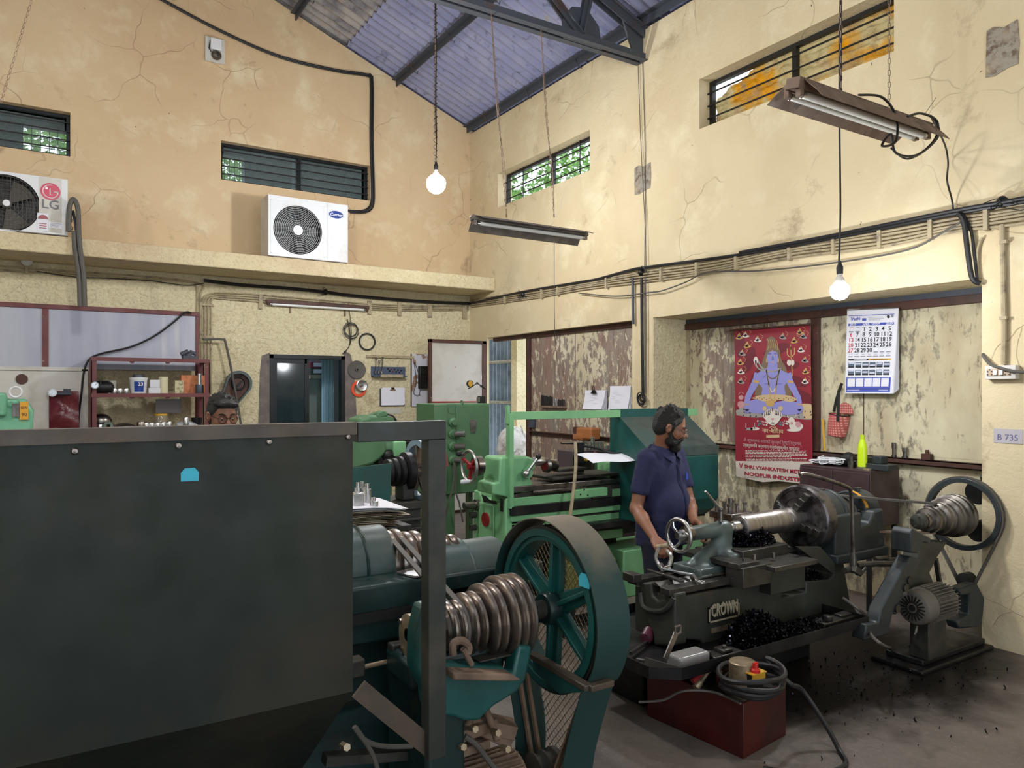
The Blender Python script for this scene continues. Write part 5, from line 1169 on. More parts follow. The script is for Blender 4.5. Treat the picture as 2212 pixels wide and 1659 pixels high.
ob('flat_bar', MB().box((p.x-.02, p.y-.12, p.z-.012), (p.x+.32, p.y-.06, p.z-.003)), M['conduit'], label='pale wooden lath lying on top of the rack', cat='lath')
# pipe elbow and leaning pipe
P = [oy(u, v, YB-.12) for u, v in ((440, 733), (480, 733), (487, 740), (500, 800), (523, 930))]
ob('bent_pipe', MB().tube(smooth_path(P, 6), .014, 8), M['cable_g'], label='thin grey pipe with an elbow leaning beside the round belt guard', cat='pipe')
# green rimmed belt guard leaning on the wall
c = oy(517, 828, YB-.12); t = thing('belt_guard', 'round grey-green belt guard with a brown inside leaning on the left wall', 'guard', (c.x, YB-.1, c.z-.6))
R = .155; L = V((-.20, 0, -.36)); nrm = V((L.z, 0, -L.x)).normalized(); out = []
for k in range(21): a = PI*k/20; d = (-L).normalized()*math.sin(a)+nrm*math.cos(a); out.append(c+d*R)
out += [c+L-nrm*R*.5, c+L+nrm*R*.5]; back = MB().prism([p+V((0, .06, 0)) for p in out], (0, .004, 0)); ob('back_sheet', back, M['brownfr'], t)
rim = MB(); n = len(out); inn = [p+(c+L*.35-p).normalized()*.035 for p in out]
rim.add(out+inn+[p+V((0, .07, 0)) for p in out]+[p+V((0, .07, 0)) for p in inn], [(i, (i+1) % n, n+(i+1) % n, n+i) for i in range(n)]+[(i, 2*n+i, 2*n+(i+1) % n, (i+1) % n) for i in range(n)]+[(n+i, n+(i+1) % n, 3*n+(i+1) % n, 3*n+i) for i in range(n)]); ob('rim', rim, M['teal_dust'], t)
ob('hub', MB().ring(c+V((.0, .05, 0)), (0, 1, 0), .08, .012, 28, 6).beam(c+V((-.05, .05, -.08)), c+V((.04, .05, .03)), .02, .02), M['black_m'], t)
# green grinding machine at the left edge
g = lambda u, v, y=7.4: oy(u, v, y)
t = thing('grinding_machine', 'light green machine head with an orange plate at the far left edge', 'machine', (g(30, 930).x, 7.6, 0))
a, b = g(-90, 933), g(62, 852)
M['mint'] = mat('mint_machine_paint', '#79b894', .4, 0, [('#69a786', 3, .45, .65)])
hd = MB().prism([g(-90, 933), g(70, 933), g(72, 888), (g(55, 862)), g(12, 862), g(8, 850), g(-90, 846)], (0, .45, 0)); ob('head_casting', hd, M['mint'], t, bev=.02)
ob('head_cover', MB().box((a.x, 7.36, a.z+.12), (g(14, 860).x, 7.5, g(14, 848).z)), M['mint'], t, bev=.02)
p = g(52, 887); pl = MB().box((p.x-.03, 7.383, p.z-.075), (p.x+.03, 7.389, p.z+.075), 0); pl.text('SEW', (p.x-.024, 7.382, p.z+.015), (1, 0, 0), (0, 0, 1), .03, .001, 1, width=.048); pl.text('90', (p.x-.02, 7.382, p.z-.045), (1, 0, 0), (0, 0, 1), .04, .001, 1, width=.04)
ob('plate', pl, [mat('orange_plate', '#e0a02c', .5), M['ink']], t); p = g(38, 887); ob('name_plate', MB().box((p.x-.035, 7.383, p.z-.05), (p.x+.012, 7.388, p.z+.06)), M['steel_d'], t)
ob('column', MB().box((a.x, 7.45, 0), (g(62, 933).x, 7.85, a.z)), M['mint'], t, bev=.02)
c = g(34, 847, 7.30); ob('white_ring', MB().ring(c, (0, 1, 0), .042, .008, 28, 8).add([], []), M['white'], t)
# red leather folder hanging
t = thing('hanging_apron', 'glossy maroon leather apron with a clip hanging at the left of the rack', 'apron', oy(138, 930, 9.39))
def apr(a_, b_):
 p = oy(106+64*a_, 933-88*b_, 9.38); return (p.x, 9.36+.04*math.sin(a_*4)+.02*math.sin(b_*9+a_*3), p.z)
ob('leather', MB().grid(apr, 16, 20, th=.012, nrm=(0, 1, 0)), mat('maroon_leather', '#6d2c34', .3, 0, [('#8a4650', 9, .5, .7)], bump=[(9, .6)]), t, sm=80)
c = oy(113, 848, 9.32); ob('round_clip', MB().cyl(c, c+V((0, .02, 0)), .045, n=24).ring(c, (0, 1, 0), .04, .006, 24, 6), M['steel'], t); c = oy(140, 850, 9.36); ob('clip', MB().cb(c, (.17, .03, .03)).cb(c+V((.02, 0, .03)), (.07, .03, .04)), M['truss'], t, bev=.004)
# things on the left wall beside the office door
def wall_disc(u, v, r, m, label, group=None, hub=True, cat='disc'):
 p = oy(u, v, YB-.006); t = thing('wheel_disc', label, cat, (p.x, YB, p.z), group)
 ob('disc', MB().lathe((p.x, YB-.005, p.z), (0, -1, 0), [(0, r), (.018, r), (.024, r*.93), (.020, r*.85), (.020, .03), (.020, 0)], 40), M[m], t)
 if hub: ob('hub', MB().lathe((p.x, YB-.025, p.z), (0, -1, 0), [(0, .024), (.02, .022), (.02, .012), (.0, .012)], 16), M['steel_d'], t)
wall_disc(770, 799, .125, 'cable_g', 'large dark grey disc hung on the wall right of the office door')
t = thing('steel_ring', 'orange-red ring hung on the wall behind a shiny disc', 'ring', oy(775, 840, YB)); p = oy(775, 840, YB-.02)
ob('ring', MB().band(p, (0, 1, 0), .072, .108, .015, 40), M['orange'], t)
p = oy(782, 833, YB-.05); t = thing('wheel_disc', 'small shiny steel disc hung over the orange ring', 'disc', (p.x, YB, p.z)); ob('disc', MB().lathe((p.x, YB-.035, p.z), (0, -1, 0), [(0, .08), (.015, .08), (.02, .07), (.012, .05), (.012, 0)], 36), M['steel'], t); ob('hub', MB().lathe((p.x, YB-.05, p.z), (0, -1, 0), [(0, .018), (.015, .016), (.015, .0)], 16), M['steel_d'], t); ob('peg', MB().cyl((p.x, YB-.04, p.z), (p.x, YB, p.z), .01), M['steel_d'], t)
p = oy(793, 738, YB-.02); ob('rubber_ring', MB().band(p, (0, 1, 0), .102, .118, .03, 44), M['black'], label='black rubber hoop hung on the wall above the discs', cat='hoop')
p = oy(758, 714, YB-.03); mb = MB()
for k in range(4): mb.ring(p+V((.012*math.sin(k*2), -.008*k, .012*math.cos(k*3))), (.1*math.sin(k), 1, 0), .085+.006*k, .0045, 36, 6)
mb.tube(smooth_path([p+V((-.05, 0, .15)), p+V((-.02, -.01, 0)), p+V((-.02, 0, -.2)), oy(740, 765, YB-.03)], 6), .006, 6); mb.tube(smooth_path([oy(752, 655, YB-.03), p+V((.0, 0, .1)), p+V((0, 0, -.15)), oy(744, 764, YB-.04)], 6), .004, 6)
ob('cable_coil', mb, M['cable'], label='coil of black cable hung above the right corner of the office door', cat='cable coil')
# tool board
a, b = oy(801, 813, YB), oy(874, 793, YB); t = thing('tool_board', 'blue-grey tool board with spanners fixed to the left wall', 'tool board', ((a.x+b.x)/2, YB, a.z))
ob('board', MB().box((a.x, YB-.025, a.z), (b.x, YB-.002, b.z)).box((a.x, YB-.09, a.z-.006), (b.x, YB-.002, a.z+.008)), mat('blue_grey_board', '#48546a', .6), t, bev=.002)
for k, (u, l, w) in enumerate(((811, .19, .012), (818, .15, .008), (825, .20, .011))):
 p = oy(u, 797, YB-.045); ob('spanner', MB().beam(p+V((0, 0, -.06)), p+V((.01, 0, l-.06)), w, .008).ring(p+V((.01, 0, l-.05)), (0, 1, 0), .014, .006, 12, 6).cyl(p+V((0, 0, -.065)), p+V((0, 0, -.03)), .014), M['steel_d'], t)
for k in range(9): p = oy(838+3.6*k, 796+(k*5) % 9, YB-.035); ob('drill_chuck', MB().sph(p, .011, 10), M['redm'] if k in (2, 3) else M['black_m'], t)
a, b = oy(817, 815, YB), oy(865, 811, YB); ob('steel_rule', MB().box((a.x, YB-.095, a.z), (b.x, YB-.091, b.z+.01)), M['conduit'], t)
a, b = oy(790, 772, YB), oy(893, 768, YB); ob('wooden_lath', MB().box((a.x, YB-.03, a.z), (b.x, YB-.002, a.z+.035)), M['conduit'], label='long pale lath nailed to the wall above the tool board', cat='lath')
# clipboard
a, b = oy(821, 878, YB-.02), oy(875, 839, YB-.02); t = thing('clipboard', 'clipboard with white sheets hung on the left wall under the tool board', 'clipboard', ((a.x+b.x)/2, YB, a.z))
ob('board', MB().box((a.x, YB-.012, a.z), (b.x, YB-.002, b.z)), M['truss'], t, bev=.004)
for k in range(3): ob('sheet', MB().grid(lambda x, z: (a.x+.015+.01*k+(b.x-a.x-.04)*x, YB-.016-.003*(3-k)-.01*(1-z)**2, a.z+.015+.008*k+(b.z-a.z-.02)*z), 4, 6), M['paper'], t, sm=60)
c = V(((a.x+b.x)/2, YB-.03, b.z-.005)); ob('clip', MB().prism([c+V((-.05, 0, -.03)), c+V((.05, 0, -.03)), c+V((.02, 0, .01)), c+V((-.02, 0, .01))], (0, .012, 0)).lathe(c+V((0, .012, .01)), (0, -1, 0), [(0, .022), (.012, .022)], 16), M['rust'], t)
a, b = oy(829, 894, YB), oy(866, 881, YB); ob('wall_note', MB().box((a.x, YB-.004, a.z), (b.x, YB-.001, b.z)), mat('faded_plastic_note', '#c4c2b4', .5), label='faded plastic sleeve stuck to the wall under the clipboard', cat='note')
# peeling white board with a small dark screen, beside the open door leaf
a, b = oy(888, 878, YB), oy(942, 766, YB); t = thing('notice_board', 'peeling white board with brown patches behind the open door leaf', 'board', ((a.x+b.x)/2, YB, a.z))
ob('sheet', MB().box((a.x, YB-.02, a.z), (b.x, YB-.002, b.z)), mat('peeling_white_board', '#c9c7cf', .6, 0, [('#8a6b57', 5, .55, .58)]), t); ob('frame_strip', MB().box((a.x-.008, YB-.025, a.z), (a.x, YB, b.z)), M['brownfr'], t)
a, b = oy(905, 839, YB-.06), oy(926, 791, YB-.06); t = thing('wall_box', 'black ribbed plastic box hanging on the white board', 'box', ((a.x+b.x)/2, YB, a.z)); ob('case', MB().box((a.x, YB-.09, a.z), (b.x, YB-.021, b.z)), M['black_m'], t, bev=.01)
for k in range(4): z = a.z+.05+k*.055; ob('rib', MB().box((a.x+.03, YB-.097, z), (b.x-.01, YB-.091, z+.012)), M['black'], t)
ob('loop_wire', MB().tube(smooth_path([(a.x, YB-.05, b.z-.1), (a.x-.06, YB-.04, b.z+.05), (a.x-.03, YB-.04, a.z+.1), (a.x-.07, YB-.04, a.z-.06), (a.x, YB-.04, a.z-.1), (a.x+.03, YB-.04, a.z-.02)], 8), .004, 5), M['cable'], t)
# things standing beyond the green cabinet in the doorway
c = ox(1105, 960, 5.15);
# ================================================================ foreground: splash guard and teal lathe
def guard():
 Y = 2.02; zt = 1.612; x1 = .742; x2 = oy(963, 930, Y).x; zb = .847
 t = thing('splash_guard', 'big dark olive sheet splash guard with an open tube frame at its right', 'splash guard', (.2, Y, 0))
 mb = MB().prism([(-1.9, Y, zb), (-1.9, Y, zt-.004), (-1.9, Y+.035, zt-.004), (-1.9, Y+.035, zt-.04), (-1.9, Y+.003, zt-.04), (-1.9, Y+.003, zb)], (1.9+x1, 0, 0)); ob('main_sheet', mb, M['olive'], t)
 mb = MB().prism([(-1.9, Y, zb), (-1.9, Y+.49, zb-.43), (-1.9, Y+.493, zb-.428), (-1.9, Y+.003, zb+.001)], (1.9+x1, 0, 0)); ob('lower_sheet', mb, M['olive'], t)
 xr = oy(771, 930, Y-.008).x
 ob('top_strip', MB().box((-1.9, Y-.008, zt-.035), (xr, Y-.0005, zt)).box((-1.9, Y-.0005, zt-.0035), (xr, Y+.04, zt)), M['strip'], t)
 for u, v in ((162, 975), (387, 963), (583, 955), (754, 944)):
  p = oy(u, v, Y-.009); ob('bolt', MB().lathe(p+V((0, .009, 0)), (0, -1, 0), [(0, .008), (.005, .0085), (.008, .006), (.009, 0)], 12), M['steel_br'], t)
 p = oy(410, 1025, Y-.001); w, h = .021, .0165
 pts = [(p.x-w, Y-.001, p.z-h), (p.x+w, Y-.001, p.z-h), (p.x+w, Y-.001, p.z+h*.3), (p.x+w*.55, Y-.001, p.z+h), (p.x-w*.55, Y-.001, p.z+h), (p.x-w, Y-.001, p.z+h*.3)]
 ob('sticker', MB().prism(pts, (0, -.0012, 0)), M['cyan'], t, label='small cyan paper dot')
 fz = zt-.002; bt = MB().box((xr+.004, Y-.004, fz-.056), (x2, Y+.04, fz)); ob('top_bar', bt, M['olive2'], t, bev=.002)
 xa = oy(925, 1200, Y).x; zl = oy(940, 1640, Y).z; ob('post', MB().box((xa, Y-.003, zl), (x2-.0, Y+.05, fz-.056)), M['olive2'], t, bev=.002)
 a, b = oy(775, 1488, Y+.03), oy(938, 1622, Y+.03); ob('brace', MB().beam(a, b, .012, .055), M['strip'], t)
M['cyan'] = mat('cyan_paper_dot', '#3fb8d2', .6, rvar=0)
guard()
# ---- the teal lathe behind the guard
YJ = 2.30                                     # countershaft axis
axz = oy(1190, 1312, YJ).z
LA = thing('lathe', 'teal lathe behind the splash guard with a stepped pulley and a big spoked wheel', 'lathe', (1.2, 2.7, 0))
X = lambda u, y: oy(u, 1300, y).x
# bed, headstock body
mb = MB().box((-.9, 2.62, .55), (1.28, 3.15, .90)).box((-.9, 2.60, .90), (1.30, 3.15, .935)); ob('bed', mb, M['teal_d'], LA, bev=.01)
hz = oy(900, 1243, 2.6).z
hb = MB().box((.62, 2.55, .78), (X(922, 2.55), 3.15, hz)).box((X(922, 2.55), 2.68, .86), (1.86, 3.1, oy(1100, 1222, 2.68).z)); ob('headstock', hb, M['teal_d'], LA, bev=.012)
a, b = oy(868, 1342, 2.545), oy(820, 1352, 2.545); ob('slot', MB().box((.88, 2.53, .865), (X(905, 2.5)-.0, 2.548, .90)), M['black'], LA)
ob('chip_shelf', MB().prism([(x, y, hz+.003) for x, y in ((X(885, 2.6), 2.56), (X(925, 2.6), 2.56), (X(922, 2.6), 2.7), (X(870, 2.6), 2.66))], (0, 0, .006)), M['steel'], LA)
YS = 2.85; sz = oy(800, 1215, YS).z;
def arch(x0, x1, r, m, name, bot=.12, n=28, lip=.0, yy=YS, zz=None):
 zz = sz if zz is None else zz; P = [(x0, yy+r*math.cos(a), zz+r*math.sin(a)) for a in [PI*i/n for i in range(n+1)]]; P = [(x0, yy+r, zz-bot)]+P+[(x0, yy-r, zz-bot)]
 return ob(name, MB().prism(P, (x1-x0, 0, 0)), m, LA, bev=.012)
rc = YS-2.0
arch(.80, X(852, YS-.12), .150, M['teal_dust'], 'gear_cover', .10)
arch(X(783, YS-.1), X(790, YS-.1), .158, M['teal_d'], 'cover_flange', .10)
# spindle cone pulley
x0 = X(838, YS-.1); pr = [(0, .0), (0, .10)]
for k, r in enumerate((.128, .112, .096, .08)):
 for j in range(2): s0 = .012+.086*k+.04*j; pr += [(s0, r-.012), (s0+.008, r), (s0+.022, r+.003), (s0+.034, r), (s0+.038, r-.014)]
pr += [(pr[-1][0]+.01, .03), (pr[-1][0]+.01, 0)]
ob('spindle_pulley', MB().lathe((x0, YS, sz-.005), (1, 0, 0), pr, 44), M['steel_br'], LA)
z2 = oy(1030, 1225, YS).z
arch(X(952, YS-.15), X(1030, YS-.15), .170, M['teal_dust'], 'spindle_cover', .06, zz=z2-.03); arch(X(1022, YS-.15), X(1103, YS-.13), .156, M['teal_dust'], 'spindle_cover', .06, zz=z2-.03)
ob('cover_cap', MB().lathe((X(1103, YS-.13), YS, z2-.03), (1, 0, 0), [(-.01, .154), (.012, .13), (.014, 0)], 30), M['teal_dust'], LA)
# countershaft stepped pulley: grooves between rounded ridges
xs0 = X(968, YJ-.07); xs1 = X(1158, YJ-.1); Ls = xs1-xs0; pr = [(0, 0), (0, .075), (.01, .082)]
steps = [(.084, 2), (.104, 2), (.126, 2), (.145, 3)]; nn_ = sum(n for _, n in steps); w = (Ls-.02)/nn_; s0 = .012
for r, n in steps:
 for j in range(n):
  pr += [(s0, r-.014), (s0+w*.12, r-.002), (s0+w*.3, r+.005), (s0+w*.55, r+.005), (s0+w*.74, r-.002), (s0+w*.86, r-.014), (s0+w*.93, r-.02)]; s0 += w
pr += [(s0, .10), (s0+.012, .05), (s0+.02, 0)]
ob('stepped_pulley', MB().lathe((xs0, YJ, axz), (1, 0, 0), pr, 64), M['steel_br'], LA)
ob('countershaft', MB().cyl((xs0-.12, YJ, axz), (1.80, YJ, axz), .022), M['steel_d'], LA)
ob('bearing_housing', MB().lathe((xs0-.03, YJ, axz-.01), (-1, 0, 0), [(0, .05), (.01, .062), (.05, .066), (.065, .066), (.07, .078), (.085, .078), (.09, .055), (.09, 0)], 36), M['brass'], LA)
for k in range(4):
 a = k*PI/2+.7; c = V((xs0-.115, YJ+.066*math.cos(a), axz-.01+.066*math.sin(a))); ob('bolt', MB().cyl(c, c+V((-.01, 0, 0)), .009, n=6), M['steel_br'], LA)
def loop(c0, r0, c1, r1, k=20):     # belt path around two circles in the YZ plane
 (y0, z0), (y1, z1) = c0, c1; d = math.hypot(y1-y0, z1-z0); th = math.atan2(z1-z0, y1-y0); al = math.acos(max(-1, min(1, (r0-r1)/d))); P = []
 for i in range(k+1): a = th+al+(2*PI-2*al)*i/k; P.append((y0+r0*math.cos(a), z0+r0*math.sin(a)))
 for i in range(k+1): a = th-al+2*al*i/k; P.append((y1+r1*math.cos(a), z1+r1*math.sin(a)))
 return P
def belt(x, w, h, c0, r0, c1, r1, m, name='drive_belt', parent=None):
 P = loop(c0, r0, c1, r1); Q = loop(c0, r0+h, c1, r1+h); n = len(P); mb = MB()
 vs = [(x-w*.32, y, z) for y, z in P]+[(x+w*.32, y, z) for y, z in P]+[(x-w*.5, y, z) for y, z in Q]+[(x+w*.5, y, z) for y, z in Q]
 for i in range(n): j = (i+1) % n; mb.add([], []);
 fs = []
 for i in range(n):
  j = (i+1) % n; fs += [(i, j, n+j, n+i), (2*n+i, 3*n+i, 3*n+j, 2*n+j), (i, 2*n+i, 2*n+j, j), (n+i, n+j, 3*n+j, 3*n+i)]
 mb.add(vs, fs); return ob(name, mb, M[m], parent or LA, sm=50)
for k in range(2): belt(xs0+.03+.042*k, .022, .012, (YJ, axz), .072, (YS, sz-.005), .112, 'cable_g')
# big spoked wheel
xw = oy(1200, 1300, YJ).x; Rw = .310
w = MB(); w.band((xw, YJ, axz), (1, 0, 0), Rw*.82, Rw*.90, .085, 72); w.band((xw-.01, YJ, axz), (1, 0, 0), Rw*.88, Rw*.965, .085, 72)
ob('wheel_rim', w, M['teal'], LA)
ob('wheel_groove_rim', MB().lathe((xw-.045, YJ, axz), (1, 0, 0), [(0, Rw*.92), (.0, Rw), (.012, Rw), (.02, Rw*.955), (.033, Rw*.955), (.041, Rw), (.049, Rw), (.057, Rw*.955), (.07, Rw*.955), (.078, Rw), (.09, Rw), (.09, Rw*.92), (0, Rw*.92)], 72), M['iron'], LA)
for k in range(6):
 a = PI/2+k*PI/3-.07; d = V((0, -math.cos(a), math.sin(a))); n_ = V((0, -math.sin(a), -math.cos(a))); c = V((xw, YJ, axz)); s_ = MB()
 for q0, q1, hw0, hw1, th in ((.05, Rw*.82, .040, .028, .022), ): s_.prism([c+d*q0-n_*hw0-V((th/2, 0, 0)), c+d*q1-n_*hw1-V((th/2, 0, 0)), c+d*q1+n_*hw1-V((th/2, 0, 0)), c+d*q0+n_*hw0-V((th/2, 0, 0))], (th, 0, 0))
 s_.prism([c+d*.05-n_*.010-V((.034, 0, 0)), c+d*Rw*.82-n_*.008-V((.034, 0, 0)), c+d*Rw*.82+n_*.008-V((.034, 0, 0)), c+d*.05+n_*.010-V((.034, 0, 0))], (.068, 0, 0)); ob('spoke', s_, M['teal'], LA, bev=.004)
ob('wheel_hub', MB().lathe((xw-.06, YJ, axz), (1, 0, 0), [(0, .028), (0, .055), (.01, .062), (.11, .062), (.12, .05), (.12, .02)], 32), M['teal_d'], LA)
ob('hub_nut', MB().cyl((xw-.10, YJ+.0, axz), (xw-.06, YJ, axz), .034, n=24), M['iron'], LA)
mc = (2.35, .245)
for k in range(2): belt(xw-.0145+.037*k-.012, .02, .012, (YJ, axz), Rw*.955, mc, .055, 'rust', 'wheel_belt')
# belt guard band (teardrop strip) and its expanded-metal side
Rg = .337; xg0, xg1 = xw-.07, xw+.075
zg = .0
def gpath():
 P = []; top = (YJ, axz)
 P.append((mc[0]-.17, .0)); P.append((mc[0]-.165, .16)); P.append((mc[0]-.19, .36))
 for i in range(41):
  a = -.75+(PI+1.2)*i/40; P.append((YJ-Rg*math.cos(a), axz+Rg*math.sin(a)))
 P.append((mc[0]+.13, .40)); P.append((mc[0]+.13, .16)); P.append((mc[0]+.13, 0))
 return P
GP = [(p.x, p.y) for p in smooth_path([(y, z, 0) for y, z in gpath()], 3)]
g = MB(); n = len(GP); vs = []
for i, (y, z) in enumerate(GP):
 y0, z0 = GP[max(i-1, 0)]; y1, z1 = GP[min(i+1, n-1)]; d = V((y1-y0, z1-z0)).normalized(); ny, nz_ = -d.y, d.x
 vs += [(xg0, y, z), (xg1, y, z), (xg0, y+ny*-.004*-1, z+nz_*.004), (xg1, y+ny*.004, z+nz_*.004)]
fs = []
for i in range(n-1): a, b = 4*i, 4*i+4; fs += [(a, b, b+1, a+1), (a+2, a+3, b+3, b+2), (a, a+2, b+2, b), (a+1, b+1, b+3, a+3)]
g.add(vs, fs)
bandm = bpy.data.materials.new('teal_band_with_dust'); bandm.use_nodes = True; nt = bandm.node_tree; B = nt.nodes['Principled BSDF']
ge = nt.nodes.new('ShaderNodeNewGeometry'); sp = nt.nodes.new('ShaderNodeSeparateXYZ'); nt.links.new(ge.outputs['Position'], sp.inputs[0])
co = ncoord(nt); nn2 = nnoise(nt, co, 6, 4, .6, 0, .3, .7); ma = nt.nodes.new('ShaderNodeMath'); ma.operation = 'MULTIPLY_ADD'; nt.links.new(nn2, ma.inputs[0]); ma.inputs[1].default_value = .12; nt.links.new(sp.outputs[2], ma.inputs[2])
mr = nt.nodes.new('ShaderNodeMapRange'); mr.inputs[1].default_value = 1.10; mr.inputs[2].default_value = 1.34; nt.links.new(ma.outputs[0], mr.inputs[0])   # settled dust lies on the top of the band
nt.links.new(nmix(nt, mr.outputs[0], '#183c3a', '#7d6f5e'), B.inputs[0]); B.inputs['Roughness'].default_value = .55
ob('wheel_guard_band', g, bandm, LA, sm=60)
def inside(y, z):
 c = False; n = len(GP)
 for i in range(n):
  (a, b), (p, q) = GP[i], GP[(i+1) % n]
  if (b > z) != (q > z) and y < (p-a)*(z-b)/(q-b)+a: c = not c
 return c
ms = MB(); sw, lw = .0145, .034
ys = np.arange(YJ-.40, YJ+.41, sw)
for i, y in enumerate(ys):
 z = .06; k = 0
 while z < axz+.40:
  for sgn in (1, -1):
   a = (y, z+(lw/2 if (i % 2) else 0)); b = (y+sgn*sw, a[1]+lw/2)
   if inside(*a) and inside(*b):
    p, q = V((xg1-.004, *a)), V((xg1-.004, *b)); d = (q-p).normalized(); nn3 = V((0, -d.z, d.y))*.0011
    ms.add([p-nn3, q-nn3, q+nn3, p+nn3, p-nn3-V((.002, 0, 0)), q-nn3-V((.002, 0, 0)), q+nn3-V((.002, 0, 0)), p+nn3-V((.002, 0, 0))], [(0, 1, 2, 3), (7, 6, 5, 4), (0, 4, 5, 1), (2, 6, 7, 3)])
  z += lw
ob('guard_mesh', ms, M['brass'], LA, sm=0)
p = oy(1279, 1251, YJ-.33); p = V((xg0-.001, YJ-.27, oy(1279, 1251, YJ-.27).z)); w_, h_ = .030, .024
c = at(1279, 1251, (xw-.02)/ray(1279, 1251).x)
yy, zz = c.y, c.z; pts = [(xw-.0545, yy+w_, zz-h_), (xw-.0545, yy-w_, zz-h_), (xw-.0545, yy-w_, zz+h_*.3), (xw-.0545, yy-w_*.55, zz+h_), (xw-.0545, yy+w_*.55, zz+h_), (xw-.0545, yy+w_, zz+h_*.3)]
ob('sticker', MB().prism(pts, (-.0012, 0, 0)), M['cyan'], LA, label='small cyan paper dot')
# teal bracket casting that carries the countershaft
Yb = 2.16
F1 = lambda x, z, y=Yb: oy(700+x/2.866, 1080+z/2.866, y)
O = [(605, 655), (565, 825), (560, 1045), (600, 1130), (630, 1190), (640, 1290), (700, 1335), (800, 1345), (870, 1372), (960, 1372), (1010, 1320), (1060, 1275), (1200, 1190), (1255, 1110), (1285, 960), (1290, 905), (1205, 900), (1170, 1080), (1110, 1035), (760, 1020), (740, 900), (735, 640)]
ob('bracket_casting', MB().prism([F1(x, z, Yb) for x, z in O], (0, .07, 0)), M['teal'], LA, bev=.012, seg=3)
ob('bracket_web', MB().box((F1(600, 1000).x, Yb+.08, F1(600, 1250).z), (F1(1200, 1000).x, Yb+.30, F1(600, 1060).z)).box((F1(650, 0).x, Yb+.02, .0), (F1(900, 0).x, Yb+.35, F1(0, 1300).z)), M['teal_d'], LA, bev=.02)
ob('cross_shelf', MB().prism([F1(*q) for q in ((745, 1030), (1110, 1045), (1165, 1080), (1120, 1088), (750, 1082))], (0, -.06, 0)), M['rust'], LA, bev=.006)
# yoke, tie bar, link rod
ob('adjusting_yoke', MB().tube(smooth_path([F1(800, 960), F1(800, 890), F1(850, 870), F1(895, 905), F1(890, 950)], 6), .013, 8).tube([F1(860, 920), F1(915, 1020)], .010, 8), M['rust'], LA)
ob('stop_block', MB().box(F1(965, 1010, Yb+.02), F1(1085, 915, Yb+.1)), M['iron'], LA, bev=.006)
c0, c1 = ox(1150, 1414, xw-.09), ox(1272, 1487, xw-.09)
ob('tie_bar', MB().beam(c0, c1, .035, .022).beam(c1, c1+V((.10, -.0, .0)), .03, .022), M['strip'], LA, bev=.004)
ob('tie_web', MB().prism([c0, c0+V((0, .0, -.06)), c0+(c1-c0)*.5+V((0, 0, -.085)), c1+V((0, 0, -.012))], (.02, 0, 0)), M['teal'], LA, bev=.004)
ob('link_rod', MB().cyl(oy(775, 1443, 2.45), oy(878, 1420, 2.45), .009), M['brass'], LA)
ob('link_clevis', MB().cb(oy(768, 1440, 2.43), (.05, .06, .06)).beam(oy(858, 1395, 2.45), oy(885, 1440, 2.45), .04, .02).beam(oy(842, 1398, 2.42), oy(905, 1388, 2.42), .05, .025).beam(oy(885, 1440, 2.43), oy(885, 1395, 2.43), .04, .05), M['iron'], LA, bev=.006)
# base cabinet, motor slide and junk
ob('base', MB().box((-.9, 2.55, .0), (1.12, 3.2, .56)).prism([(1.12, 2.55, 0), (1.50, 2.55, 0), (1.45, 2.55, .35), (1.12, 2.55, .56)], (0, .6, 0)), M['teal_d'], LA, bev=.01)
a = oy(1030, 1560, 2.25)
sl = MB()
for i, (u0, v0, u1, v1, w, h) in enumerate(((960, 1600, 1065, 1560, .05, .04), (940, 1640, 1050, 1600, .06, .03), (985, 1545, 1100, 1600, .05, .05), (1040, 1560, 1110, 1575, .09, .05), (960, 1560, 1020, 1545, .03, .08))): sl.beam(oy(u0, v0, 2.25+.03*i), oy(u1, v1, 2.3), w, h)
sl.tube([oy(1010, 1570, 2.2), oy(1030, 1500, 2.25), oy(1032, 1495, 2.3)], .016, 8).tube([oy(1075, 1600, 2.2), oy(1045, 1520, 2.3)], .014, 8)
ob('motor_slide', sl, M['rust'], LA, bev=.006)
for k, (u, v) in enumerate(((1064, 1580), (1015, 1572), (1085, 1615), (990, 1610), (740, 1610))): p = oy(u, v, 2.2); ob('bolt', MB().cyl(p, p+V((0, -.04, .01)), .012, n=6), M['brass'], LA)
m0 = V((1.20, mc[0], mc[1]-.0)); mm = MB().lathe(m0, (1, 0, 0), [(0, 0), (0, .09), (.03, .105), (.30, .105), (.31, .07), (.33, .03), (.33, 0)], 36)
ob('motor_body', mm, M['rust'], LA)
fn_ = MB()
for k in range(30): a = 2*PI*k/30; d = V((0, math.cos(a), math.sin(a))); fn_.beam(m0+d*.112+V((.04, 0, 0)), m0+d*.112+V((.29, 0, 0)), .02, .0045, (0, -math.sin(a), math.cos(a)))
ob('cooling_fins', fn_, M['rust'], LA)
ob('motor_pulley', MB().lathe((xw-.08, mc[0], mc[1]), (1, 0, 0), [(0, 0), (0, .05), (.01, .068), (.02, .068), (.03, .055), (.045, .055), (.055, .068), (.065, .068), (.075, .055), (.09, .055), (.1, .068), (.12, .068), (.12, 0)], 32), M['iron'], LA)
ob('motor_feet', MB().box((1.22, mc[0]-.13, 0), (1.48, mc[0]+.13, .15)), M['rust'], LA, bev=.01)
for P, r in (([(765, 1570), (790, 1600), (830, 1612), (890, 1612)], .008), ([(768, 1572), (800, 1620), (815, 1660), (820, 1700)], .008), ([(1003, 1590), (1030, 1610), (1065, 1655), (1100, 1690)], .010)):
 ob('wiring', MB().tube(smooth_path([oy(u, v, 2.24) for u, v in P], 6), r, 8), M['cable_g'], LA)
ob('floor_rail', MB().beam(oy(700, 1640, 2.35), oy(900, 1625, 2.35), .05, .03), M['iron'], LA)
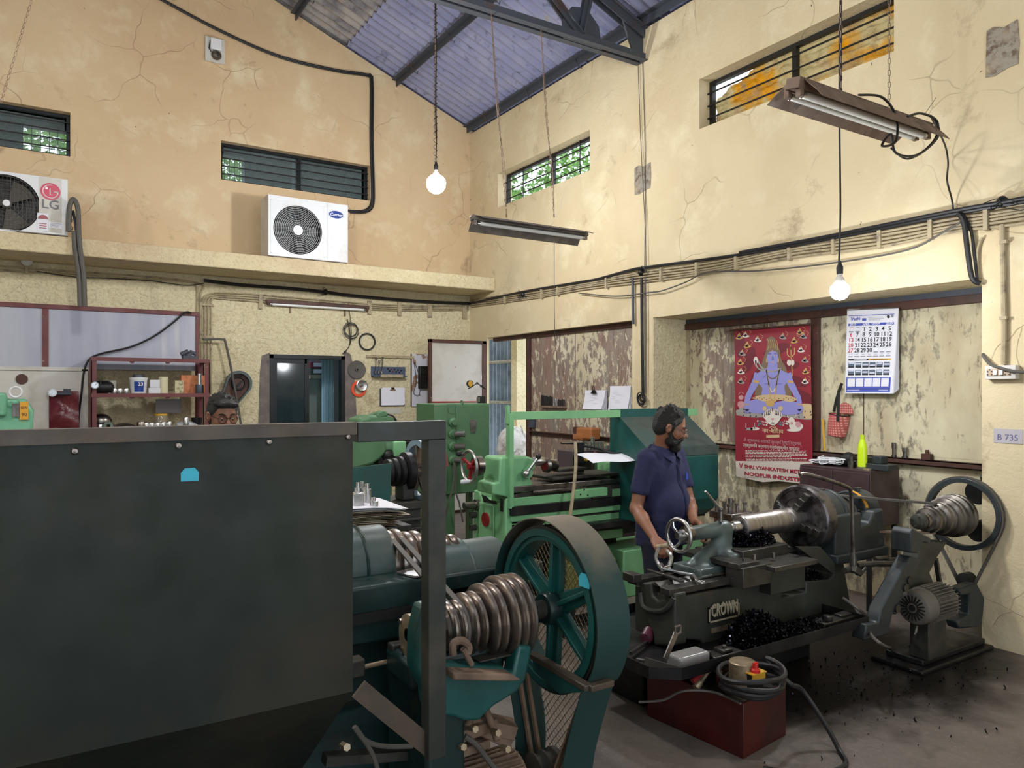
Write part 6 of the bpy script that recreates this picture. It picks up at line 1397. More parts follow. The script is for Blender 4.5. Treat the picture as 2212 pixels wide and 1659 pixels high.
# ================================================================ between: paper table, small teal machine, motor unit, switch cabinet
def papertable():
 y0 = 3.45; x1 = oy(890, 1100, y0).x; zt = oy(830, 1140, y0).z
 t = thing('work_table', 'dark steel work table half hidden behind the splash guard', 'table', (1.2, y0+.2, 0))
 ob('tabletop', MB().box((.75, y0, zt-.03), (x1, y0+.45, zt)), M['iron'], t, bev=.004); ob('table_body', MB().box((.8, y0+.03, .0), (x1-.02, y0+.42, zt-.03)), M['black_m'], t, bev=.004)
 r2 = random.Random(2); s = thing('paper_stack', 'untidy stack of drawings and cardboard on the steel table', 'papers', (1.2, y0+.2, zt))
 z = zt
 for k in range(26):
  dz = .0035 if k > 15 else .0042; a = r2.uniform(-.07, .07); cx = 1.22+r2.uniform(-.02, .03); cy = y0+.2+r2.uniform(-.02, .02); w, h = (.60, .42) if k > 12 else (.54, .36); w += r2.uniform(-.06, .06)
  m = 'paper' if k > 19 else ('paper_y' if (k % 3) else 'rust'); sag = .02 if k > 15 else .008
  def f(a_, b_):
   x = (a_-.5)*w; y = (b_-.5)*h; return (cx+x*math.cos(a)-y*math.sin(a), cy+x*math.sin(a)+y*math.cos(a), z+.006+sag*.3-sag*abs(2*a_-1)**3)
  ob('sheet', MB().grid(f, 8, 2, th=.002, nrm=(0, 0, 1)), M[m], s, sm=60); z += dz
 zs = z+.006
 def part(u, r, h, lab, y=y0+.06, prof=None):
  x = oy(u, 1080, y).x; pr = prof or [(0, r), (h*.72, r), (h*.72, r*.55), (h, r*.55), (h, 0)]
  ob('turned_part', MB().lathe((x, y, zs), (0, 0, 1), pr, 24), M['steel'], label=lab, cat='steel part', group='turned parts on the paper stack')
 part(808, .021, .042, 'short bright stepped pin standing alone on the paper stack', y0+.03, [(0, .021), (.024, .021), (.026, .009), (.042, .009), (.042, 0)])
 part(793, .022, .095, 'tall bright turned part standing behind on the paper stack, right of the group', y0+.16)
 part(782, .020, .10, 'tall bright turned part at the middle of the group on the paper stack', y0+.22); part(773, .018, .10, 'tall bright turned part at the left of the group, against the guard edge', y0+.2)
 x = oy(775, 1090, y0+.08).x; ob('steel_block', MB().box((x-.035, y0+.05, zs), (x+.018, y0+.12, zs+.065)), M['steel'], label='small pale steel block with a bore on the paper stack', cat='block', bev=.004)
papertable()
# small teal machine with a stepped pulley and blue-grey wheel
def small_machine():
 y = 4.3; g = lambda u, v, yy=y: oy(u, v, yy)
 t = thing('pulley_machine', 'old machine with teal side sheet, dark stepped pulley and blue-grey wheel behind the paper stack', 'machine', (g(850, 1100).x, y+.1, 0))
 ob('side_sheet', MB().prism([g(740, 1013), g(740, 1110), g(842, 1110), g(846, 1001)], (0, .01, 0)), M['teal'], t)
 c = g(848, 1025); c.y = y+.12; pr = [(0, 0), (0, .07), (.01, .085), (.03, .085), (.04, .075), (.05, .09), (.07, .09), (.08, .08), (.09, .10), (.11, .10), (.12, .09), (.13, .125), (.17, .125), (.18, .11), (.18, .03), (.32, .03), (.32, 0)]
 ob('stepped_pulley', MB().lathe(c, (1, 0, 0), pr, 40), M['black_m'], t)
 cw = V((g(905, 1025).x+.06, y+.12, c.z)); w = MB().band(cw, (1, 0, 0), .165, .205, .05, 48)
 ob('wheel_rim', w, mat('blue_grey_paint', '#7f97a6', .4), t)
 w = MB(); w.cyl(cw-V((.04, 0, 0)), cw+V((.02, 0, 0)), .05, n=24)
 for k in range(5): a = k*2*PI/5+.3; w.beam(cw, cw+V((0, .17*math.cos(a), .17*math.sin(a))), .02, .05, (1, 0, 0))
 ob('wheel_spokes', w, M['steel_br'], t)
 ob('red_guard_arc', MB().lathe(cw+V((.03, 0, 0)), (1, 0, 0), [(0, .215), (.0, .262), (.05, .262), (.05, .215), (0, .215)], 30, arc=(-1.3, 1.4)), mat('dark_red_guard', '#6e2a28', .5), t)
 x0, x1 = g(843, 1060).x, g(918, 1060).x
 b = MB().box((x0, y, .95), (x1+.02, y+.35, 1.0)); b.box((x0, y+.02, .10), (x1-.02, y+.33, .95));
 for z in (.88, .82, .76): b.box((x0, y-.02, z), (x1, y+.02, z+.02))
 ob('frame', b, M['iron'], t, bev=.005); ob('bearing', MB().box((cw.x-.15, y+.06, 1.0), (cw.x-.06, y+.18, cw.z+.05)), M['iron'], t, bev=.012)
 ob('side_leg', MB().box((1.35, y+.02, 0), (x0, y+.3, 1.0)), M['iron'], t)
small_machine()
# green machine with motor
def green_motor():
 y = 5.6; g = lambda u, v, yy=y: oy(u, v, yy)
 t = thing('milling_machine', 'mid-green machine arm with a finned motor behind the splash guard frame', 'machine', (g(820, 1000).x, y+.2, 0))
 ob('arm_casting', MB().prism([g(*q) for q in ((700, 945), (833, 945), (836, 975), (824, 990), (805, 1003), (760, 1015), (700, 1020))], (0, .3, 0)), M['green_m'], t, bev=.02)
 c = g(835, 968); ob('arm_end', MB().lathe(c+V((-.02, .15, 0)), (1, 0, 0), [(0, 0), (0, .12), (.03, .13), (.10, .13), (.11, .09), (.11, 0)], 28), M['green_m'], t)
 c = g(850, 965); ob('terminal_box', MB().box(g(850, 987), g(878, 953)+V((0, .12, 0))), M['green_l'], t, bev=.01)
 m0 = g(868, 972); m0.y = y+.22; f = MB().lathe(m0, (1, 0, 0), [(0, .09), (0, .11), (.16, .11), (.16, .02)], 28)
 for k in range(8): f.box((m0.x+.02, y+.06, m0.z-.1+k*.026), (m0.x+.16, y+.38, m0.z-.09+k*.026))
 ob('motor_fins', f, M['iron'], t); ob('motor_end', MB().lathe(m0+V((.16, 0, 0)), (1, 0, 0), [(0, .12), (.09, .12), (.10, .08), (.10, 0)], 28), M['green_m'], t)
 # upper head, above the frame bar
 ob('ram_top', MB().prism([g(*q) for q in ((778, 906), (795, 901), (800, 898), (838, 897), (856, 905), (858, 945), (775, 945))], (0, .3, 0)), M['green_m'], t, bev=.02)
 ob('motor_cover', MB().lathe(g(812, 925)+V((0, .15, 0)), (1, 0, 0), [(0, 0), (0, .10), (.04, .125), (.13, .125), (.17, .09), (.17, 0)], 28), M['green_m'], t)
 ob('wire_box', MB().prism([g(*q) for q in ((814, 898), (818, 891), (830, 887), (838, 891), (838, 899), (816, 903))], (0, .1, 0)), M['green_m'], t, bev=.008)
 ob('motor_cable', MB().tube(smooth_path([g(838, 895), g(850, 900), g(857, 912), g(862, 930)], 6), .008, 6), M['cable'], t)
 ob('machine_column', MB().box((.8, y+.3, 0), (g(880, 900).x, y+.75, 1.15)), M['green_m'], t, bev=.02)
 ob('under_gear', MB().sph(g(842, 985)+V((0, .05, 0)), (.06, .06, .06)).cb(g(835, 995)+V((0, .08, 0)), (.12, .1, .06)), M['black_m'], t)
green_motor()
# tall green switch cabinet
def cabinet():
 y = 6.3; g = lambda u, v, yy=y: oy(u, v, yy); x0, x1 = g(938, 900).x, g(1057, 900).x; zt, zb = g(1000, 872).z, g(1000, 1066).z
 t = thing('electrical_cabinet', 'tall mid-green electrical cabinet with sockets down its front', 'cabinet', ((x0+x1)/2, y+.2, 0))
 ob('body', MB().box((x0, y, zb), (x1, y+.4, zt)), M['green_m'], t, bev=.006)
 xs_, xd = g(966, 900).x, g(985, 900).x
 ob('door', MB().box((xd, y-.012, zb+.01), (x1-.005, y-.001, zt-.01)), M['green_m'], t, bev=.003); ob('left_strip', MB().box((x0+.003, y-.010, zb+.01), (xs_-.004, y-.001, zt-.01)), M['green_m'], t, bev=.003)
 ob('plinth', MB().box((x0+.02, y+.02, 0), (g(984, 900).x, y+.38, zb)).box((x1-.06, y+.3, 0), (x1-.02, y+.38, zb)), M['green_m'], t)
 ob('lifting_eye', MB().ring(g(998, 869), (1, .2, 0), .018, .006, 16, 6), M['green_m'], t)
 p = g(1022, 920, y-.012); ob('name_plate', MB().prism([(p.x+dx, y-.013, p.z+dz) for dx, dz in ((-.035, .06), (.035, .06), (.038, .03), (.026, -.07), (-.024, -.07), (-.038, .03))], (0, -.004, 0)), M['steel_d'], t)
 p = g(976, 885, y-.002); ob('blank_disc', MB().lathe(p, (0, -1, 0), [(0, .04), (.004, .04), (.004, 0)], 24), M['green_m'], t)
 for k, v in enumerate((912, 937, 964, 993)):
  p = g(977, v, y-.001); s_ = MB().lathe(p, (0, -1, 0), [(0, .044), (.02, .044), (.03, .03), (.05, .028), (.05, 0)], 24)
  o = ob('socket', s_, M['green_m'], t)
  if k: ob('plug', MB().cyl(p+V((0, -.04, 0)), p+V((.07, -.09, 0)), .026, n=16).cyl(p+V((.07, -.09, 0)), p+V((.085, -.10, 0)), .030, n=16), M['cable_g'], o)
 for k in range(2):
  P = [g(980+3*k, 1000, y-.05), g(981+4*k, 1030, y-.06), g(976+8*k, 1060, y-.08), g(968+25*k, 1090, y-.1), g(962+38*k, 1120+8*k, y-.1)]
  ob('supply_cable', MB().tube(smooth_path(P, 6), .009, 6), M['cable_g'], t)
 return x0, x1, zt, y
x0, x1, zt, y = cabinet()
p = oy(1040, 872, y+.15); p.z = zt+.001; t = thing('dial_indicator', 'yellow-faced dial indicator on a magnetic stand on the green cabinet', 'gauge', p)
ob('magnet_base', MB().box((p.x-.03, p.y-.03, p.z), (p.x+.03, p.y+.03, p.z+.07)), M['black'], t, bev=.004); ob('magnet_face', MB().box((p.x-.04, p.y-.02, p.z+.01), (p.x-.0305, p.y+.03, p.z+.06)), M['steel'], t)
ob('stand_rod', MB().cyl(p+V((.0, 0, .07)), p+V((0, 0, .28)), .005), M['steel'], t); q = p+V((0, 0, .17))
dc = oy(1015, 829, p.y); ob('dial_arm', MB().tube([q+V((.05, 0, -.03)), q, q+V((-.05, 0, .03)), dc+V((.02, 0, -.03)), dc+V((-.02, 0, -.05))], .006, 6).sph(q, .014, 10).sph(q+V((-.05, 0, .03)), .012, 10), M['black'], t)
ob('dial', MB().cyl(dc+V((0, .012, 0)), dc+V((0, -.012, 0)), .034, n=28), M['black'], t); ob('dial_face', MB().cyl(dc+V((0, -.0122, 0)), dc+V((0, -.0135, 0)), .027, n=28).tube([dc+V((0, -.015, 0)), dc+V((.012, -.015, .012))], .0015, 4, m=1), [M['yellow'], M['ink']], t)
# white sacking bundle by the doorway
c = at(1108, 955, 10.25); K = .74
pr = [('e', c+V((0, 0, .02)), (.22, .17, .20)), ('e', c+V((.13, .0, -.06)), (.17, .15, .18)), ('e', c+V((.03, 0, -.22)), (.20, .15, .16)), ('e', c+V((-.11, .02, -.1)), (.12, .12, .13))]
r2 = random.Random(9)
for k in range(26):
 a = V((r2.uniform(-.3, .38), -.20+r2.uniform(-.03, .03), r2.uniform(-.35, .26))); b = a+V((r2.uniform(-.2, .2), r2.uniform(-.02, .04), r2.uniform(-.2, .2))); pr.append(('c', c+a*.64, c+b*.64, .008, .014))
ob('sack_bundle', sdf_mb(pr, .009, .03), mat('white_woven_sack', '#d6d2cc', .8, 0, [('#94897c', 9, .5, .7)], bump=[(18, .6, 5)]), label='crumpled white sack bundle on a stand at the doorway behind the green lathe', cat='sack', sm=70)
b = MB().box((c.x-.2, c.y-.15, 0), (c.x+.25, c.y+.2, c.z-.34)); ob('stand_box', b, M['black_m'], label='dark box stand under the white sack bundle', cat='stand')
# ================================================================ light green lathe
def lathe_c():
 Y = 4.75; g = lambda u, v, y=Y: oy(u, v, y)
 t = thing('lathe', 'light green lathe with a red-spoked handwheel and overhead bar frame', 'lathe', (3.6, Y+.2, 0)); G = M['green_l']
 # overhead frame
 zt = g(1200, 888).z; zb_ = g(1200, 905).z; xp = g(1097, 950).x
 a, b = g(1105, 890), g(1344, 890); ob('overhead_bar', MB().box((xp+.02, Y-.02, zt-.06), (4.06, Y+.03, zt)).box((4.85, Y-.02, zt-.06), (4.96, Y+.03, zt)), G, t, bev=.002)
 ob('frame_post', MB().box((xp-.0, Y-.03, g(1100, 1098).z), (xp+.035, Y+.03, zt-.01)).box((xp-.012, Y-.02, zt-.09), (xp+.008, Y+.02, zt+.05)), G, t, bev=.002)
 # hood
 prof = [(Y-.01, zt+.005), (Y-.01, zt-.06), (Y-.34, 1.245), (Y-.36, 1.15), (Y-.36, .80), (Y-.31, .70), (Y-.22, .64), (Y-.16, .64)]
 h = MB(); x0, x1 = 4.06, 4.85
 cols = [1, 2, 1, 1, 1, 1, 1]
 for i in range(len(prof)-1):
  (ya, za), (yb, zb2) = prof[i], prof[i+1]; h.add([(x0, ya, za), (x1, ya, za), (x1, yb, zb2), (x0, yb, zb2)], [(0, 1, 2, 3)], 0 if i != 1 else 1)
 side = [(y, z) for y, z in prof]+[(Y+.12, .64), (Y+.12, zt+.005)]
 for x in (x0, x1): h.add([(x, y, z) for y, z in side], [tuple(range(len(side)))], 0)
 h.add([(x0, Y-.01, zt+.005), (x1, Y-.01, zt+.005), (x1, Y+.12, zt+.005), (x0, Y+.12, zt+.005)], [(0, 1, 2, 3)], 0)
 ob('chip_hood', h, [M['teal'], M['teal_dust']], t, sm=0); ob('hood_strip', MB().box((x0-.004, Y-.365, 1.17), (x1+.003, Y-.361, 1.245)), M['teal_dust'], t)
 # tailstock
 pr = [g(*q) for q in ((1064, 1068), (1066, 1045), (1078, 1042), (1080, 992), (1086, 988), (1140, 986), (1152, 990), (1156, 1000), (1150, 1012), (1146, 1035), (1150, 1040), (1150, 1062), (1100, 1075))]
 ob('tailstock', MB().prism(pr, (0, .24, 0)), G, t, bev=.018, seg=3)
 ob('tailstock_barrel', MB().lathe(g(1140, 1008)+V((0, .1, 0)), (1, 0, 0), [(0, .07), (.06, .06), (.10, .05)], 24).cyl(g(1140, 1022, Y-.03), g(1140, 1022, Y+.01), .04), G, t)
 q = g(1160, 1000); q.y = Y+.1; ob('quill', MB().lathe(q, (1, 0, 0), [(0, .028), (.03, .03), (.04, .036), (.13, .036), (.15, .022), (.16, .01), (.26, .008), (.26, 0)], 24), M['steel'], t)
 q = g(1192, 1008); q.y = Y+.1; ob('cutter_holder', MB().lathe(q, (1, 0, 0), [(0, .0), (0, .055), (.03, .06), (.05, .045), (.12, .035), (.12, 0)], 24), M['steel_d'], t); ob('cutter_face', MB().cyl(q+V((-.003, 0, 0)), q, .042), M['redm'], t)
 ob('clamp_lever', MB().tube([g(1136, 1024, Y-.04), g(1163, 987, Y-.07)], [.012, .009], 10).sph(g(1136, 1023, Y-.04), .028), M['steel'], t); ob('lever_knob', MB().sph(g(1163, 986, Y-.07), .022), M['black'], t)
 # handwheel, red spokes
 c = V((g(1053, 1009).x-.10, Y+.1, g(1050, 1009).z)); ax = V((-1, 0, 0)); R = .115
 ob('handwheel_rim', MB().ring(c, ax, R, .013, 44, 10), M['steel'], t)
 for k in range(3): a = PI/2+k*2*PI/3+PI; d = V((0, math.cos(a), math.sin(a))); ob('handwheel_spoke', MB().beam(c+V((.02, 0, 0)), c+d*R*.95, .014, .022, (1, 0, 0)), M['redm'], t)
 ob('handwheel_hub', MB().lathe(c+V((.06, 0, 0)), ax, [(0, .055), (.02, .055), (.03, .025), (.07, .022), (.07, 0)], 24), M['redm'], t); ob('handwheel_dial', MB().cyl(c+V((.10, 0, 0)), c+V((.05, 0, 0)), .075, n=32), M['steel_d'], t)
 for d, m in ((V((-.03, .10, .09)), 'black'), ): ob('handwheel_ball', MB().sph(c+d, .022).tube([c+V((0, .06, .085)), c+d], .008, 6), M[m], t)
 ob('handwheel_grip', MB().lathe(c+V((-.0, -.03, -.105)), V((-1, .1, -.02)), [(0, .01), (.02, .014), (.07, .017), (.085, .012), (.085, 0)], 16), M['white'], t)
 # bed
 zb1 = g(1200, 1068).z
 # end leg with panel
 XL = g(1092, 1100).x; e = lambda u, v, o=0: ox(u, v, XL-o); yf = e(1021, 1100).y
 L = [e(*q) for q in ((1023, 1058), (1034, 1060), (1040, 1078), (1075, 1086), (1092, 1076))]
 ob('end_leg', MB().prism(L+[V((XL, Y-.0, 0)), V((XL, yf, 0))], (.16, 0, 0)), G, t, bev=.012)
 ob('leg_panel', MB().box(e(1033, 1200, .014), e(1069, 1092, .001)), G, t, bev=.006); cc = e(1050, 1122, .014); ob('red_cover', MB().cyl(cc, cc+V((-.012, 0, 0)), .055, n=28), M['redm'], t)
 ob('leg_slot', MB().box(e(1042, 1088, .004), e(1072, 1076, .0005)) if False else MB().prism([e(*q, .003) for q in ((1040, 1068), (1050, 1072), (1058, 1080), (1072, 1082), (1073, 1090), (1044, 1084))], (.002, 0, 0)), M['black'], t, bev=.004); ob('leg_slot', MB().box(e(1080, 1104, .004), e(1087, 1078, .0005)), M['black'], t)
 kk = e(1026, 1091, .03); ob('screw_end', MB().cyl(kk, kk+V((-.10, 0, 0)), .030, n=20).cyl(kk+V((.03, 0, 0)), kk, .045, n=20), M['steel_d'], t); kk = e(1028, 1112, .03); ob('screw_end', MB().cyl(kk, kk+V((-.05, 0, 0)), .025, n=20).cyl(kk+V((0, 0, -.1)), kk+V((-.05, 0, -.1)), .025, n=20), M['iron'], t)
 def slab(v0, v1, m, d=0, u0=1105, u1=1412, nm='bed_strip', th=.3):
  a, b = g(u0, v1, Y+d), g(u0, v0, Y+d); ob(nm, MB().box((a.x, Y+d, a.z), (4.95, Y+d+th, b.z)), M[m], t, bev=.004)
 slab(1052, 1064, 'steel_d', -.02, nm='bed_way'); slab(1064, 1077, 'iron', .0); slab(1077, 1095, 'green_l', -.015); slab(1095, 1115, 'black_m', -.03, nm='lead_screw_tray'); slab(1115, 1128, 'green_l', -.015); slab(1128, 1133, 'iron', 0); slab(1133, 1150, 'green_l', -.0, nm='apron_strip'); slab(1150, 1185, 'iron', .02)
 ob('cross_tray', MB().box(g(1153, 1060, Y-.02), g(1240, 1050, Y+.15)).box(g(1152, 1062, Y-.03), g(1240, 1059, Y-.02)), M['steel_d'], t, bev=.003)
 for (u0, v0, u1, v1, m, d) in ((1160, 1047, 1245, 1030, 'green_l', .08), (1243, 1078, 1280, 1047, 'green_l', -.05), (1288, 1078, 1340, 1050, 'green_l', .0), (1280, 1078, 1290, 1050, 'iron', -.04)):
  ob('carriage_block', MB().box(g(u0, v0, Y+d), g(u1, v1, Y+d+.2)), M[m], t, bev=.006)
 ob('tool_slide', MB().box(g(1206, 1020, Y+.05), g(1245, 1006, Y+.2)).box(g(1195, 1032, Y), g(1290, 1020, Y+.3)), M['iron'], t, bev=.006)
 ob('saddle', MB().box(g(1150, 1047, Y+.05), g(1380, 1036, Y+.25)), M['steel_d'], t, bev=.004)
 for k, (u, v) in enumerate(((1253, 1053), (1262, 1058), (1272, 1052), (1254, 1068), (1270, 1070))): p = g(u, v, Y-.052); ob('screw_hole', MB().cyl(p, p+V((0, -.002, 0)), .007, n=10), M['black'], t)
 # cabinet under headstock
 ob('head_cabinet', MB().box((g(1330, 1190).x, Y-.1, 0), (4.95, Y+.35, g(1340, 1184).z)), G, t, bev=.01)
 ob('shaded_cabinet_front', MB().box((g(1212, 1190).x, Y-.08, .02), (g(1318, 1190).x, Y+.35, g(1340, 1184).z-.05)), mat('shaded_cabinet_green', '#6f7237', .5, 0, [('#4e5530', 4, .45, .7)]), t, bev=.01)  # cabinet front carried on leftwards, its shade put into the yellow-green colour
 ob('headstock', MB().box((4.1, Y-.02, g(1400, 1080).z), (4.95, Y+.35, 1.1)), G, t, bev=.02)
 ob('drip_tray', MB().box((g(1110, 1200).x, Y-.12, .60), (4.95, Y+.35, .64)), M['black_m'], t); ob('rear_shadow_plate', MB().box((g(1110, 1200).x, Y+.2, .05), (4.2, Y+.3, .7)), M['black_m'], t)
 ob('lower_plate', MB().prism([g(*q, Y+.01) for q in ((1270, 1150), (1345, 1142), (1345, 1160), (1300, 1165), (1270, 1160))], (0, .01, 0)), G, t)
 # coolant column and hose, lamp arm
 ob('column', MB().box(g(1249, 1050, Y+.2), g(1257, 958, Y+.23)).box(g(1236, 960, Y+.2), g(1262, 955, Y+.24)), M['black_m'], t); ob('coolant_hose', MB().tube(smooth_path([g(1243, 955, Y-.0), g(1244, 1000, Y-.05), g(1240, 1050, Y-.1), g(1232, 1112, Y-.12), g(1228, 1150, Y-.1)], 8), .014, 8), M['conduit'], t)
 P = smooth_path([g(1262, 963, Y+.2), g(1290, 968, Y+.1), g(1320, 978, Y), g(1345, 980, Y-.02)], 8); h = MB().tube(P, .009, 8)
 for p in P[::1]: h.sph(p, .013, 8)
 ob('lamp_hose', h, M['black'], t); c = g(1356, 975, Y-.05); ob('lamp_head', MB().lathe(c, V((-.6, -.6, .1)), [(-.10, .03), (-.05, .05), (0, .062), (.008, .06), (.008, 0)], 28), M['grey_m'], t)
 ob('lamp_bracket', MB().prism([g(*q, Y-.06) for q in ((1347, 985), (1358, 985), (1362, 1010), (1356, 1022), (1348, 1010))], (0, .006, 0)), M['steel_d'], t)
lathe_c()
g5 = lambda u, v, y=5.3: oy(u, v, y)
# things on and around it, behind the man
p = oy(1310, 1040, 4.70);
def pap(a_, b_): u = 1264+104*a_; v = 1026+10*(1-a_)*0+20*(1-b_)*(a_ < 2); q = oy(u, 1032, 4.65); return (q.x, 4.55+.25*b_, 1.187-.05*(1-b_)**2+.006*math.sin(a_*7))
ob('drawing_sheet', MB().grid(pap, 14, 6, th=.002, nrm=(0, 0, 1)), M['paper'], label='white drawing sheet lying on the green lathe beside the man', cat='paper', sm=60)
t = thing('tool_cupboard', 'brown bench cupboard behind the green lathe, with steel parts on top', 'cupboard', (g5(1280, 1000, 5.55).x, 5.7, 0))
a, b = g5(1238, 1040, 5.55), g5(1372, 968, 5.55); ob('body', MB().box((a.x, 5.55, 0), (b.x, 5.8, b.z)), mat('brown_cupboard', '#4d4244', .6), t, bev=.004)
ob('open_shelf', MB().box(g5(1238, 1038, 5.545), g5(1276, 985, 5.55)), M['black'], t); ob('green_patch', MB().box(g5(1286, 1022, 5.54), g5(1310, 990, 5.55)), M['green_m'], t)
ob('sticker', MB().prism([g5(*q, 5.538) for q in ((1279, 996), (1279, 980), (1285, 975), (1293, 980), (1295, 997))], (0, .003, 0)), mat('faded_figure_sticker', '#b7988c', .6, 0, [('#7c4f4a', 30, .5, .6)]), t)
ob('yellow_handle', MB().cyl(g5(1252, 992, 5.53), g5(1268, 994, 5.53), .014), M['yellow'], t); ob('shelf_items', MB().cb(g5(1262, 980, 5.53), (.18, .05, .02)).cyl(g5(1254, 1010, 5.52), g5(1254, 968, 5.52), .012), M['steel_d'], t)
zt5 = b.z+.001
for k in range(6):
 u = 1266+7*k; p = g5(u, 965, 5.62); h = .075 if k != 2 else .12
 ob('steel_cylinder', MB().cyl((p.x, p.y, zt5), (p.x, p.y, zt5+h), .018, n=20), M['steel'], label=['leftmost', 'second', 'taller third', 'fourth', 'fifth', 'rightmost'][k]+' of six bright steel cylinders on the brown cupboard', cat='steel part', group='bright cylinders on the brown cupboard')
for k in range(4): p = g5(1310+6*k, 968, 5.60); ob('steel_ring', MB().cyl((p.x, p.y, zt5), (p.x, p.y, zt5+.035), .016, n=16), M['steel'], label=['first', 'second', 'third', 'fourth'][k]+' from the left of four small bright rings at the cupboard right end', cat='steel part', group='small rings on the brown cupboard')
p = oy(1262, 958, 5.75); ob('iron_rod', MB().cyl(oy(1212, 957, 4.97), oy(1240, 957, 4.97), .010), M['steel_d'], label='thin steel rod sticking out left of the coolant column', cat='rod')
c = ox(1268, 935, XR-.02); pr = [('b', c+V((0, 0, .02)), (.05, .11, .035), np.eye(3), .02), ('b', c+V((0, .10, -.05)), (.05, .05, .03), np.eye(3), .02)]
ob('leather_pouch', sdf_mb([('b', c+V((-.03, -.06, .0)), (.05, .12, .045), np.eye(3), .02), ('b', c+V((-.03, .06, -.05)), (.05, .08, .02), np.eye(3), .015)], .008, .03), mat('tan_leather', '#a5673a', .45), label='tan leather pouch lying on the brown bay rail', cat='pouch', sm=70)
ob('rail_box', MB().box((c.x-.02, c.y+.0, c.z-.02), (c.x+.07, c.y+.24, c.z+.06)), M['brownfr'], label='small brown box on the brown bay rail behind the pouch', cat='box')
# ================================================================ right: short heavy lathe with the spinning shaft, at rest
G3 = lambda x, z, y=2.80: oy(1340+x/3.687, 1150+z/3.687, y)
G4 = lambda x, z, y=2.80: oy(1640+x/3.607, 960+z/3.607, y)
G2 = lambda x, z, y=2.95: oy(1300+x/4.424, 850+z/4.424, y)
AY, AZ = 2.95, .908
M['bedm'] = mat('dark_green_grey_casting', '#34352f', .5, .2, [('#3f423b', 4, .4, .65), ('#5f4434', 4, .62, .8), ('#22231f', 2.5, .55, .75)], bump=[(45, .1)])
M['oilsteel'] = mat('oily_machined_steel', '#55534f', .38, .7, [('#33322f', 7, .45, .7), ('#6f5c4c', 5, .64, .8)], bump=[(30, .05)])
LC = thing('lathe', 'dark heavy lathe with a CROWN plate, chuck and stepped steel shaft', 'lathe', (3.4, AY, 0))
O = [(425, 520), (925, 425), (1200, 372), (1290, 350), (1290, 520), (1480, 478), (1480, 395), (1660, 375), (1700, 340), (1700, 180), (1770, 170), (1830, 540), (1900, 660), (1590, 700), (1340, 755), (1250, 700), (1000, 790), (925, 850), (915, 925), (690, 960), (640, 860), (480, 850), (450, 900), (425, 900)]
ob('bed_casting', MB().prism([G3(*q) for q in O], (0, .30, 0)), M['bedm'], LC, bev=.008)
a, b = G3(440, 492, 2.79), G3(925, 395, 2.79); zt_ = (a.z+b.z)/2
xa, xb = G3(375, 480, 2.79).x, G3(925, 400, 2.79).x
zb0 = G3(440, 500, 2.78).z; zb1 = zb0+.035
ob('bed_way', MB().box((xa, 2.775, zb0), (xb+.02, 2.845, zb1)).prism([(xa+.02, 2.86, zb1-.01), (xa+.02, 2.90, zb1+.012), (xa+.02, 2.93, zb1-.01)], (xb-xa+1.0, 0, 0)), M['oilsteel'], LC, bev=.003)
ob('bed_way', MB().box((xa, 3.02, zb0), (xb+1.0, 3.10, zb1)).cb((xa-.01, 3.05, zb1+.01), (.06, .09, .045)), M['oilsteel'], LC, bev=.004)
# shaped end casting
XE = xa+.02; E = lambda x, z: ox(1340+x/3.687, 1150+z/3.687, XE)
O = [(155, 405), (245, 400), (250, 500), (300, 545), (345, 530), (350, 470), (430, 490), (432, 905), (265, 905), (255, 790), (205, 690), (180, 600), (165, 500)]
ob('end_casting', MB().prism([E(*q) for q in O], (.09, 0, 0)), M['bedm'], LC, bev=.012, seg=3)
ob('end_rib', MB().tube(smooth_path([E(165, 480)+V((-.006, 0, 0)), E(200, 590)+V((-.012, 0, 0)), E(300, 625)+V((-.014, 0, 0)), E(380, 600)+V((-.01, 0, 0)), E(425, 520)], 6), .013, 8), M['bedm'], LC)
# CROWN plate cast on the bed
yc = 2.797; pl = MB(); P = [G3(697, 600, yc), G3(697, 725, yc), G3(938, 660, yc), G3(938, 545, yc)]
zc0, zc1 = (P[1].z+P[2].z)/2, (P[0].z+P[3].z)/2; xc0, xc1 = P[0].x, P[2].x
pl.box((xc0, yc-.006, zc0), (xc1, yc, zc1), 1)
for a, b in (((xc0, zc0), (xc1, zc0+.008)), ((xc0, zc1-.008), (xc1, zc1)), ((xc0, zc0), (xc0+.008, zc1)), ((xc1-.008, zc0), (xc1, zc1))): pl.box((a[0], yc-.010, a[1]), (b[0], yc-.005, b[1]), 0)
pl.text('CROWN', (xc0+.016, yc-.010, zc0+.030), (1, 0, 0), (0, 0, 1), .098, .003, 0, 'LEFT', .018, xc1-xc0-.032)
ob('name_plate', pl, [mat('worn_cream_letters', '#a89f87', .5, .2), M['black_m']], LC, sm=0, label='cast plate reading CROWN')
a, b = G3(722, 795, yc), G3(878, 735, yc); ob('maker_plate', MB().box((a.x, yc-.004, (a.z+b.z)/2-.014), (b.x, yc, (a.z+b.z)/2+.014)), M['brass'], LC)
# base and chip tray
zr = .405; TX0, TX1, TY0, TY1 = 2.40, 4.0, 2.50, 3.42
mb = MB(); c = .12; R_ = [(TX0+c, TY0), (TX1, TY0), (TX1, TY1), (TX0, TY1), (TX0, TY0+c*.8)]
mb.prism([(x, y, zr-.055) for x, y in R_], (0, 0, .004))
n = len(R_)
for i in range(n):
 (x0, y0), (x1, y1) = R_[i], R_[(i+1) % n]; mb.beam((x0, y0, zr-.026), (x1, y1, zr-.026), .005, .058)
ob('chip_tray', mb, M['black_m'], LC, sm=0)
ob('base_cabinet', MB().box((2.72, 2.99, 0), (4.15, 3.30, zr-.056)), M['black_m'], LC, bev=.008)
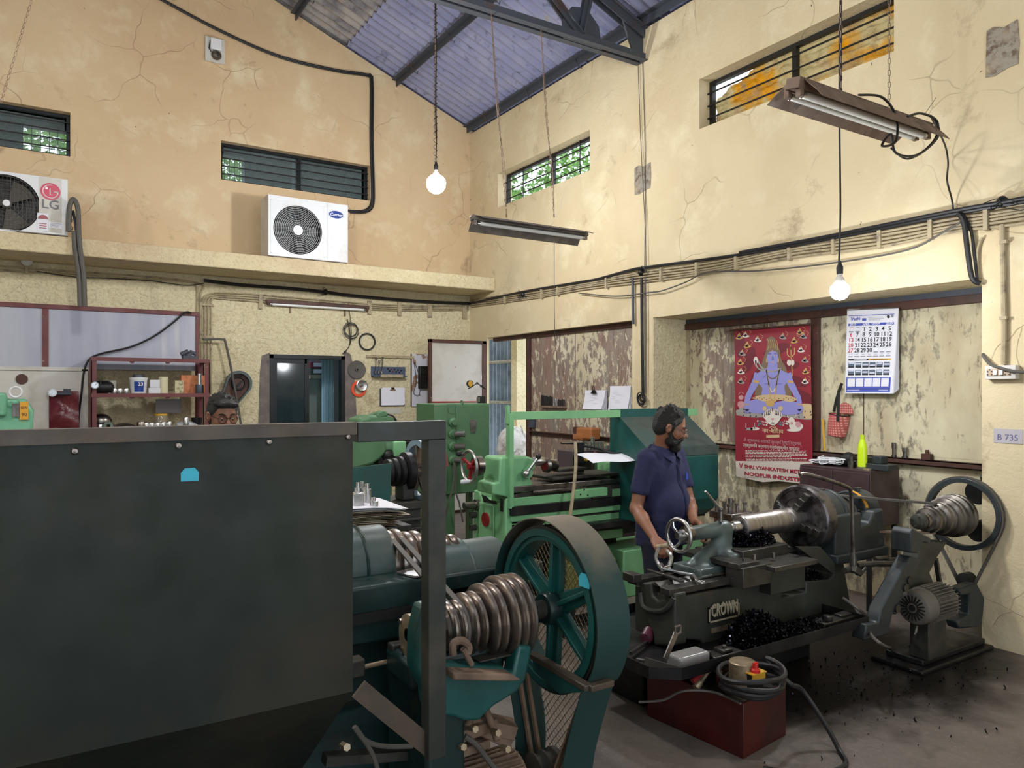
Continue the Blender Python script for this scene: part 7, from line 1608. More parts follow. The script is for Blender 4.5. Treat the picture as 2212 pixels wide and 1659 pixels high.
# tailstock
bx0, bx1 = G2(842, 1300).x, G2(1185, 1300).x
pr = [('c', (bx0, AY, AZ), (bx1-.01, AY, AZ), .040, .045, {'k': .012}), ('c', (bx1-.03, AY, AZ-.005), (bx1-.02, AY, AZ-.06), .048, .05),
      ('c', (bx1-.05, AY, AZ-.06), (bx1-.04, AY, .72), .045, .075, {'k': .03}), ('c', (bx1-.06, AY, AZ-.08), (bx0+.06, AY, .73), .035, .05, {'k': .03}),
      ('b', ((bx0+bx1)/2-.02, AY, .705), ((bx1-bx0)/2-.0, .095, .016), np.eye(3), .012, {'k': .04}), ('b', (bx1-.03, AY, .74), (.03, .11, .03), np.eye(3), .02, {'k': .05})]
ob('tailstock', sdf_mb(pr, .006, .03), M['ts'], LC, sm=70)
ob('tailstock_base', MB().prism([(bx0-.06, AY-.12, zb1+.002), (bx0-.02, AY-.12, .70), (bx1+.02, AY-.12, .70), (bx1+.02, AY-.12, zb1+.002)], (0, .24, 0)), M['bedm'], LC, bev=.008)
ob('clamp_strip', MB().cyl((bx1-.06, AY-.13, .72), (bx1-.06, AY-.13, .64), .008, n=8).beam((bx1-.09, AY-.13, .722), (bx1-.02, AY-.13, .722), .02, .014), M['oilsteel'], LC)
ob('quill', MB().lathe((bx1, AY, AZ), (1, 0, 0), [(0, .026), (.05, .026), (.05, .034), (.055, .036), (.10, .036), (.105, .032), (.105, .02), (.13, .004)], 32), M['steel'], LC)
wc = V((bx0-.085, AY, AZ)); wr_ = .088
ob('tailstock_handwheel', MB().ring(wc, (1, 0, 0), wr_, .011, 48, 10).lathe(wc+V((.03, 0, 0)), (-1, 0, 0), [(0, .03), (.02, .03), (.035, .02), (.045, .018), (.045, .0)], 24), M['steel'], LC)
for k in range(3):
 a = .5+k*2*PI/3; d = V((0, math.cos(a), math.sin(a))); e = V((0, math.cos(a+.5), math.sin(a+.5))); ob('handwheel_spoke', MB().tube(smooth_path([wc, wc+d*.035+V((.01, 0, 0)), wc+(d+e).normalized()*.06, wc+e*wr_], 5), [.010]*16, 8, flat=.6), M['steel'], LC)
ob('wheel_boss', MB().lathe(wc+V((.09, 0, 0)), (-1, 0, 0), [(0, .042), (.02, .046), (.045, .046), (.05, .03), (.07, .022)], 28), M['steel_d'], LC)
p = G2(1135, 1225, AY-.02); ob('clamp_post', MB().cyl(p, p+V((0, 0, .065)), .013, n=16).sph(p+V((0, 0, .07)), .017, 12), M['steel_d'], LC); ob('clamp_lever', MB().tube([p+V((0, 0, .07)), G2(990, 935, AY-.04)], [.0085, .0065], 10), M['steel'], LC)
# workpiece in the chuck
wp = lambda u: oy(u, 1118, AY).x
x0 = wp(1598); xk = wp(1726)
pr = [(0, .0), (0, .058), (.008, .068), (wp(1662)-x0, .068), (wp(1664)-x0, .071), (wp(1690)-x0, .071), (wp(1691)-x0, .060), (wp(1698)-x0, .060), (wp(1699)-x0, .073), (wp(1718)-x0, .073), (wp(1719)-x0, .062), (xk+.03-x0, .062), (xk+.03-x0, 0)]
sp = bpy.data.materials.new('turned_steel'); sp.use_nodes = True; nt = sp.node_tree; B = nt.nodes['Principled BSDF']; co = ncoord(nt, (40, 1, 1)); f = nnoise(nt, co, 3, 3, lo=.3, hi=.7); nt.links.new(nmix(nt, f, '#b5b2b0', '#8f8a88'), B.inputs[0]); B.inputs['Metallic'].default_value = .95; B.inputs['Roughness'].default_value = .34
ob('steel_shaft', MB().lathe((x0, AY, AZ), (1, 0, 0), pr, 56), sp, label='stepped bright steel shaft held between the chuck and tailstock of the dark lathe', cat='workpiece')
CR_ = .205; th = .10
ch = MB().lathe((xk, AY, AZ), (1, 0, 0), [(0, .0), (0, CR_*.42), (.004, CR_*.42), (.004, CR_*.62), (0, CR_*.62), (0, CR_*.80), (.004, CR_*.81), (.004, CR_*.84), (0, CR_*.85), (0, CR_*.95), (.010, CR_), (th*.7, CR_), (th*.72, CR_*.97), (th, CR_*.97), (th, .0)], 72)
dch = bpy.data.materials.new('dark_turned_chuck'); dch.use_nodes = True; nt = dch.node_tree; B = nt.nodes['Principled BSDF']; nt.links.new(nmix(nt, nnoise(nt, ncoord(nt), 14, 4, .6, 0, .45, .6), '#6f6b6c', '#413d3e'), B.inputs[0]); B.inputs['Metallic'].default_value = .85; B.inputs['Roughness'].default_value = .36
ob('chuck', ch, dch, LC)
for k in range(4):
 a = k*PI/2+.45; d = V((0, math.cos(a), math.sin(a))); t_ = V((0, -math.sin(a), math.cos(a))); c = V((xk, AY, AZ)); jw = MB()
 for r0, r1, h in ((.072, .105, .085), (.10, .14, .06), (.135, .175, .035)):
  P = [c+d*r0-t_*.022, c+d*r1-t_*.022, c+d*r1+t_*.022, c+d*r0+t_*.022]; jw.prism(P, (-h, 0, 0))
 ob('chuck_jaw', jw, M['oilsteel'], LC, bev=.003)
# headstock: two bearings with caps, pulley between
hx = xk+th
HO = [(600, 560), (800, 528), (800, 640), (862, 615), (900, 520), (970, 498), (975, 700), (990, 845), (590, 905)]
ob('headstock_body', MB().prism([G4(*q, 2.76) for q in HO], (0, .36, 0)), M['grey_m'], LC, bev=.014, seg=3)
ob('headstock_base', MB().box((G4(600, 900, 2.74).x, 2.73, G4(600, 905, 2.74).z-.03), (G4(1000, 850, 2.74).x, 3.15, G4(600, 905, 2.74).z+.03)), M['grey_m'], LC, bev=.01)
def capb(xa_, xb_, r, nm='bearing_cap'):
 P = [(xa_, AY+r*math.cos(a), AZ+.0+r*math.sin(a)) for a in [PI*i/24 for i in range(25)]]; P = [(xa_, AY+r, AZ-.12)]+P+[(xa_, AY-r, AZ-.12)]
 ob(nm, MB().prism(P, (xb_-xa_, 0, 0)), M['grey_m'], LC, bev=.010, seg=3)
capb(hx+.03, hx+.16, .155); capb(hx+.155, hx+.19, .162, 'bearing_flange'); capb(hx+.40, hx+.56, .135);
for x in (hx+.09, hx+.48): ob('oil_cup', MB().lathe((x, AY-.02, AZ+(.15 if x < hx+.2 else .13)), (0, 0, 1), [(0, .016), (.012, .016), (.013, .026), (.024, .026), (.026, 0)], 16), M['oilsteel'], LC)
ob('paint_mark', MB().lathe((hx+.40, AY, AZ), (1, 0, 0), [(0, .1365), (.03, .1372)], 16, arc=(-.5, .75), ref=(0, -.6, 1)), mat('ochre_paint_mark', '#c98f2e', .5), LC)
pr = [(0, 0)]
for k, r in enumerate((.125, .11, .095)): s0 = .02+.06*k; pr += [(s0, r-.02), (s0+.008, r), (s0+.02, r), (s0+.03, r-.012), (s0+.04, r), (s0+.052, r), (s0+.058, r-.02)]
pr += [(.21, .04), (.21, 0)]
ob('spindle_pulley', MB().lathe((hx+.185, AY, AZ), (1, 0, 0), pr, 40), M['oilsteel'], LC); ob('spindle', MB().cyl((hx-.01, AY, AZ), (hx+.62, AY, AZ), .035), M['oilsteel'], LC)
ob('chuck_shield_plate', MB().prism([G4(*q, 2.72) for q in ((480, 800), (590, 930), (580, 1010), (300, 800))], (0, .02, 0)), M['bedm'], LC)
# countershaft stand at the right
YC = 2.62; ZC = .865
SX = lambda u, v=1130, y=YC: oy(u, v, y).x
px0 = SX(1993); pr = [(0, 0), (0, .045), (.01, .05), (.03, .05), (.035, .07), (.05, .078)]
s0 = .05; wS = (SX(2070)-px0-.06)/4
for k, r in enumerate((.085, .105, .125, .142)):
 for j in range(2): s1 = s0+wS*k+wS*.5*j; pr += [(s1, r-.014), (s1+wS*.08, r), (s1+wS*.36, r), (s1+wS*.45, r-.014)]
pr += [(s0+4*wS, .05), (s0+4*wS+.01, 0)]
ob('stepped_pulley', MB().lathe((px0, YC, ZC), (1, 0, 0), pr, 56), M['steel_d'], LC)
ob('shaft_cap', MB().lathe((px0-.02, YC, ZC), (-1, 0, 0), [(0, .05), (.04, .05), (.045, .042), (.045, 0)], 28), M['bedm'], LC)
for k in range(4): a = k*PI/2+.4; c = V((px0-.066, YC+.036*math.cos(a), ZC+.036*math.sin(a))); ob('cap_bolt', MB().cyl(c, c+V((-.006, 0, 0)), .006, n=8), M['steel'], LC)
xw2 = SX(2078)+.02; ob('big_wheel_rim', MB().band((xw2, YC, ZC), (1, 0, 0), .213, .246, .05, 72), M['grey_m'], LC, bev=.004);
w2 = MB()
for k in range(5): a = k*2*PI/5-PI/2-.2; w2.beam((xw2, YC, ZC), (xw2, YC+.22*math.cos(a), ZC+.22*math.sin(a)), .012, .03, (1, 0, 0))
ob('countershaft', MB().cyl((px0, YC, ZC), (xw2+.03, YC, ZC), .022), M['oilsteel'], LC)
mz = (2.55, .36)
for k in range(2): belt(xw2-.012+.024*k, .016, .010, (YC, ZC), .246, (mz[0]+.05, .42), .05, 'cable_g', 'wheel_belt', LC)
belt(hx+.30, .03, .008, (AY, AZ), .108, (YC, ZC), .10, 'cable_g', 'drive_belt', LC) if False else None
def obelt(A, B, w, m, nm='drive_belt'): ob(nm, MB().beam(A, B, w, .012), M[m], LC)
obelt((hx+.215, AY-.02, AZ+.122), (px0+.13, YC-.01, ZC+.10), .022, 'cable_g'); obelt((hx+.26, AY-.02, AZ+.118), (px0+.16, YC-.01, ZC+.10), .018, 'cable_g'); obelt((hx+.23, AY-.06, AZ-.10), (px0+.10, YC-.02, ZC-.085), .03, 'rust')
H = lambda x, z, y=2.42: G4(x, z, y)
ob('stand_arm', MB().prism([H(*q) for q in ((1180, 690), (1200, 655), (1345, 735), (1330, 775), (1285, 760), (1240, 850), (1180, 845))], (0, .12, 0)), M['grey_m'], LC, bev=.008)
ob('stand_arm', MB().prism([H(*q, 2.46) for q in ((1180, 870), (1265, 890), (1040, 1330), (1010, 1480), (820, 1530), (835, 1405), (930, 1390), (955, 1280))], (0, .08, 0)), M['grey_m'], LC, bev=.008)
ob('stand_column', MB().prism([H(*q, 2.55) for q in ((1250, 760), (1470, 760), (1390, 880), (1330, 1000), (1380, 1120), (1240, 1200), (1060, 1330), (1060, 1260), (1240, 880))], (0, .10, 0)), M['bedm'], LC, bev=.008)
ob('stand_strut', MB().beam(H(1375, 890, 2.6), H(1410, 1110, 2.6), .025, .02), M['oilsteel'], LC);
for x, z in ((1180, 1060), (1150, 1120), (1085, 1280)): p = H(x, z, 2.45); ob('hinge_boss', MB().cyl(p, p+V((0, .12, 0)), .024, n=18), M['oilsteel'], LC)
ob('stand_foot', MB().box((4.42, 2.42, 0), (5.28, 2.75, .03)).box((4.5, 2.46, .03), (5.25, 2.70, .07)), M['black_m'], LC, bev=.01)
# motor
mp_ = H(1265, 1290, 2.42); mo = V((mp_.x, 2.47, mp_.z));
ob('fan_cover', MB().lathe(mo, (1, 0, 0), [(-.01, .0), (-.01, .075), (0, .095), (.02, .104), (.10, .106), (.10, .09)], 40), M['motor'], LC)
sl = MB()
for k in range(20): a = 2*PI*k/20; d = V((0, math.cos(a), math.sin(a))); sl.beam(mo+d*.030+V((-.0112, 0, 0)), mo+d*.076+V((-.0108, 0, 0)), .009, .003, (1, 0, 0))
ob('vent_slots', sl, M['black'], LC); ob('fan_centre', MB().cyl(mo+V((-.011, 0, 0)), mo+V((-.014, 0, 0)), .02), M['black'], LC)
fb = MB().cyl(mo+V((.10, 0, 0)), mo+V((.34, 0, 0)), .092, n=36)
for k in range(32): a = 2*PI*k/32; d = V((0, math.cos(a), math.sin(a))); fb.beam(mo+d*.10+V((.105, 0, 0)), mo+d*.10+V((.33, 0, 0)), .024, .004, (0, -math.sin(a), math.cos(a)))
ob('motor_body', fb, M['motor'], LC); ob('motor_shaft', MB().cyl(mo+V((.34, 0, 0)), mo+V((.42, 0, 0)), .02).cyl((xw2-.04, mz[0]+.05, .42), (xw2+.04, mz[0]+.05, .42), .05), M['iron'], LC)
ob('motor_bracket', MB().prism([H(*q, 2.5) for q in ((1560, 1130), (1700, 1080), (1760, 1200), (1740, 1420), (1560, 1440), (1540, 1380), (1640, 1330), (1640, 1170), (1570, 1180))], (0, .08, 0)), M['grey_m'], LC, bev=.012)
ob('motor_mount', MB().box((mo.x+.1, 2.43, .07), (mo.x+.3, 2.55, mo.z-.09)), M['iron'], LC, bev=.008)
ob('motor_cable', MB().tube(smooth_path([H(650, 1195, 2.7), H(740, 1260, 2.65), (H(840, 1350, 2.55)), H(870, 1480, 2.45), H(960, 1560, 2.35), oz(1925, 1400, .012)], 8), .009, 8).tube(smooth_path([H(1230, 1420, 2.4), H(1210, 1490, 2.35), oz(1960, 1398, .012), oz(1925, 1396, .012)], 6), .006, 6), M['cable_g'], LC)
# belt shift lever pipe
P = [G4(318, 238, 2.70), G4(370, 232, 2.70), G4(560, 285, 2.65), G4(680, 330, 2.62), G4(712, 365, 2.62), G4(722, 520, 2.62), G4(732, 880, 2.62)]
ob('bent_lever_rod', MB().tube(smooth_path(P, 5), .011, 8), M['steel_d'], LC); ob('lever_socket', MB().tube([P[-1]+V((0, 0, .03)), P[-1], P[-1]+V((0, 0, -.09))], [.014, .020, .022], 10).cyl(G4(665, 985, 2.62), G4(860, 930, 2.66), .018), M['oilsteel'], LC)
ob('shift_rod', MB().tube([G4(760, 945, 2.62), G4(900, 930, 2.64), G4(1140, 930, 2.62)], .019, 8).tube([G4(900, 890, 2.66), G4(970, 888, 2.66), G4(1010, 900, 2.66), G4(1170, 890, 2.64)], .014, 8), M['oilsteel'], LC)
ob('lever_pivot', MB().cb(G4(760, 985, 2.6), (.07, .03, .04), Matrix.Rotation(.5, 3, 'Y')).tube([G4(780, 1020, 2.6), G4(830, 960, 2.6)], .012, 8), M['oilsteel'], LC, bev=.005)
# apron, saddle and tool post
ob('saddle_plate', MB().box(G3(945, 250, 2.70)+V((0, 0, -.035)), (G3(1110, 240, 2.70).x, 3.12, G3(1110, 225, 2.70).z)).box((G3(965, 400, 2.69).x, 2.68, G3(965, 450, 2.69).z), (G3(1195, 400, 2.69).x, 2.80, G3(1150, 250, 2.69).z)), M['oilsteel'], LC, bev=.004)
a, b = G3(1135, 205, 2.72), G3(1345, 305, 2.60); ob('top_slide', MB().box((G3(1140, 200, 2.70).x, 2.62, G3(1340, 300, 2.62).z-.0), (G3(1525, 240, 2.66).x, 2.86, G3(1340, 260, 2.62).z)), M['oilsteel'], LC, bev=.003)
ob('slide_support', MB().box((G3(1200, 500, 2.72).x, 2.72, G3(1300, 480, 2.72).z), (G3(1470, 400, 2.72).x, 2.85, G3(1340, 300, 2.62).z)), M['bedm'], LC, bev=.004)
zs_ = G2(1530, 1530, 2.80).z; ob('rear_slide', MB().box((G2(1215, 1500, 2.9).x, 2.80, .68), (G2(1700, 1490, 2.86).x, 3.10, zs_+.03)), M['oilsteel'], LC, bev=.004)
c = G2(1230, 1140, 3.12); tp = MB().box((c.x-.07, c.y-.07, .72), (c.x+.07, c.y+.07, c.z-.03)).box((c.x-.09, c.y-.09, c.z-.03), (c.x+.09, c.y+.09, c.z+.01)); ob('tool_post', tp, M['steel_d'], LC, bev=.005)
for i in range(3):
 for j in range(2): p = V((c.x-.07+.07*i, c.y-.05+.10*j, c.z+.01)); ob('tool_post_bolt', MB().cyl(p, p+V((0, 0, .04)), .009, n=8).cyl(p+V((0, 0, .04)), p+V((0, 0, .055)), .014, n=6), M['steel_d'], LC)
ob('tool_post_stud', MB().cyl((c.x, c.y, c.z), (c.x, c.y, c.z+.09), .014), M['steel_d'], LC); ob('rear_carriage', MB().box((c.x-.12, 2.99, .60), (c.x+.12, 3.3, .73)), M['bedm'], LC, bev=.006)
for x, z in ((985, 235), (1068, 205), (1220, 190)): p = G3(x, z, 2.74); ob('slide_screw', MB().cyl(p+V((0, 0, -.01)), p+V((0, 0, .02)), .010, n=10), M['steel_d'], LC)
# cross lever at the tailstock end, in the man's grip
GH = at(1443, 1178, 4.13); GA = at(1420, 1181, 4.20)
lv = MB().tube([GA, GH], .012, 12)
ob('lever_grip', lv, M['conduit'], LC); ob('lever_arm', MB().tube(smooth_path([at(1424, 1182, 4.17), at(1417, 1204, 4.14), at(1424, 1222, 4.10), at(1434, 1232, 4.04)], 6), .010, 8).tube(smooth_path([at(1441, 1190, 4.12), at(1450, 1202, 4.08), at(1446, 1222, 4.06)], 6), .012, 8), M['steel'], LC)
ob('lever_clamp', MB().cyl(at(1428, 1232, 4.06), at(1448, 1226, 4.06), .02), M['steel_d'], LC)
# chips and loose things
def chips(name, label, fn, n, s0, s1, kind='stuff', m='chip', seed=1):
 r2 = random.Random(seed); mb = MB()
 for _ in range(n):
  c, up = fn(r2); s = r2.uniform(s0, s1); a = r2.uniform(0, 2*PI); pts = []
  d = V((math.cos(a), math.sin(a), r2.uniform(-.5, .5))).normalized(); e = d.cross(V((r2.random()-.5, r2.random()-.5, 1))).normalized(); k = r2.uniform(.4, 1.4)
  for i in range(4):
   th = i*k*.8; p = c+d*(s*math.sin(th))+V((0, 0, 1))*(s*(1-math.cos(th))*.8); pts += [p-e*s*.35, p+e*s*.35]
  mb.add(pts, [(2*i, 2*i+1, 2*i+3, 2*i+2) for i in range(3)])
 return ob(name, mb, M[m], label=label, cat='chips', kind=kind, sm=0)
def pile(cx, cy, rx, ry, z, h):
 def f(r):
  while True:
   a, b = r.uniform(-1, 1), r.uniform(-1, 1)
   if a*a+b*b < 1: break
  return V((cx+rx*a, cy+ry*b, z+h*(1-a*a-b*b)*r.random()**.5)), None
 return f
zt2 = zr-.05
p1 = oz(1615, 1395, zt2); p2 = oz(1745, 1355, zt2)
xm = (G3(950, 800, 2.66).x+G3(1580, 700, 2.66).x)/2
chips('metal_chips', 'heap of blue-black steel chips lying on the front of the chip tray', pile(3.22, 2.66, .22, .13, zt2, .17), 2600, .007, .015, seed=1)
chips('metal_chips', 'thin scatter of bright chips at the right end of the chip tray', pile(3.62, 2.64, .26, .12, zt2, .05), 900, .006, .013, seed=2)
c = G2(1380, 1440, 2.95); chips('metal_chips', 'pile of black chips on the carriage under the steel shaft', pile(c.x+.02, 2.93, .17, .10, zs_+.03, .11), 1800, .007, .014, seed=3)
c = G3(1570, 365, 2.8); chips('metal_chips', 'small pile of bright chips at the foot of the chuck', pile(c.x, 2.86, .11, .05, c.z-.015, .045), 500, .006, .012, seed=4)
r3 = random.Random(12)
def fl(r):
 while True:
  u, v = r.gauss(1880, 170), 1405+abs(r.gauss(0, 95))
  if v > 1350 and u > 1300: break
 p = oz(u, min(v, 1700), .003); p.x = min(p.x, XR-.05 if p.y < 2.5 else 5.7); return p, None
chips('metal_chips', 'loose chips scattered over the concrete floor before the dark lathe', fl, 330, .004, .014, seed=5)
# objects in and around the tray
t = thing('oil_bottle', 'grey plastic oil bottle lying in the front of the chip tray', 'bottle', (2.75, 2.60, zt2))
a = oz(1470, 1425, zt2+.03); a.y = 2.60; c = V((oy(1487, 1420, 2.60).x, 2.60, zt2+.035))
ob('body', sdf_mb([('b', c, (.085, .035, .020), np.eye(3), .016)], .005, .01), mat('grey_plastic', '#8c8a88', .3), t, sm=70); ob('neck', MB().lathe(c+V((.10, 0, 0)), (1, 0, 0), [(0, .028), (.02, .018), (.045, .016), (.045, 0)], 16), M['black_m'], t)
c = V((oy(1560, 1402, 2.60).x, 2.60, zt2)); ob('bracket_part', MB().box((c.x-.09, c.y-.04, zt2), (c.x+.11, c.y+.05, zt2+.025)).box((c.x-.02, c.y-.03, zt2+.025), (c.x+.05, c.y+.04, zt2+.045)).cyl((c.x+.015, c.y, zt2+.04), (c.x+.015, c.y, zt2+.06), .012), M['oilsteel'], label='grey machined bracket lying in the tray right of the oil bottle', cat='bracket', bev=.006)
c = V((3.80, 2.60, zt2)); ob('jaw_block', MB().box((c.x-.10, c.y-.03, zt2), (c.x+.20, c.y+.06, zt2+.04)).cyl((c.x-.03, c.y, zt2+.04), (c.x-.03, c.y, zt2+.07), .025).box((c.x+.08, c.y-.01, zt2+.04), (c.x+.18, c.y+.04, zt2+.055)), M['oilsteel'], label='long machined block lying at the right end of the chip tray', cat='block', bev=.005)
a, b = at(1395, 1400, 3.60), at(1475, 1408, 3.52); ob('file_plate', MB().prism([V((p.x, p.y, zt2+dz)) for p, dz in ((a, .0), (b, .0), (b, .03), (a, .05))], (0, .01, 0)), M['cable_g'], label='grey flat steel plate standing in the left end of the chip tray', cat='plate')
a, b = at(1437, 1424, 3.45), at(1461, 1366, 3.5); a.z = max(a.z, zt2+.01); mb = MB().beam(a, b, .032, .006, (0, 1, .2)); c = b+V((0, -.01, .015)); mb.beam(c+V((-.018, 0, -.018)), c+V((.018, 0, -.018)), .006, .006).beam(c+V((-.018, 0, .018)), c+V((.018, 0, .018)), .006, .006).beam(c+V((-.018, 0, -.018)), c+V((-.018, 0, .018)), .006, .006).beam(c+V((.018, 0, -.018)), c+V((.018, 0, .018)), .006, .006)
ob('square_gauge', mb, M['steel'], label='leaning steel strip with a small square frame on top in the chip tray', cat='gauge')
for k, (u0, v0, u1, v1, m, lab) in enumerate(((1362, 1412, 1398, 1386, 'steel', 'slim bright rod poking over the left end of the tray'), (1375, 1425, 1420, 1432, 'steel_d', 'dark bent bar lying in the left end of the tray'))):
 a, b = oz(u0, v0, zt2+.02), oz(u1, v1, zt2+.02); a.x = max(a.x, TX0+.02); a.y = max(a.y, TY0+.05); b.y = max(b.y, TY0+.05); ob('steel_bar', MB().tube([a, b], .009, 8), M[m], label=lab, cat='bar')
c = oz(1408, 1386, zt2+.03); ob('maroon_cup', MB().lathe(c+V((0, .05, 0)), (.7, .3, .2), [(0, .03), (.06, .04), (.06, .03)], 18), mat('maroon_plastic', '#5c2c3c', .4), label='little maroon cup lying at the left end of the chip tray', cat='cup')
# spanners resting on the bed
def spanner(P, w, label, ringend=None):
 mb = MB()
 for i in range(len(P)-1): mb.beam(P[i], P[i+1], w, .010)
 if ringend is not None: mb.band(P[ringend]+V((.008, 0, 0)) if ringend else P[0], (0, 0, 1), .011, .022, .014, 20)
 return ob('spanner', mb, M['steel'], label=label, cat='spanner', bev=.002)
zsp = zb1+.012
sp_ = [oz(u, v, z) for u, v, z in ((1428, 1217, zsp+.045), (1432, 1228, zsp+.04), (1497, 1241, zsp+.012), (1506, 1256, zsp+.004), (1512, 1258, zsp+.004))]
spanner(sp_, .016, 'bright ring spanner lying along the left end of the dark bed', 4)
ob('spanner', MB().beam(oz(1398, 1230, zsp+.02), oz(1440, 1243, zsp+.01), .022, .010).beam(oz(1440, 1243, zsp+.01), oz(1474, 1256, zsp+.01), .03, .014), M['oilsteel'], label='dull flat bar crossing under the bright ring spanner', cat='bar', bev=.002)
# red coolant box with pump and cable coil
BXP = [(2.73, 2.32), (3.10, 2.37), (3.04, 2.96), (2.67, 2.90)]
t = thing('coolant_box', 'dark red steel coolant box with a round pump on the floor before the lathe', 'coolant box', (2.9, 2.6, 0))
ob('box', MB().prism([(x, y, 0) for x, y in BXP], (0, 0, .255)), M['redbox'], t, bev=.004); ob('lid', MB().prism([(x+(.01 if x < 2.8 else -.01), y+(.01 if y < 2.5 else -.3), .256) for x, y in BXP], (0, 0, .004)), M['oilsteel'], t)
c = oz(1604, 1500, .26); ob('pump_body', MB().lathe(c, (0, 0, 1), [(0, .055), (.02, .058), (.05, .058), (.052, .063), (.155, .063), (.16, .058), (.16, 0)], 36), M['brass'], t)
ob('switch_box', MB().box((c.x-.035, c.y-.085, .30), (c.x+.045, c.y-.055, .385)), M['black'], t, bev=.004); ob('switch_plate', MB().box((c.x-.035, c.y-.092, .358), (c.x+.05, c.y-.085, .385)).box((c.x-.04, c.y-.095, .385), (c.x+.055, c.y-.05, .39)), M['yellow'], t)
ob('red_knob', MB().lathe((c.x+.0, c.y-.075, .39), (0, 0, 1), [(0, .022), (.012, .022), (.02, .013), (.04, .011), (.042, 0)], 16).box((c.x-.014, c.y-.08, .41), (c.x+.014, c.y-.07, .435)), M['red'], t)
p = oz(1540, 1470, .28); ob('pipe_fitting', MB().tube(smooth_path([p+V((-.10, .0, -.0)), p+V((-.04, 0, .05)), p+V((.0, 0, .06)), p+V((.05, 0, .03))], 6), .014, 8).cyl(p+V((-.12, 0, -.01)), p+V((-.09, 0, .01)), .018), M['brass'], t); ob('red_handle', MB().cyl(p+V((-.13, .01, .02)), p+V((-.07, .01, .045)), .013), M['redm'], t)
ob('side_bracket', MB().box((p.x+.02, p.y-.01, .26), (p.x+.12, p.y+.0, .33)), M['maroon'], t)
r4 = random.Random(5); P = []
cx, cy = c.x+.045, c.y-.04
for i in range(66):
 a = i*2*PI/16; rr = .125+.018*math.sin(i*.37)+.02*(i/66); P.append(V((cx+rr*1.12*math.cos(a)+.012*math.sin(i*.2), cy+rr*.95*math.sin(a), .285+.017*i/16+.006*math.sin(i*1.1)+(.03 if i > 45 else 0))))
P += [V((cx+.17, cy-.06, .30)), V((3.13, 2.30, .24)), V((3.17, 2.20, .10)), V((3.16, 2.12, .012)), V((3.05, 2.02, .012)), V((2.85, 2.05, .012)), V((2.72, 2.20, .012))]
ob('cable_coil', MB().tube(smooth_path(P, 4), .012, 8), M['cable'], label='thick black cable coiled round the pump on the red coolant box', cat='cable coil')
P = [oz(1398, 1517, .06), oz(1440, 1505, .22), oz(1480, 1492, .27), oz(1540, 1497, .27), oz(1590, 1505, .28)]; P[0].y = 2.93; P[0].x = 2.60
ob('thin_cable', MB().tube(smooth_path([oz(1396, 1517, .18)+V((-.03, .02, 0)), oz(1440, 1510, .2)+V((-.02, 0, 0)), oz(1475, 1493, .268), oz(1540, 1495, .268), oz(1600, 1520, .268)], 6), .006, 6), M['cable_g'], label='thin grey cable lying across the red coolant box', cat='cable')
# ================================================================ cabinet behind headstock, with things on it
def wall_cabinet():
 XC = 5.36; y1 = ox(1728, 1060, XC).y; y0 = ox(1880, 1060, XC).y; zt = ox(1880, 1018, XC).z; zb = zt-.44
 t = thing('steel_cupboard', 'dark maroon-grey steel cupboard standing on legs under the calendar', 'cupboard', (XC+.2, (y0+y1)/2, 0)); m = mat('maroon_grey_steel', '#3d2a2c', .45, 0, [('#4a3a3a', 4, .5, .7)])
 ob('body', MB().box((XC, y0, zb), (XP-.08, y1, zt)), m, t, bev=.004); ys_ = ox(1800, 1060, XC).y
 ob('door', MB().box((XC-.012, y0+.005, zb+.01), (XC-.001, ys_-.003, zt-.02)), m, t, bev=.003); ob('door', MB().box((XC-.012, ys_+.003, zb+.01), (XC-.001, y1-.005, zt-.02)), m, t, bev=.003)
 for x in (XC+.01, XP-.12):
  for y in (y0+.01, y1-.04): ob('leg', MB().box((x, y, 0), (x+.03, y+.03, zb)), M['black_m'], t)
 return XC, y0, y1, zt
XC, y0c, y1c, ztc = wall_cabinet()
def oncab(u, x=5.5): p = ox(u, 1000, x); return V((x, p.y, ztc+.001))
p = oncab(1863, 5.44); t = thing('water_bottle', 'bright lime green water bottle with a grey base on the maroon cupboard', 'bottle', p)
ob('body', MB().lathe(p, (0, 0, 1), [(.02, .036), (.16, .036), (.19, .032), (.225, .020), (.24, .018)], 32), mat('lime_plastic', '#c6e01e', .3, rvar=0), t); ob('cap', MB().lathe(p, (0, 0, 1), [(.238, .019), (.27, .017), (.272, 0)], 24), mat('lime_cap', '#b5cd1c', .35, rvar=0), t); ob('base', MB().cyl(p, p+V((0, 0, .02)), .037, n=32), M['cable_g'], t)
p = oncab(1840, 5.5); ob('steel_part', MB().lathe(p, (0, 0, 1), [(0, .032), (.05, .032), (.055, .02), (.09, .02), (.09, 0)], 20), M['steel_d'], label='dark steel plug standing left of the lime bottle', cat='steel part')
p = oncab(1885, 5.55); ob('iron_block', MB().box((p.x-.05, p.y-.05, p.z), (p.x+.05, p.y+.05, p.z+.09)), M['iron'], label='black iron block right behind the lime bottle', cat='block', bev=.004)
p = oncab(1903, 5.50); ob('iron_block', MB().box((p.x-.07, p.y-.10, p.z), (p.x+.06, p.y+.09, p.z+.05)).box((p.x-.05, p.y-.03, p.z+.05), (p.x+.05, p.y+.04, p.z+.11)), M['grey_m'], label='grey stepped casting at the right end of the cupboard top', cat='block', bev=.006)
p = oncab(1873, 5.40); ob('small_tin', MB().cyl(p, p+V((0, 0, .014)), .034, n=24), M['brass'], label='small flat tin before the lime bottle', cat='tin')
c = oncab(1795, 5.47); mb = MB(); r6 = random.Random(3)
for k in range(5): mb.tube(smooth_path([c+V((r6.uniform(-.08, .08), r6.uniform(-.16, .16), .012+r6.uniform(0, .06))) for _ in range(6)], 8), .0045, 6)
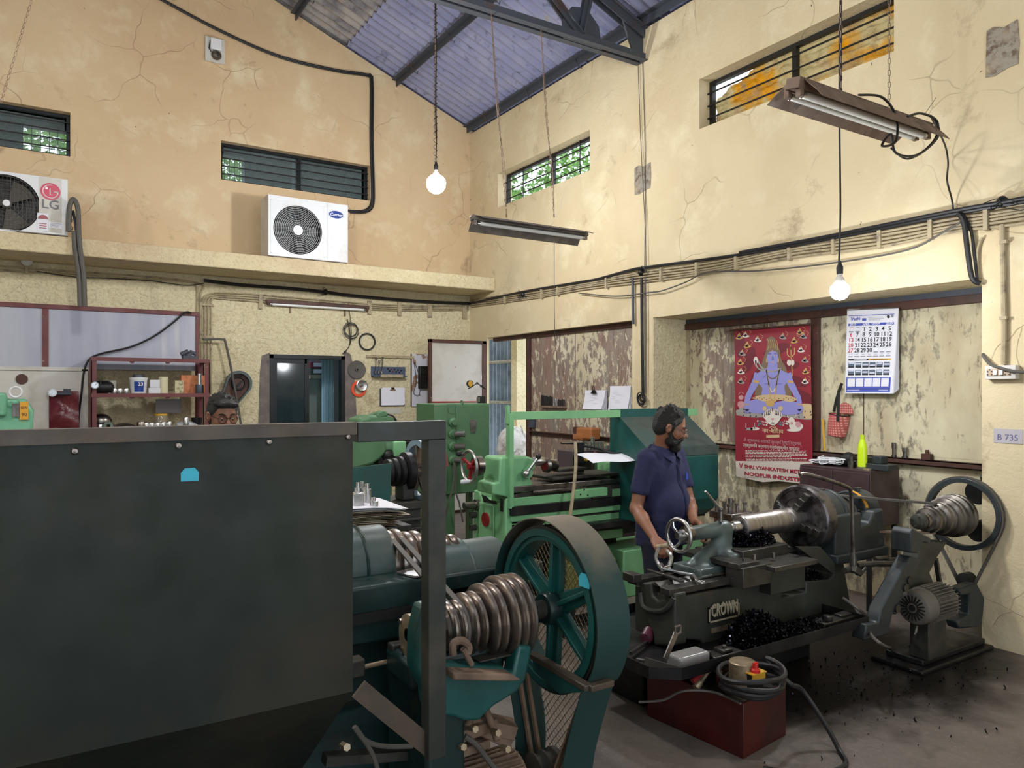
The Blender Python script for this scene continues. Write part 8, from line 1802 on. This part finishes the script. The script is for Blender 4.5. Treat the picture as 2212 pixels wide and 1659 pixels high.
mb.box(c+V((-.03, -.06, .02)), c+V((.03, .0, .07)))
ob('charger_cable', mb, M['white'], label='tangled white charger and cable on the maroon cupboard', cat='charger')
ob('black_cloth', sdf_mb([('e', c+V((.07, -.05, .04)), (.06, .11, .05)), ('e', c+V((.06, -.12, .07)), (.05, .05, .05)), ('e', c+V((.05, .08, .02)), (.05, .1, .025))], .01, .03), M['black'], label='bunched black cloth behind the white charger', cat='cloth')
# things on the angle rail of the bay panels
def onrail(u, x=XP-.035): p = ox(u, 960, x); return V((x, p.y, 1.169))
for u, r, h, lab in ((1931, .018, .115, 'tall grey steel pin standing on the bay rail'), (1955, .022, .08, 'short bright steel sleeve standing on the bay rail')):
 p = onrail(u); ob('steel_part', MB().lathe(p, (0, 0, 1), [(0, r*1.1), (h*.15, r*1.1), (h*.16, r*.8), (h*.6, r*.8), (h*.62, r), (h, r), (h, 0)], 24), M['steel_d'], label=lab, cat='steel part')
p = onrail(2003); ob('iron_nut', MB().box((p.x-.025, p.y-.035, p.z), (p.x+.02, p.y+.035, p.z+.045)).cyl(p+V((0, 0, .045)), p+V((0, 0, .075)), .014, n=8), M['brownfr'], label='rusty nut block on the bay rail near the pillar', cat='nut')
p = onrail(1785); ob('ruler', MB().beam(p+V((-.02, .0, .012)), ox(1777, 905, XP-.03), .02, .004, (1, 0, 0)), M['yellow'], label='thin yellow folding rule leaning by the bay post', cat='rule')
a = ox(2125, 950, XP-.10); ob('door_bolt', MB().box((XR+.25, 2.53, 1.15), (XR+.30, 2.60, 1.60)).box((XR+.15, 2.53, 1.12), (XR+.30, 2.58, 1.17)).cyl((XR+.20, 2.55, 1.10), (XR+.20, 2.62, 1.10), .02), M['grey_m'], label='grey steel door bolt at the pillar end of the bay', cat='bolt', bev=.005)
# dark ribbed rollers on the shaft beyond the big wheel
for k, (v, r, lab) in enumerate(((1062, .085, 'upper black ribbed roller peeping past the pillar edge'), (1145, .075, 'lower black ribbed roller peeping past the pillar edge'))):
 c = ox(2124, v, 5.62); pr = [(0, 0)]+[q for j in range(7) for q in ((.03*j, r), (.03*j+.02, r), (.03*j+.022, r*.92), (.03*j+.028, r*.92))]+[(.21, 0)]
 mb = MB().lathe((c.x-.08, c.y, c.z), (1, 0, 0), pr, 28); mb.box((c.x-.02, c.y-.02, c.z-.03), (5.80, c.y+.02, c.z+.03)); ob('ribbed_roller', mb, M['black_m'], label=lab, cat='roller')
# ochre-brown stain with the wheel's shadow painted in, low on the pillar
ob('rust_and_wheel_shadow', MB().prism([(XR-.003, y, z) for y, z in [(p.y, p.z) for p in [ox(u, v, XR-.003) for u, v in cr([(2133, 1400), (2135, 1300), (2150, 1270), (2185, 1230), (2196, 1180), (2180, 1130), (2160, 1105), (2170, 1130), (2178, 1180), (2165, 1230), (2140, 1180), (2138, 1280), (2150, 1380), (2170, 1398)], 4)]]], (.002, 0, 0)), mat('rust_and_wheel_shadow', '#8a5a38', .9, 0, [('#6b4028', 8, .5, .7), ('#c09c6e', 6, .6, .75)]), label='brown rust stain with painted wheel shadow low on the pillar', cat='stain', kind='stuff') if False else None
# oil and the machines' shade, painted together as one dark floor patch
om = bpy.data.materials.new('oil_and_shade_concrete'); om.use_nodes = True; nt = om.node_tree; B = nt.nodes['Principled BSDF']; co = ncoord(nt, (1, 1, 1), True)
B.inputs[0].default_value = (*lin('#1f1c1b'), 1); B.inputs['Roughness'].default_value = .35
sepx = nt.nodes.new('ShaderNodeTexCoord'); vl = nt.nodes.new('ShaderNodeVectorMath'); vl.operation = 'LENGTH'; mpp = nt.nodes.new('ShaderNodeMapping'); mpp.inputs['Scale'].default_value = (1, 1, 0); nt.links.new(sepx.outputs['Object'], mpp.inputs[0]); mp2 = nt.nodes.new('ShaderNodeMapping'); mp2.inputs['Scale'].default_value = (1/1.5, 1/.95, 0); nt.links.new(mpp.outputs[0], mp2.inputs[0]); nt.links.new(mp2.outputs[0], vl.inputs[0])
ns = nnoise(nt, co, 2.5, 5, .6, .3, .25, .75); m1 = nt.nodes.new('ShaderNodeMath'); m1.operation = 'MULTIPLY_ADD'; nt.links.new(ns, m1.inputs[0]); m1.inputs[1].default_value = .6; nt.links.new(vl.outputs['Value'], m1.inputs[2])
r_ = nt.nodes.new('ShaderNodeMapRange'); r_.inputs[1].default_value = .75; r_.inputs[2].default_value = 1.25; r_.inputs[3].default_value = .85; r_.inputs[4].default_value = 0; nt.links.new(m1.outputs[0], r_.inputs[0]); nt.links.new(r_.outputs[0], B.inputs['Alpha'])
for cx_, cy_, a_, lab in ((4.3, 2.75, 1.0, 'dark floor patch of oil and painted shade under the dark lathe'),):
 ob('oil_shade_patch', MB().poly([(cx_-1.5, cy_-.95, .0015), (cx_+1.5, cy_-.95, .0015), (cx_+1.5, cy_+.95, .0015), (cx_-1.5, cy_+.95, .0015)]), om, label=lab, cat='oil stain', kind='stuff', sm=0)
# ================================================================ people
def head_frame(c, f2, pitch):
 f0 = V((f2[0], f2[1], 0)).normalized(); R = f0.cross(V((0, 0, 1))).normalized(); F = f0*math.cos(pitch)+V((0, 0, -math.sin(pitch))); U = R.cross(F)
 T = lambda x, y, z: V(c)+R*x+F*y+U*z
 return T, np.array([[R.x, F.x, U.x], [R.y, F.y, U.y], [R.z, F.z, U.z]])
def head_prims(T, Rm):
 P = [('e', T(0, -.012, .025), (.075, .096, .092), Rm), ('e', T(0, .028, -.030), (.060, .062, .080), Rm), ('c', T(-.03, .045, -.085), T(.03, .045, -.085), .022, .022), ('c', T(0, .058, -.092), T(0, .066, -.088), .022, .018),
         ('c', T(-.032, .074, .020), T(.032, .074, .020), .012, .012, {'k': .012}), ('c', T(0, .086, .010), T(0, .108, -.030), .008, .0125, {'k': .012}), ('c', T(-.012, .095, -.036), T(.012, .095, -.036), .009, .009, {'k': .008}),
         ('e', T(-.036, .060, -.030), (.020, .020, .022), Rm), ('e', T(.036, .060, -.030), (.020, .020, .022), Rm),
         ('e', T(-.030, .090, .000), (.017, .012, .010), Rm, {'cut': 1, 'k': .008}), ('e', T(.030, .090, .000), (.017, .012, .010), Rm, {'cut': 1, 'k': .008}),
         ('e', T(-.030, .074, .000), (.0145, .0135, .0125), Rm, {'k': .003}), ('e', T(.030, .074, .000), (.0145, .0135, .0125), Rm, {'k': .003}),
         ('c', T(-.020, .086, -.062), T(.020, .086, -.062), .0055, .0055, {'k': .008}), ('c', T(-.017, .085, -.073), T(.017, .085, -.073), .0065, .0065, {'k': .008})]
 for s in (-1, 1): P += [('e', T(s*.078, -.004, -.008), (.009, .019, .031), Rm, {'k': .008}), ('c', T(s*.082, -.012, .014), T(s*.086, -.016, -.010), .006, .006, {'k': .004}), ('e', T(s*.086, .002, -.004), (.006, .008, .013), Rm, {'cut': 1, 'k': .004})]
 return P
def hand_prims(W, D, N, side, curls, spread=0, thumb=.6, sc=1.0):
 """W wrist, D finger direction, N palm-facing normal, side axis towards the thumb"""
 D = V(D).normalized(); N = V(N); N = (N-D*N.dot(D)).normalized(); S = N.cross(D)*side; P = []
 q = lambda d, s, n: W+D*(d*sc)+S*(s*sc)+N*(n*sc)
 for s in (-.026, -.009, .009, .026): P.append(('c', q(.008, s*.7, 0), q(.078, s, 0), .0145*sc, .0115*sc, {'k': .012}))
 for i, (s, L) in enumerate(((.029, (.040, .024, .019)), (.010, (.044, .028, .021)), (-.009, (.041, .026, .020)), (-.027, (.032, .020, .018)))):
  p = q(.080, s, 0); a = 0; r = .0095*sc*(1 if i < 3 else .88)
  for j, l in enumerate(L):
   a += curls[j]*(1+.08*i); d = (D*math.cos(a)+N*math.sin(a)+S*(s*spread)).normalized(); p2 = p+d*(l*sc); P.append(('c', p, p2, r, r*.92, {'k': .004})); p = p2; r *= .93
 p = q(.020, .030, .008); dirs = [(D*.75+S*.75+N*.35), (D*.9+S*.25+N*thumb), (D*.8-S*.1+N*thumb*1.3)]
 for d, l, r in zip(dirs, (.040, .032, .026), (.014, .0115, .010)): d = d.normalized(); p2 = p+d*(l*sc); P.append(('c', p, p2, r*sc, r*.9*sc, {'k': .008})); p = p2
 return P
def glasses(T, parent, m, r=.021, dy=.102):
 g = MB()
 for s in (-1, 1):
  c = T(s*.031, dy-.006, -.004); ax = T(s*.05, 1, 0)-T(0, 0, 0); g.ring(c, ax, r, .0016, 24, 6); g.tube([T(s*.052, dy-.010, 0), T(s*.074, .06, .006), T(s*.083, .0, .012), T(s*.084, -.012, .0)], .0016, 5)
 g.tube([T(-.011, dy-.004, .002), T(0, dy, .006), T(.011, dy-.004, .002)], .0014, 5)
 return ob('spectacles', g, m, parent)
def facial(T, parent, pitchlid=.5):
 e = MB()
 for s in (-1, 1): e.sph(T(s*.030, .0775, -.004), .0108, 14, 0); e.sph(T(s*.030, .0832, -.006), .0062, 12, 1)
 ob('eyes', e, [mat('eye_white', '#a2968a', .2, rvar=0), M['ink']], parent)
 b = MB()
 for s in (-1, 1): b.tube(smooth_path([T(s*.014, .090, .018), T(s*.030, .090, .025), T(s*.048, .078, .020)], 4), [.003]*4+[.0035]*4+[.002], 6)
 ob('eyebrows', b, M['hair'], parent)
# ---- standing man in the navy shirt
def man():
 hc = at(1449, 922, 4.74); T, Rm = head_frame(hc, (.66, -.75), .30)
 ctr = at(1430, 1100, 4.80); t = thing('person', 'bearded man in a navy short-sleeved shirt looking down at the dark lathe', 'person', (ctr.x, ctr.y, 0))
 f = V((.217, -.966, 0)).normalized(); r = V((-.976, -.219, 0)).normalized(); z = lambda k: V((0, 0, k))
 C = lambda a, b, h: V((ctr.x, ctr.y, 0))+r*a+f*b+z(h)     # right, forward, height
 E = np.array([[r.x, f.x, 0], [r.y, f.y, 0], [0, 0, 1]])
 shR, shL = C(.165, .0, 1.275), C(-.165, .0, 1.275)
 elR = at(1374, 1098, 4.66); wrR = at(1416, 1166, 4.36); elL = at(1489, 1085, 4.82); wrL = at(1499, 1126, 4.58)
 neck = C(.0, .0, 1.32)
 sk = [('c', neck, T(0, -.03, -.05), .054, .050), ('c', C(0, 0, 1.24), neck, .07, .055), ('c', shR, shL, .05, .05), ('e', C(0, 0, 1.10), (.15, .095, .20), E), ('e', C(0, .01, .85), (.14, .10, .16), E),
          ('c', shR, elR, .052, .038), ('c', elR, elR+(wrR-elR)*.35, .037, .039), ('c', elR+(wrR-elR)*.3, wrR, .039, .025), ('c', shL, elL, .05, .037), ('c', elL, elL+(wrL-elL)*.35, .036, .038), ('c', elL+(wrL-elL)*.3, wrL, .038, .025)]
 sk += head_prims(T, Rm)
 D = (at(1432, 1190, 4.24)-wrR).normalized(); sk += hand_prims(wrR, D, V((.35, .25, -1)), -1, (.75, .9, .7), thumb=.9)
 D2 = V((.25, -.7, -.55)); sk += hand_prims(wrL, D2, V((-.8, -.1, -.55)), 1, (.45, .5, .4))
 body = ob('body', sdf_mb(sk, .0048, .022), M['skin'], t, sm=80)
 facial(T, t); glasses(T, t, M['steel_d'], .019, .106)
 # hair and beard
 r5 = random.Random(11)
 hp = [('e', T(0, -.022, .036), (.083, .100, .094), Rm), ('e', T(0, -.05, -.01), (.078, .066, .07), Rm), ('e', T(0, .01, .095), (.055, .05, .026), Rm, {'k': .02})]
 for s in (-1, 1): hp += [('c', T(s*.074, .022, .03), T(s*.074, .022, -.02), .010, .008)]
 for _ in range(46):
  a = r5.uniform(0, 2*PI); e = r5.uniform(.25, 1.45); x, y, zz = .084*math.cos(a)*math.cos(e), .100*math.sin(a)*math.cos(e)-.022, .036+.097*math.sin(e)
  if y > .045 and zz < .10: continue
  p = T(x, y, zz); hp.append(('c', p, p+(p-hc).normalized()*.005+V((r5.uniform(-.004, .004), 0, r5.uniform(-.003, .003))), .010, .007, {'k': .006}))
 hp += [('e', T(0, .118, .050), (.056, .060, .066), Rm, {'cut': 1, 'k': .012}), ('e', T(.055, .105, .085), (.035, .045, .03), Rm, {'cut': 1, 'k': .01}), ('e', T(-.055, .105, .085), (.035, .045, .03), Rm, {'cut': 1, 'k': .01}), ('e', T(0, .09, -.07), (.2, .062, .10), Rm, {'cut': 1, 'k': .01})]
 for s in (-1, 1): hp.append(('e', T(s*.095, .012, -.022), (.026, .024, .032), Rm, {'cut': 1, 'k': .006}))
 ob('hair', sdf_mb(hp, .0048, .014), M['hair'], t, sm=80)
 bd = [('c', T(-.068, .010, -.030), T(-.055, .040, -.085), .013, .020), ('c', T(.068, .010, -.030), T(.055, .040, -.085), .013, .020), ('c', T(-.052, .045, -.088), T(0, .072, -.112), .020, .026), ('c', T(.052, .045, -.088), T(0, .072, -.112), .020, .026), ('e', T(0, .066, -.115), (.040, .032, .036), Rm), ('e', T(0, .036, -.080), (.0655, .056, .046), Rm), ('e', T(0, .095, -.066), (.022, .012, .007), Rm, {'cut': 1, 'k': .004}),
          ('c', T(-.036, .080, -.070), T(-.028, .092, -.054), .010, .008), ('c', T(.036, .080, -.070), T(.028, .092, -.054), .010, .008), ('c', T(-.026, .094, -.052), T(.026, .094, -.052), .0078, .0078)]
 ob('beard', sdf_mb(bd, .0045, .012), M['hair'], t, sm=80)
 # shirt
 seR = shR+(elR-shR)*.62; seL = shL+(elL-shL)*.62
 st = [('c', C(.15, .0, 1.268), C(-.15, .0, 1.268), .058, .058), ('e', C(0, .0, 1.14), (.19, .122, .21), E), ('e', C(0, .028, .96), (.175, .150, .20), E), ('b', C(0, .005, .80), (.115, .070, .08), E, .05), ('c', shR, seR, .064, .062, {'k': .02}), ('c', shL, seL, .062, .060, {'k': .02}),
          ('c', C(0, -.01, 1.29), C(0, .0, 1.335), .075, .062, {'k': .02}), ('c', C(0, .01, 1.35), C(0, .03, 1.40), .05, .06, {'cut': 1, 'k': .006}),
          ('c', seR+(elR-shR).normalized()*.058, seR+(elR-shR).normalized()*.10, .055, .06, {'cut': 1, 'k': .003}), ('c', seL+(elL-shL).normalized()*.058, seL+(elL-shL).normalized()*.10, .055, .06, {'cut': 1, 'k': .003})]
 st.append(('b', C(0, 0, .64), (.3, .3, .07), E, .0, {'cut': 1, 'k': .004}))
 sh = ob('shirt', sdf_mb(st, .006, .03), M['navy'], t, sm=80)
 cl = MB()
 for s in (1, -1):
  a = [C(s*.055, -.045, 1.352), C(s*.062, .02, 1.348), C(s*.045, .075, 1.325), C(s*.008, .105, 1.285)]; b = [C(s*.080, -.06, 1.318), C(s*.090, .02, 1.312), C(s*.082, .088, 1.275), C(s*.055, .125, 1.245)]
  A = smooth_path(a, 4); B_ = smooth_path(b, 4); cl.grid(lambda u, v: A[round(u*(len(A)-1))]*(1-v)+B_[round(u*(len(B_)-1))]*v+f*.004*math.sin(v*PI), len(A)-1, 3, th=.004, nrm=f)
 cl.grid(lambda u, v: C(.058*math.cos(PI*u), -.045-.03*math.sin(PI*u), 1.352)*(1-v)+C(.082*math.cos(PI*u), -.06-.035*math.sin(PI*u), 1.318)*v, 10, 2, th=.004, nrm=-f)
 ob('collar', cl, M['navy'], sh)
 pk = MB()
 ob('placket', MB().tube([C(-.004, .118, 1.24), C(-.004, .142, 1.12), C(-.004, .182, 1.0), C(-.004, .182, .92), C(-.004, .150, .80), C(-.004, .135, .72)], .008, 8, flat=.4), M['navy'], sh)
 p = C(-.085, .128, 1.13); ob('pocket_pen', MB().cyl(p, p+V((0, 0, .05)), .005, n=10).cyl(p+V((.012, .004, 0)), p+V((.012, .004, .035)), .005, n=10), mat('blue_pen', '#3757c8', .3), sh)
 # trousers, shoes
 tr = [('e', C(0, .0, .74), (.155, .115, .13), E)]
 for s in (1, -1): tr += [('c', C(s*.085, .0, .72), C(s*.095, .02, .42), .085, .066), ('c', C(s*.095, .02, .42), C(s*.10, -.0, .05), .066, .058)]
 ob('trousers', sdf_mb(tr, .008, .03), M['trouser'], t, sm=80)
 for s in (1, -1): ob('shoe', sdf_mb([('e', C(s*.10, .06, .03), (.045, .125, .032), E), ('e', C(s*.10, -.03, .045), (.04, .05, .045), E)], .006, .02), M['black'], t, sm=80)
man()
# ---- second man, only his head shows above the splash guard
def second():
 hc = at(481, 897, 4.3); T, Rm = head_frame(hc, (.12, -.99), .18)
 t = thing('person', 'man in dark-rimmed spectacles, only his face top showing above the splash guard', 'person', (hc.x, hc.y+.05, 0))
 f = V((.12, -.99, 0)).normalized(); r = V((-.99, -.12, 0)); C = lambda a, b, h: V((hc.x, hc.y+.05, 0))+r*a+f*b+V((0, 0, h)); E = np.array([[r.x, f.x, 0], [r.y, f.y, 0], [0, 0, 1]])
 h0 = hc.z-.33
 sk = [('c', C(0, 0, h0), T(0, -.03, -.05), .056, .052), ('c', C(.16, 0, h0), C(-.16, 0, h0), .05, .05), ('e', C(0, 0, h0-.2), (.15, .095, .22), E)]+head_prims(T, Rm)
 for s in (1, -1): sk += [('c', C(s*.17, 0, h0-.02), C(s*.22, .02, h0-.30), .05, .038), ('c', C(s*.22, .02, h0-.30), C(s*.16, .22, h0-.36), .037, .026)]; sk += hand_prims(C(s*.16, .22, h0-.36), f, V((0, 0, -1)), -s, (.4, .4, .3))
 ob('body', sdf_mb(sk, .0048, .022), M['skin'], t, sm=80); facial(T, t); glasses(T, t, M['black_m'], .023, .106)
 r5 = random.Random(21); hp = [('e', T(0, -.022, .032), (.083, .100, .092), Rm), ('e', T(0, -.05, -.01), (.078, .066, .07), Rm), ('e', T(.01, .050, .080), (.060, .042, .022), Rm), ('c', T(-.05, .07, .072), T(.04, .088, .078), .014, .012)]
 for _ in range(60):
  a = r5.uniform(0, 2*PI); e = r5.uniform(.35, 1.45); x, y, zz = .083*math.cos(a)*math.cos(e), .100*math.sin(a)*math.cos(e)-.022, .032+.093*math.sin(e); p = T(x, y, zz); hp.append(('c', p, p+(p-hc).normalized()*.005, .010, .006, {'k': .006}))
 hp += [('e', T(0, .118, .016), (.058, .046, .045), Rm, {'cut': 1, 'k': .008}), ('e', T(0, .09, -.06), (.2, .062, .10), Rm, {'cut': 1, 'k': .01})]
 for s in (-1, 1): hp.append(('e', T(s*.095, .012, -.022), (.026, .024, .032), Rm, {'cut': 1, 'k': .006}))
 ob('hair', sdf_mb(hp, .0048, .014), M['hair'], t, sm=80)
 ob('shirt', sdf_mb([('c', C(.15, 0, h0), C(-.15, 0, h0), .06, .06), ('e', C(0, 0, h0-.18), (.19, .13, .24), E), ('b', C(0, 0, h0-.42), (.13, .08, .14), E, .04), ('c', C(.17, 0, h0-.02), C(.2, .01, h0-.20), .064, .06), ('c', C(-.17, 0, h0-.02), C(-.2, .01, h0-.20), .064, .06), ('c', C(0, 0, h0), C(0, 0, h0+.06), .07, .062)], .008, .03), mat('grey_work_shirt', '#7f8590', .85, rvar=0), t, sm=80)
 tr = [('e', C(0, 0, .84), (.16, .12, .14), E)]
 for s in (1, -1): tr += [('c', C(s*.085, 0, .80), C(s*.1, .0, .06), .085, .06)]
 ob('trousers', sdf_mb(tr, .010, .03), M['trouser'], t, sm=80)
 for s in (1, -1): ob('shoe', sdf_mb([('e', C(s*.10, .06, .03), (.045, .125, .032), E)], .008, .02), M['black'], t, sm=80)
second()
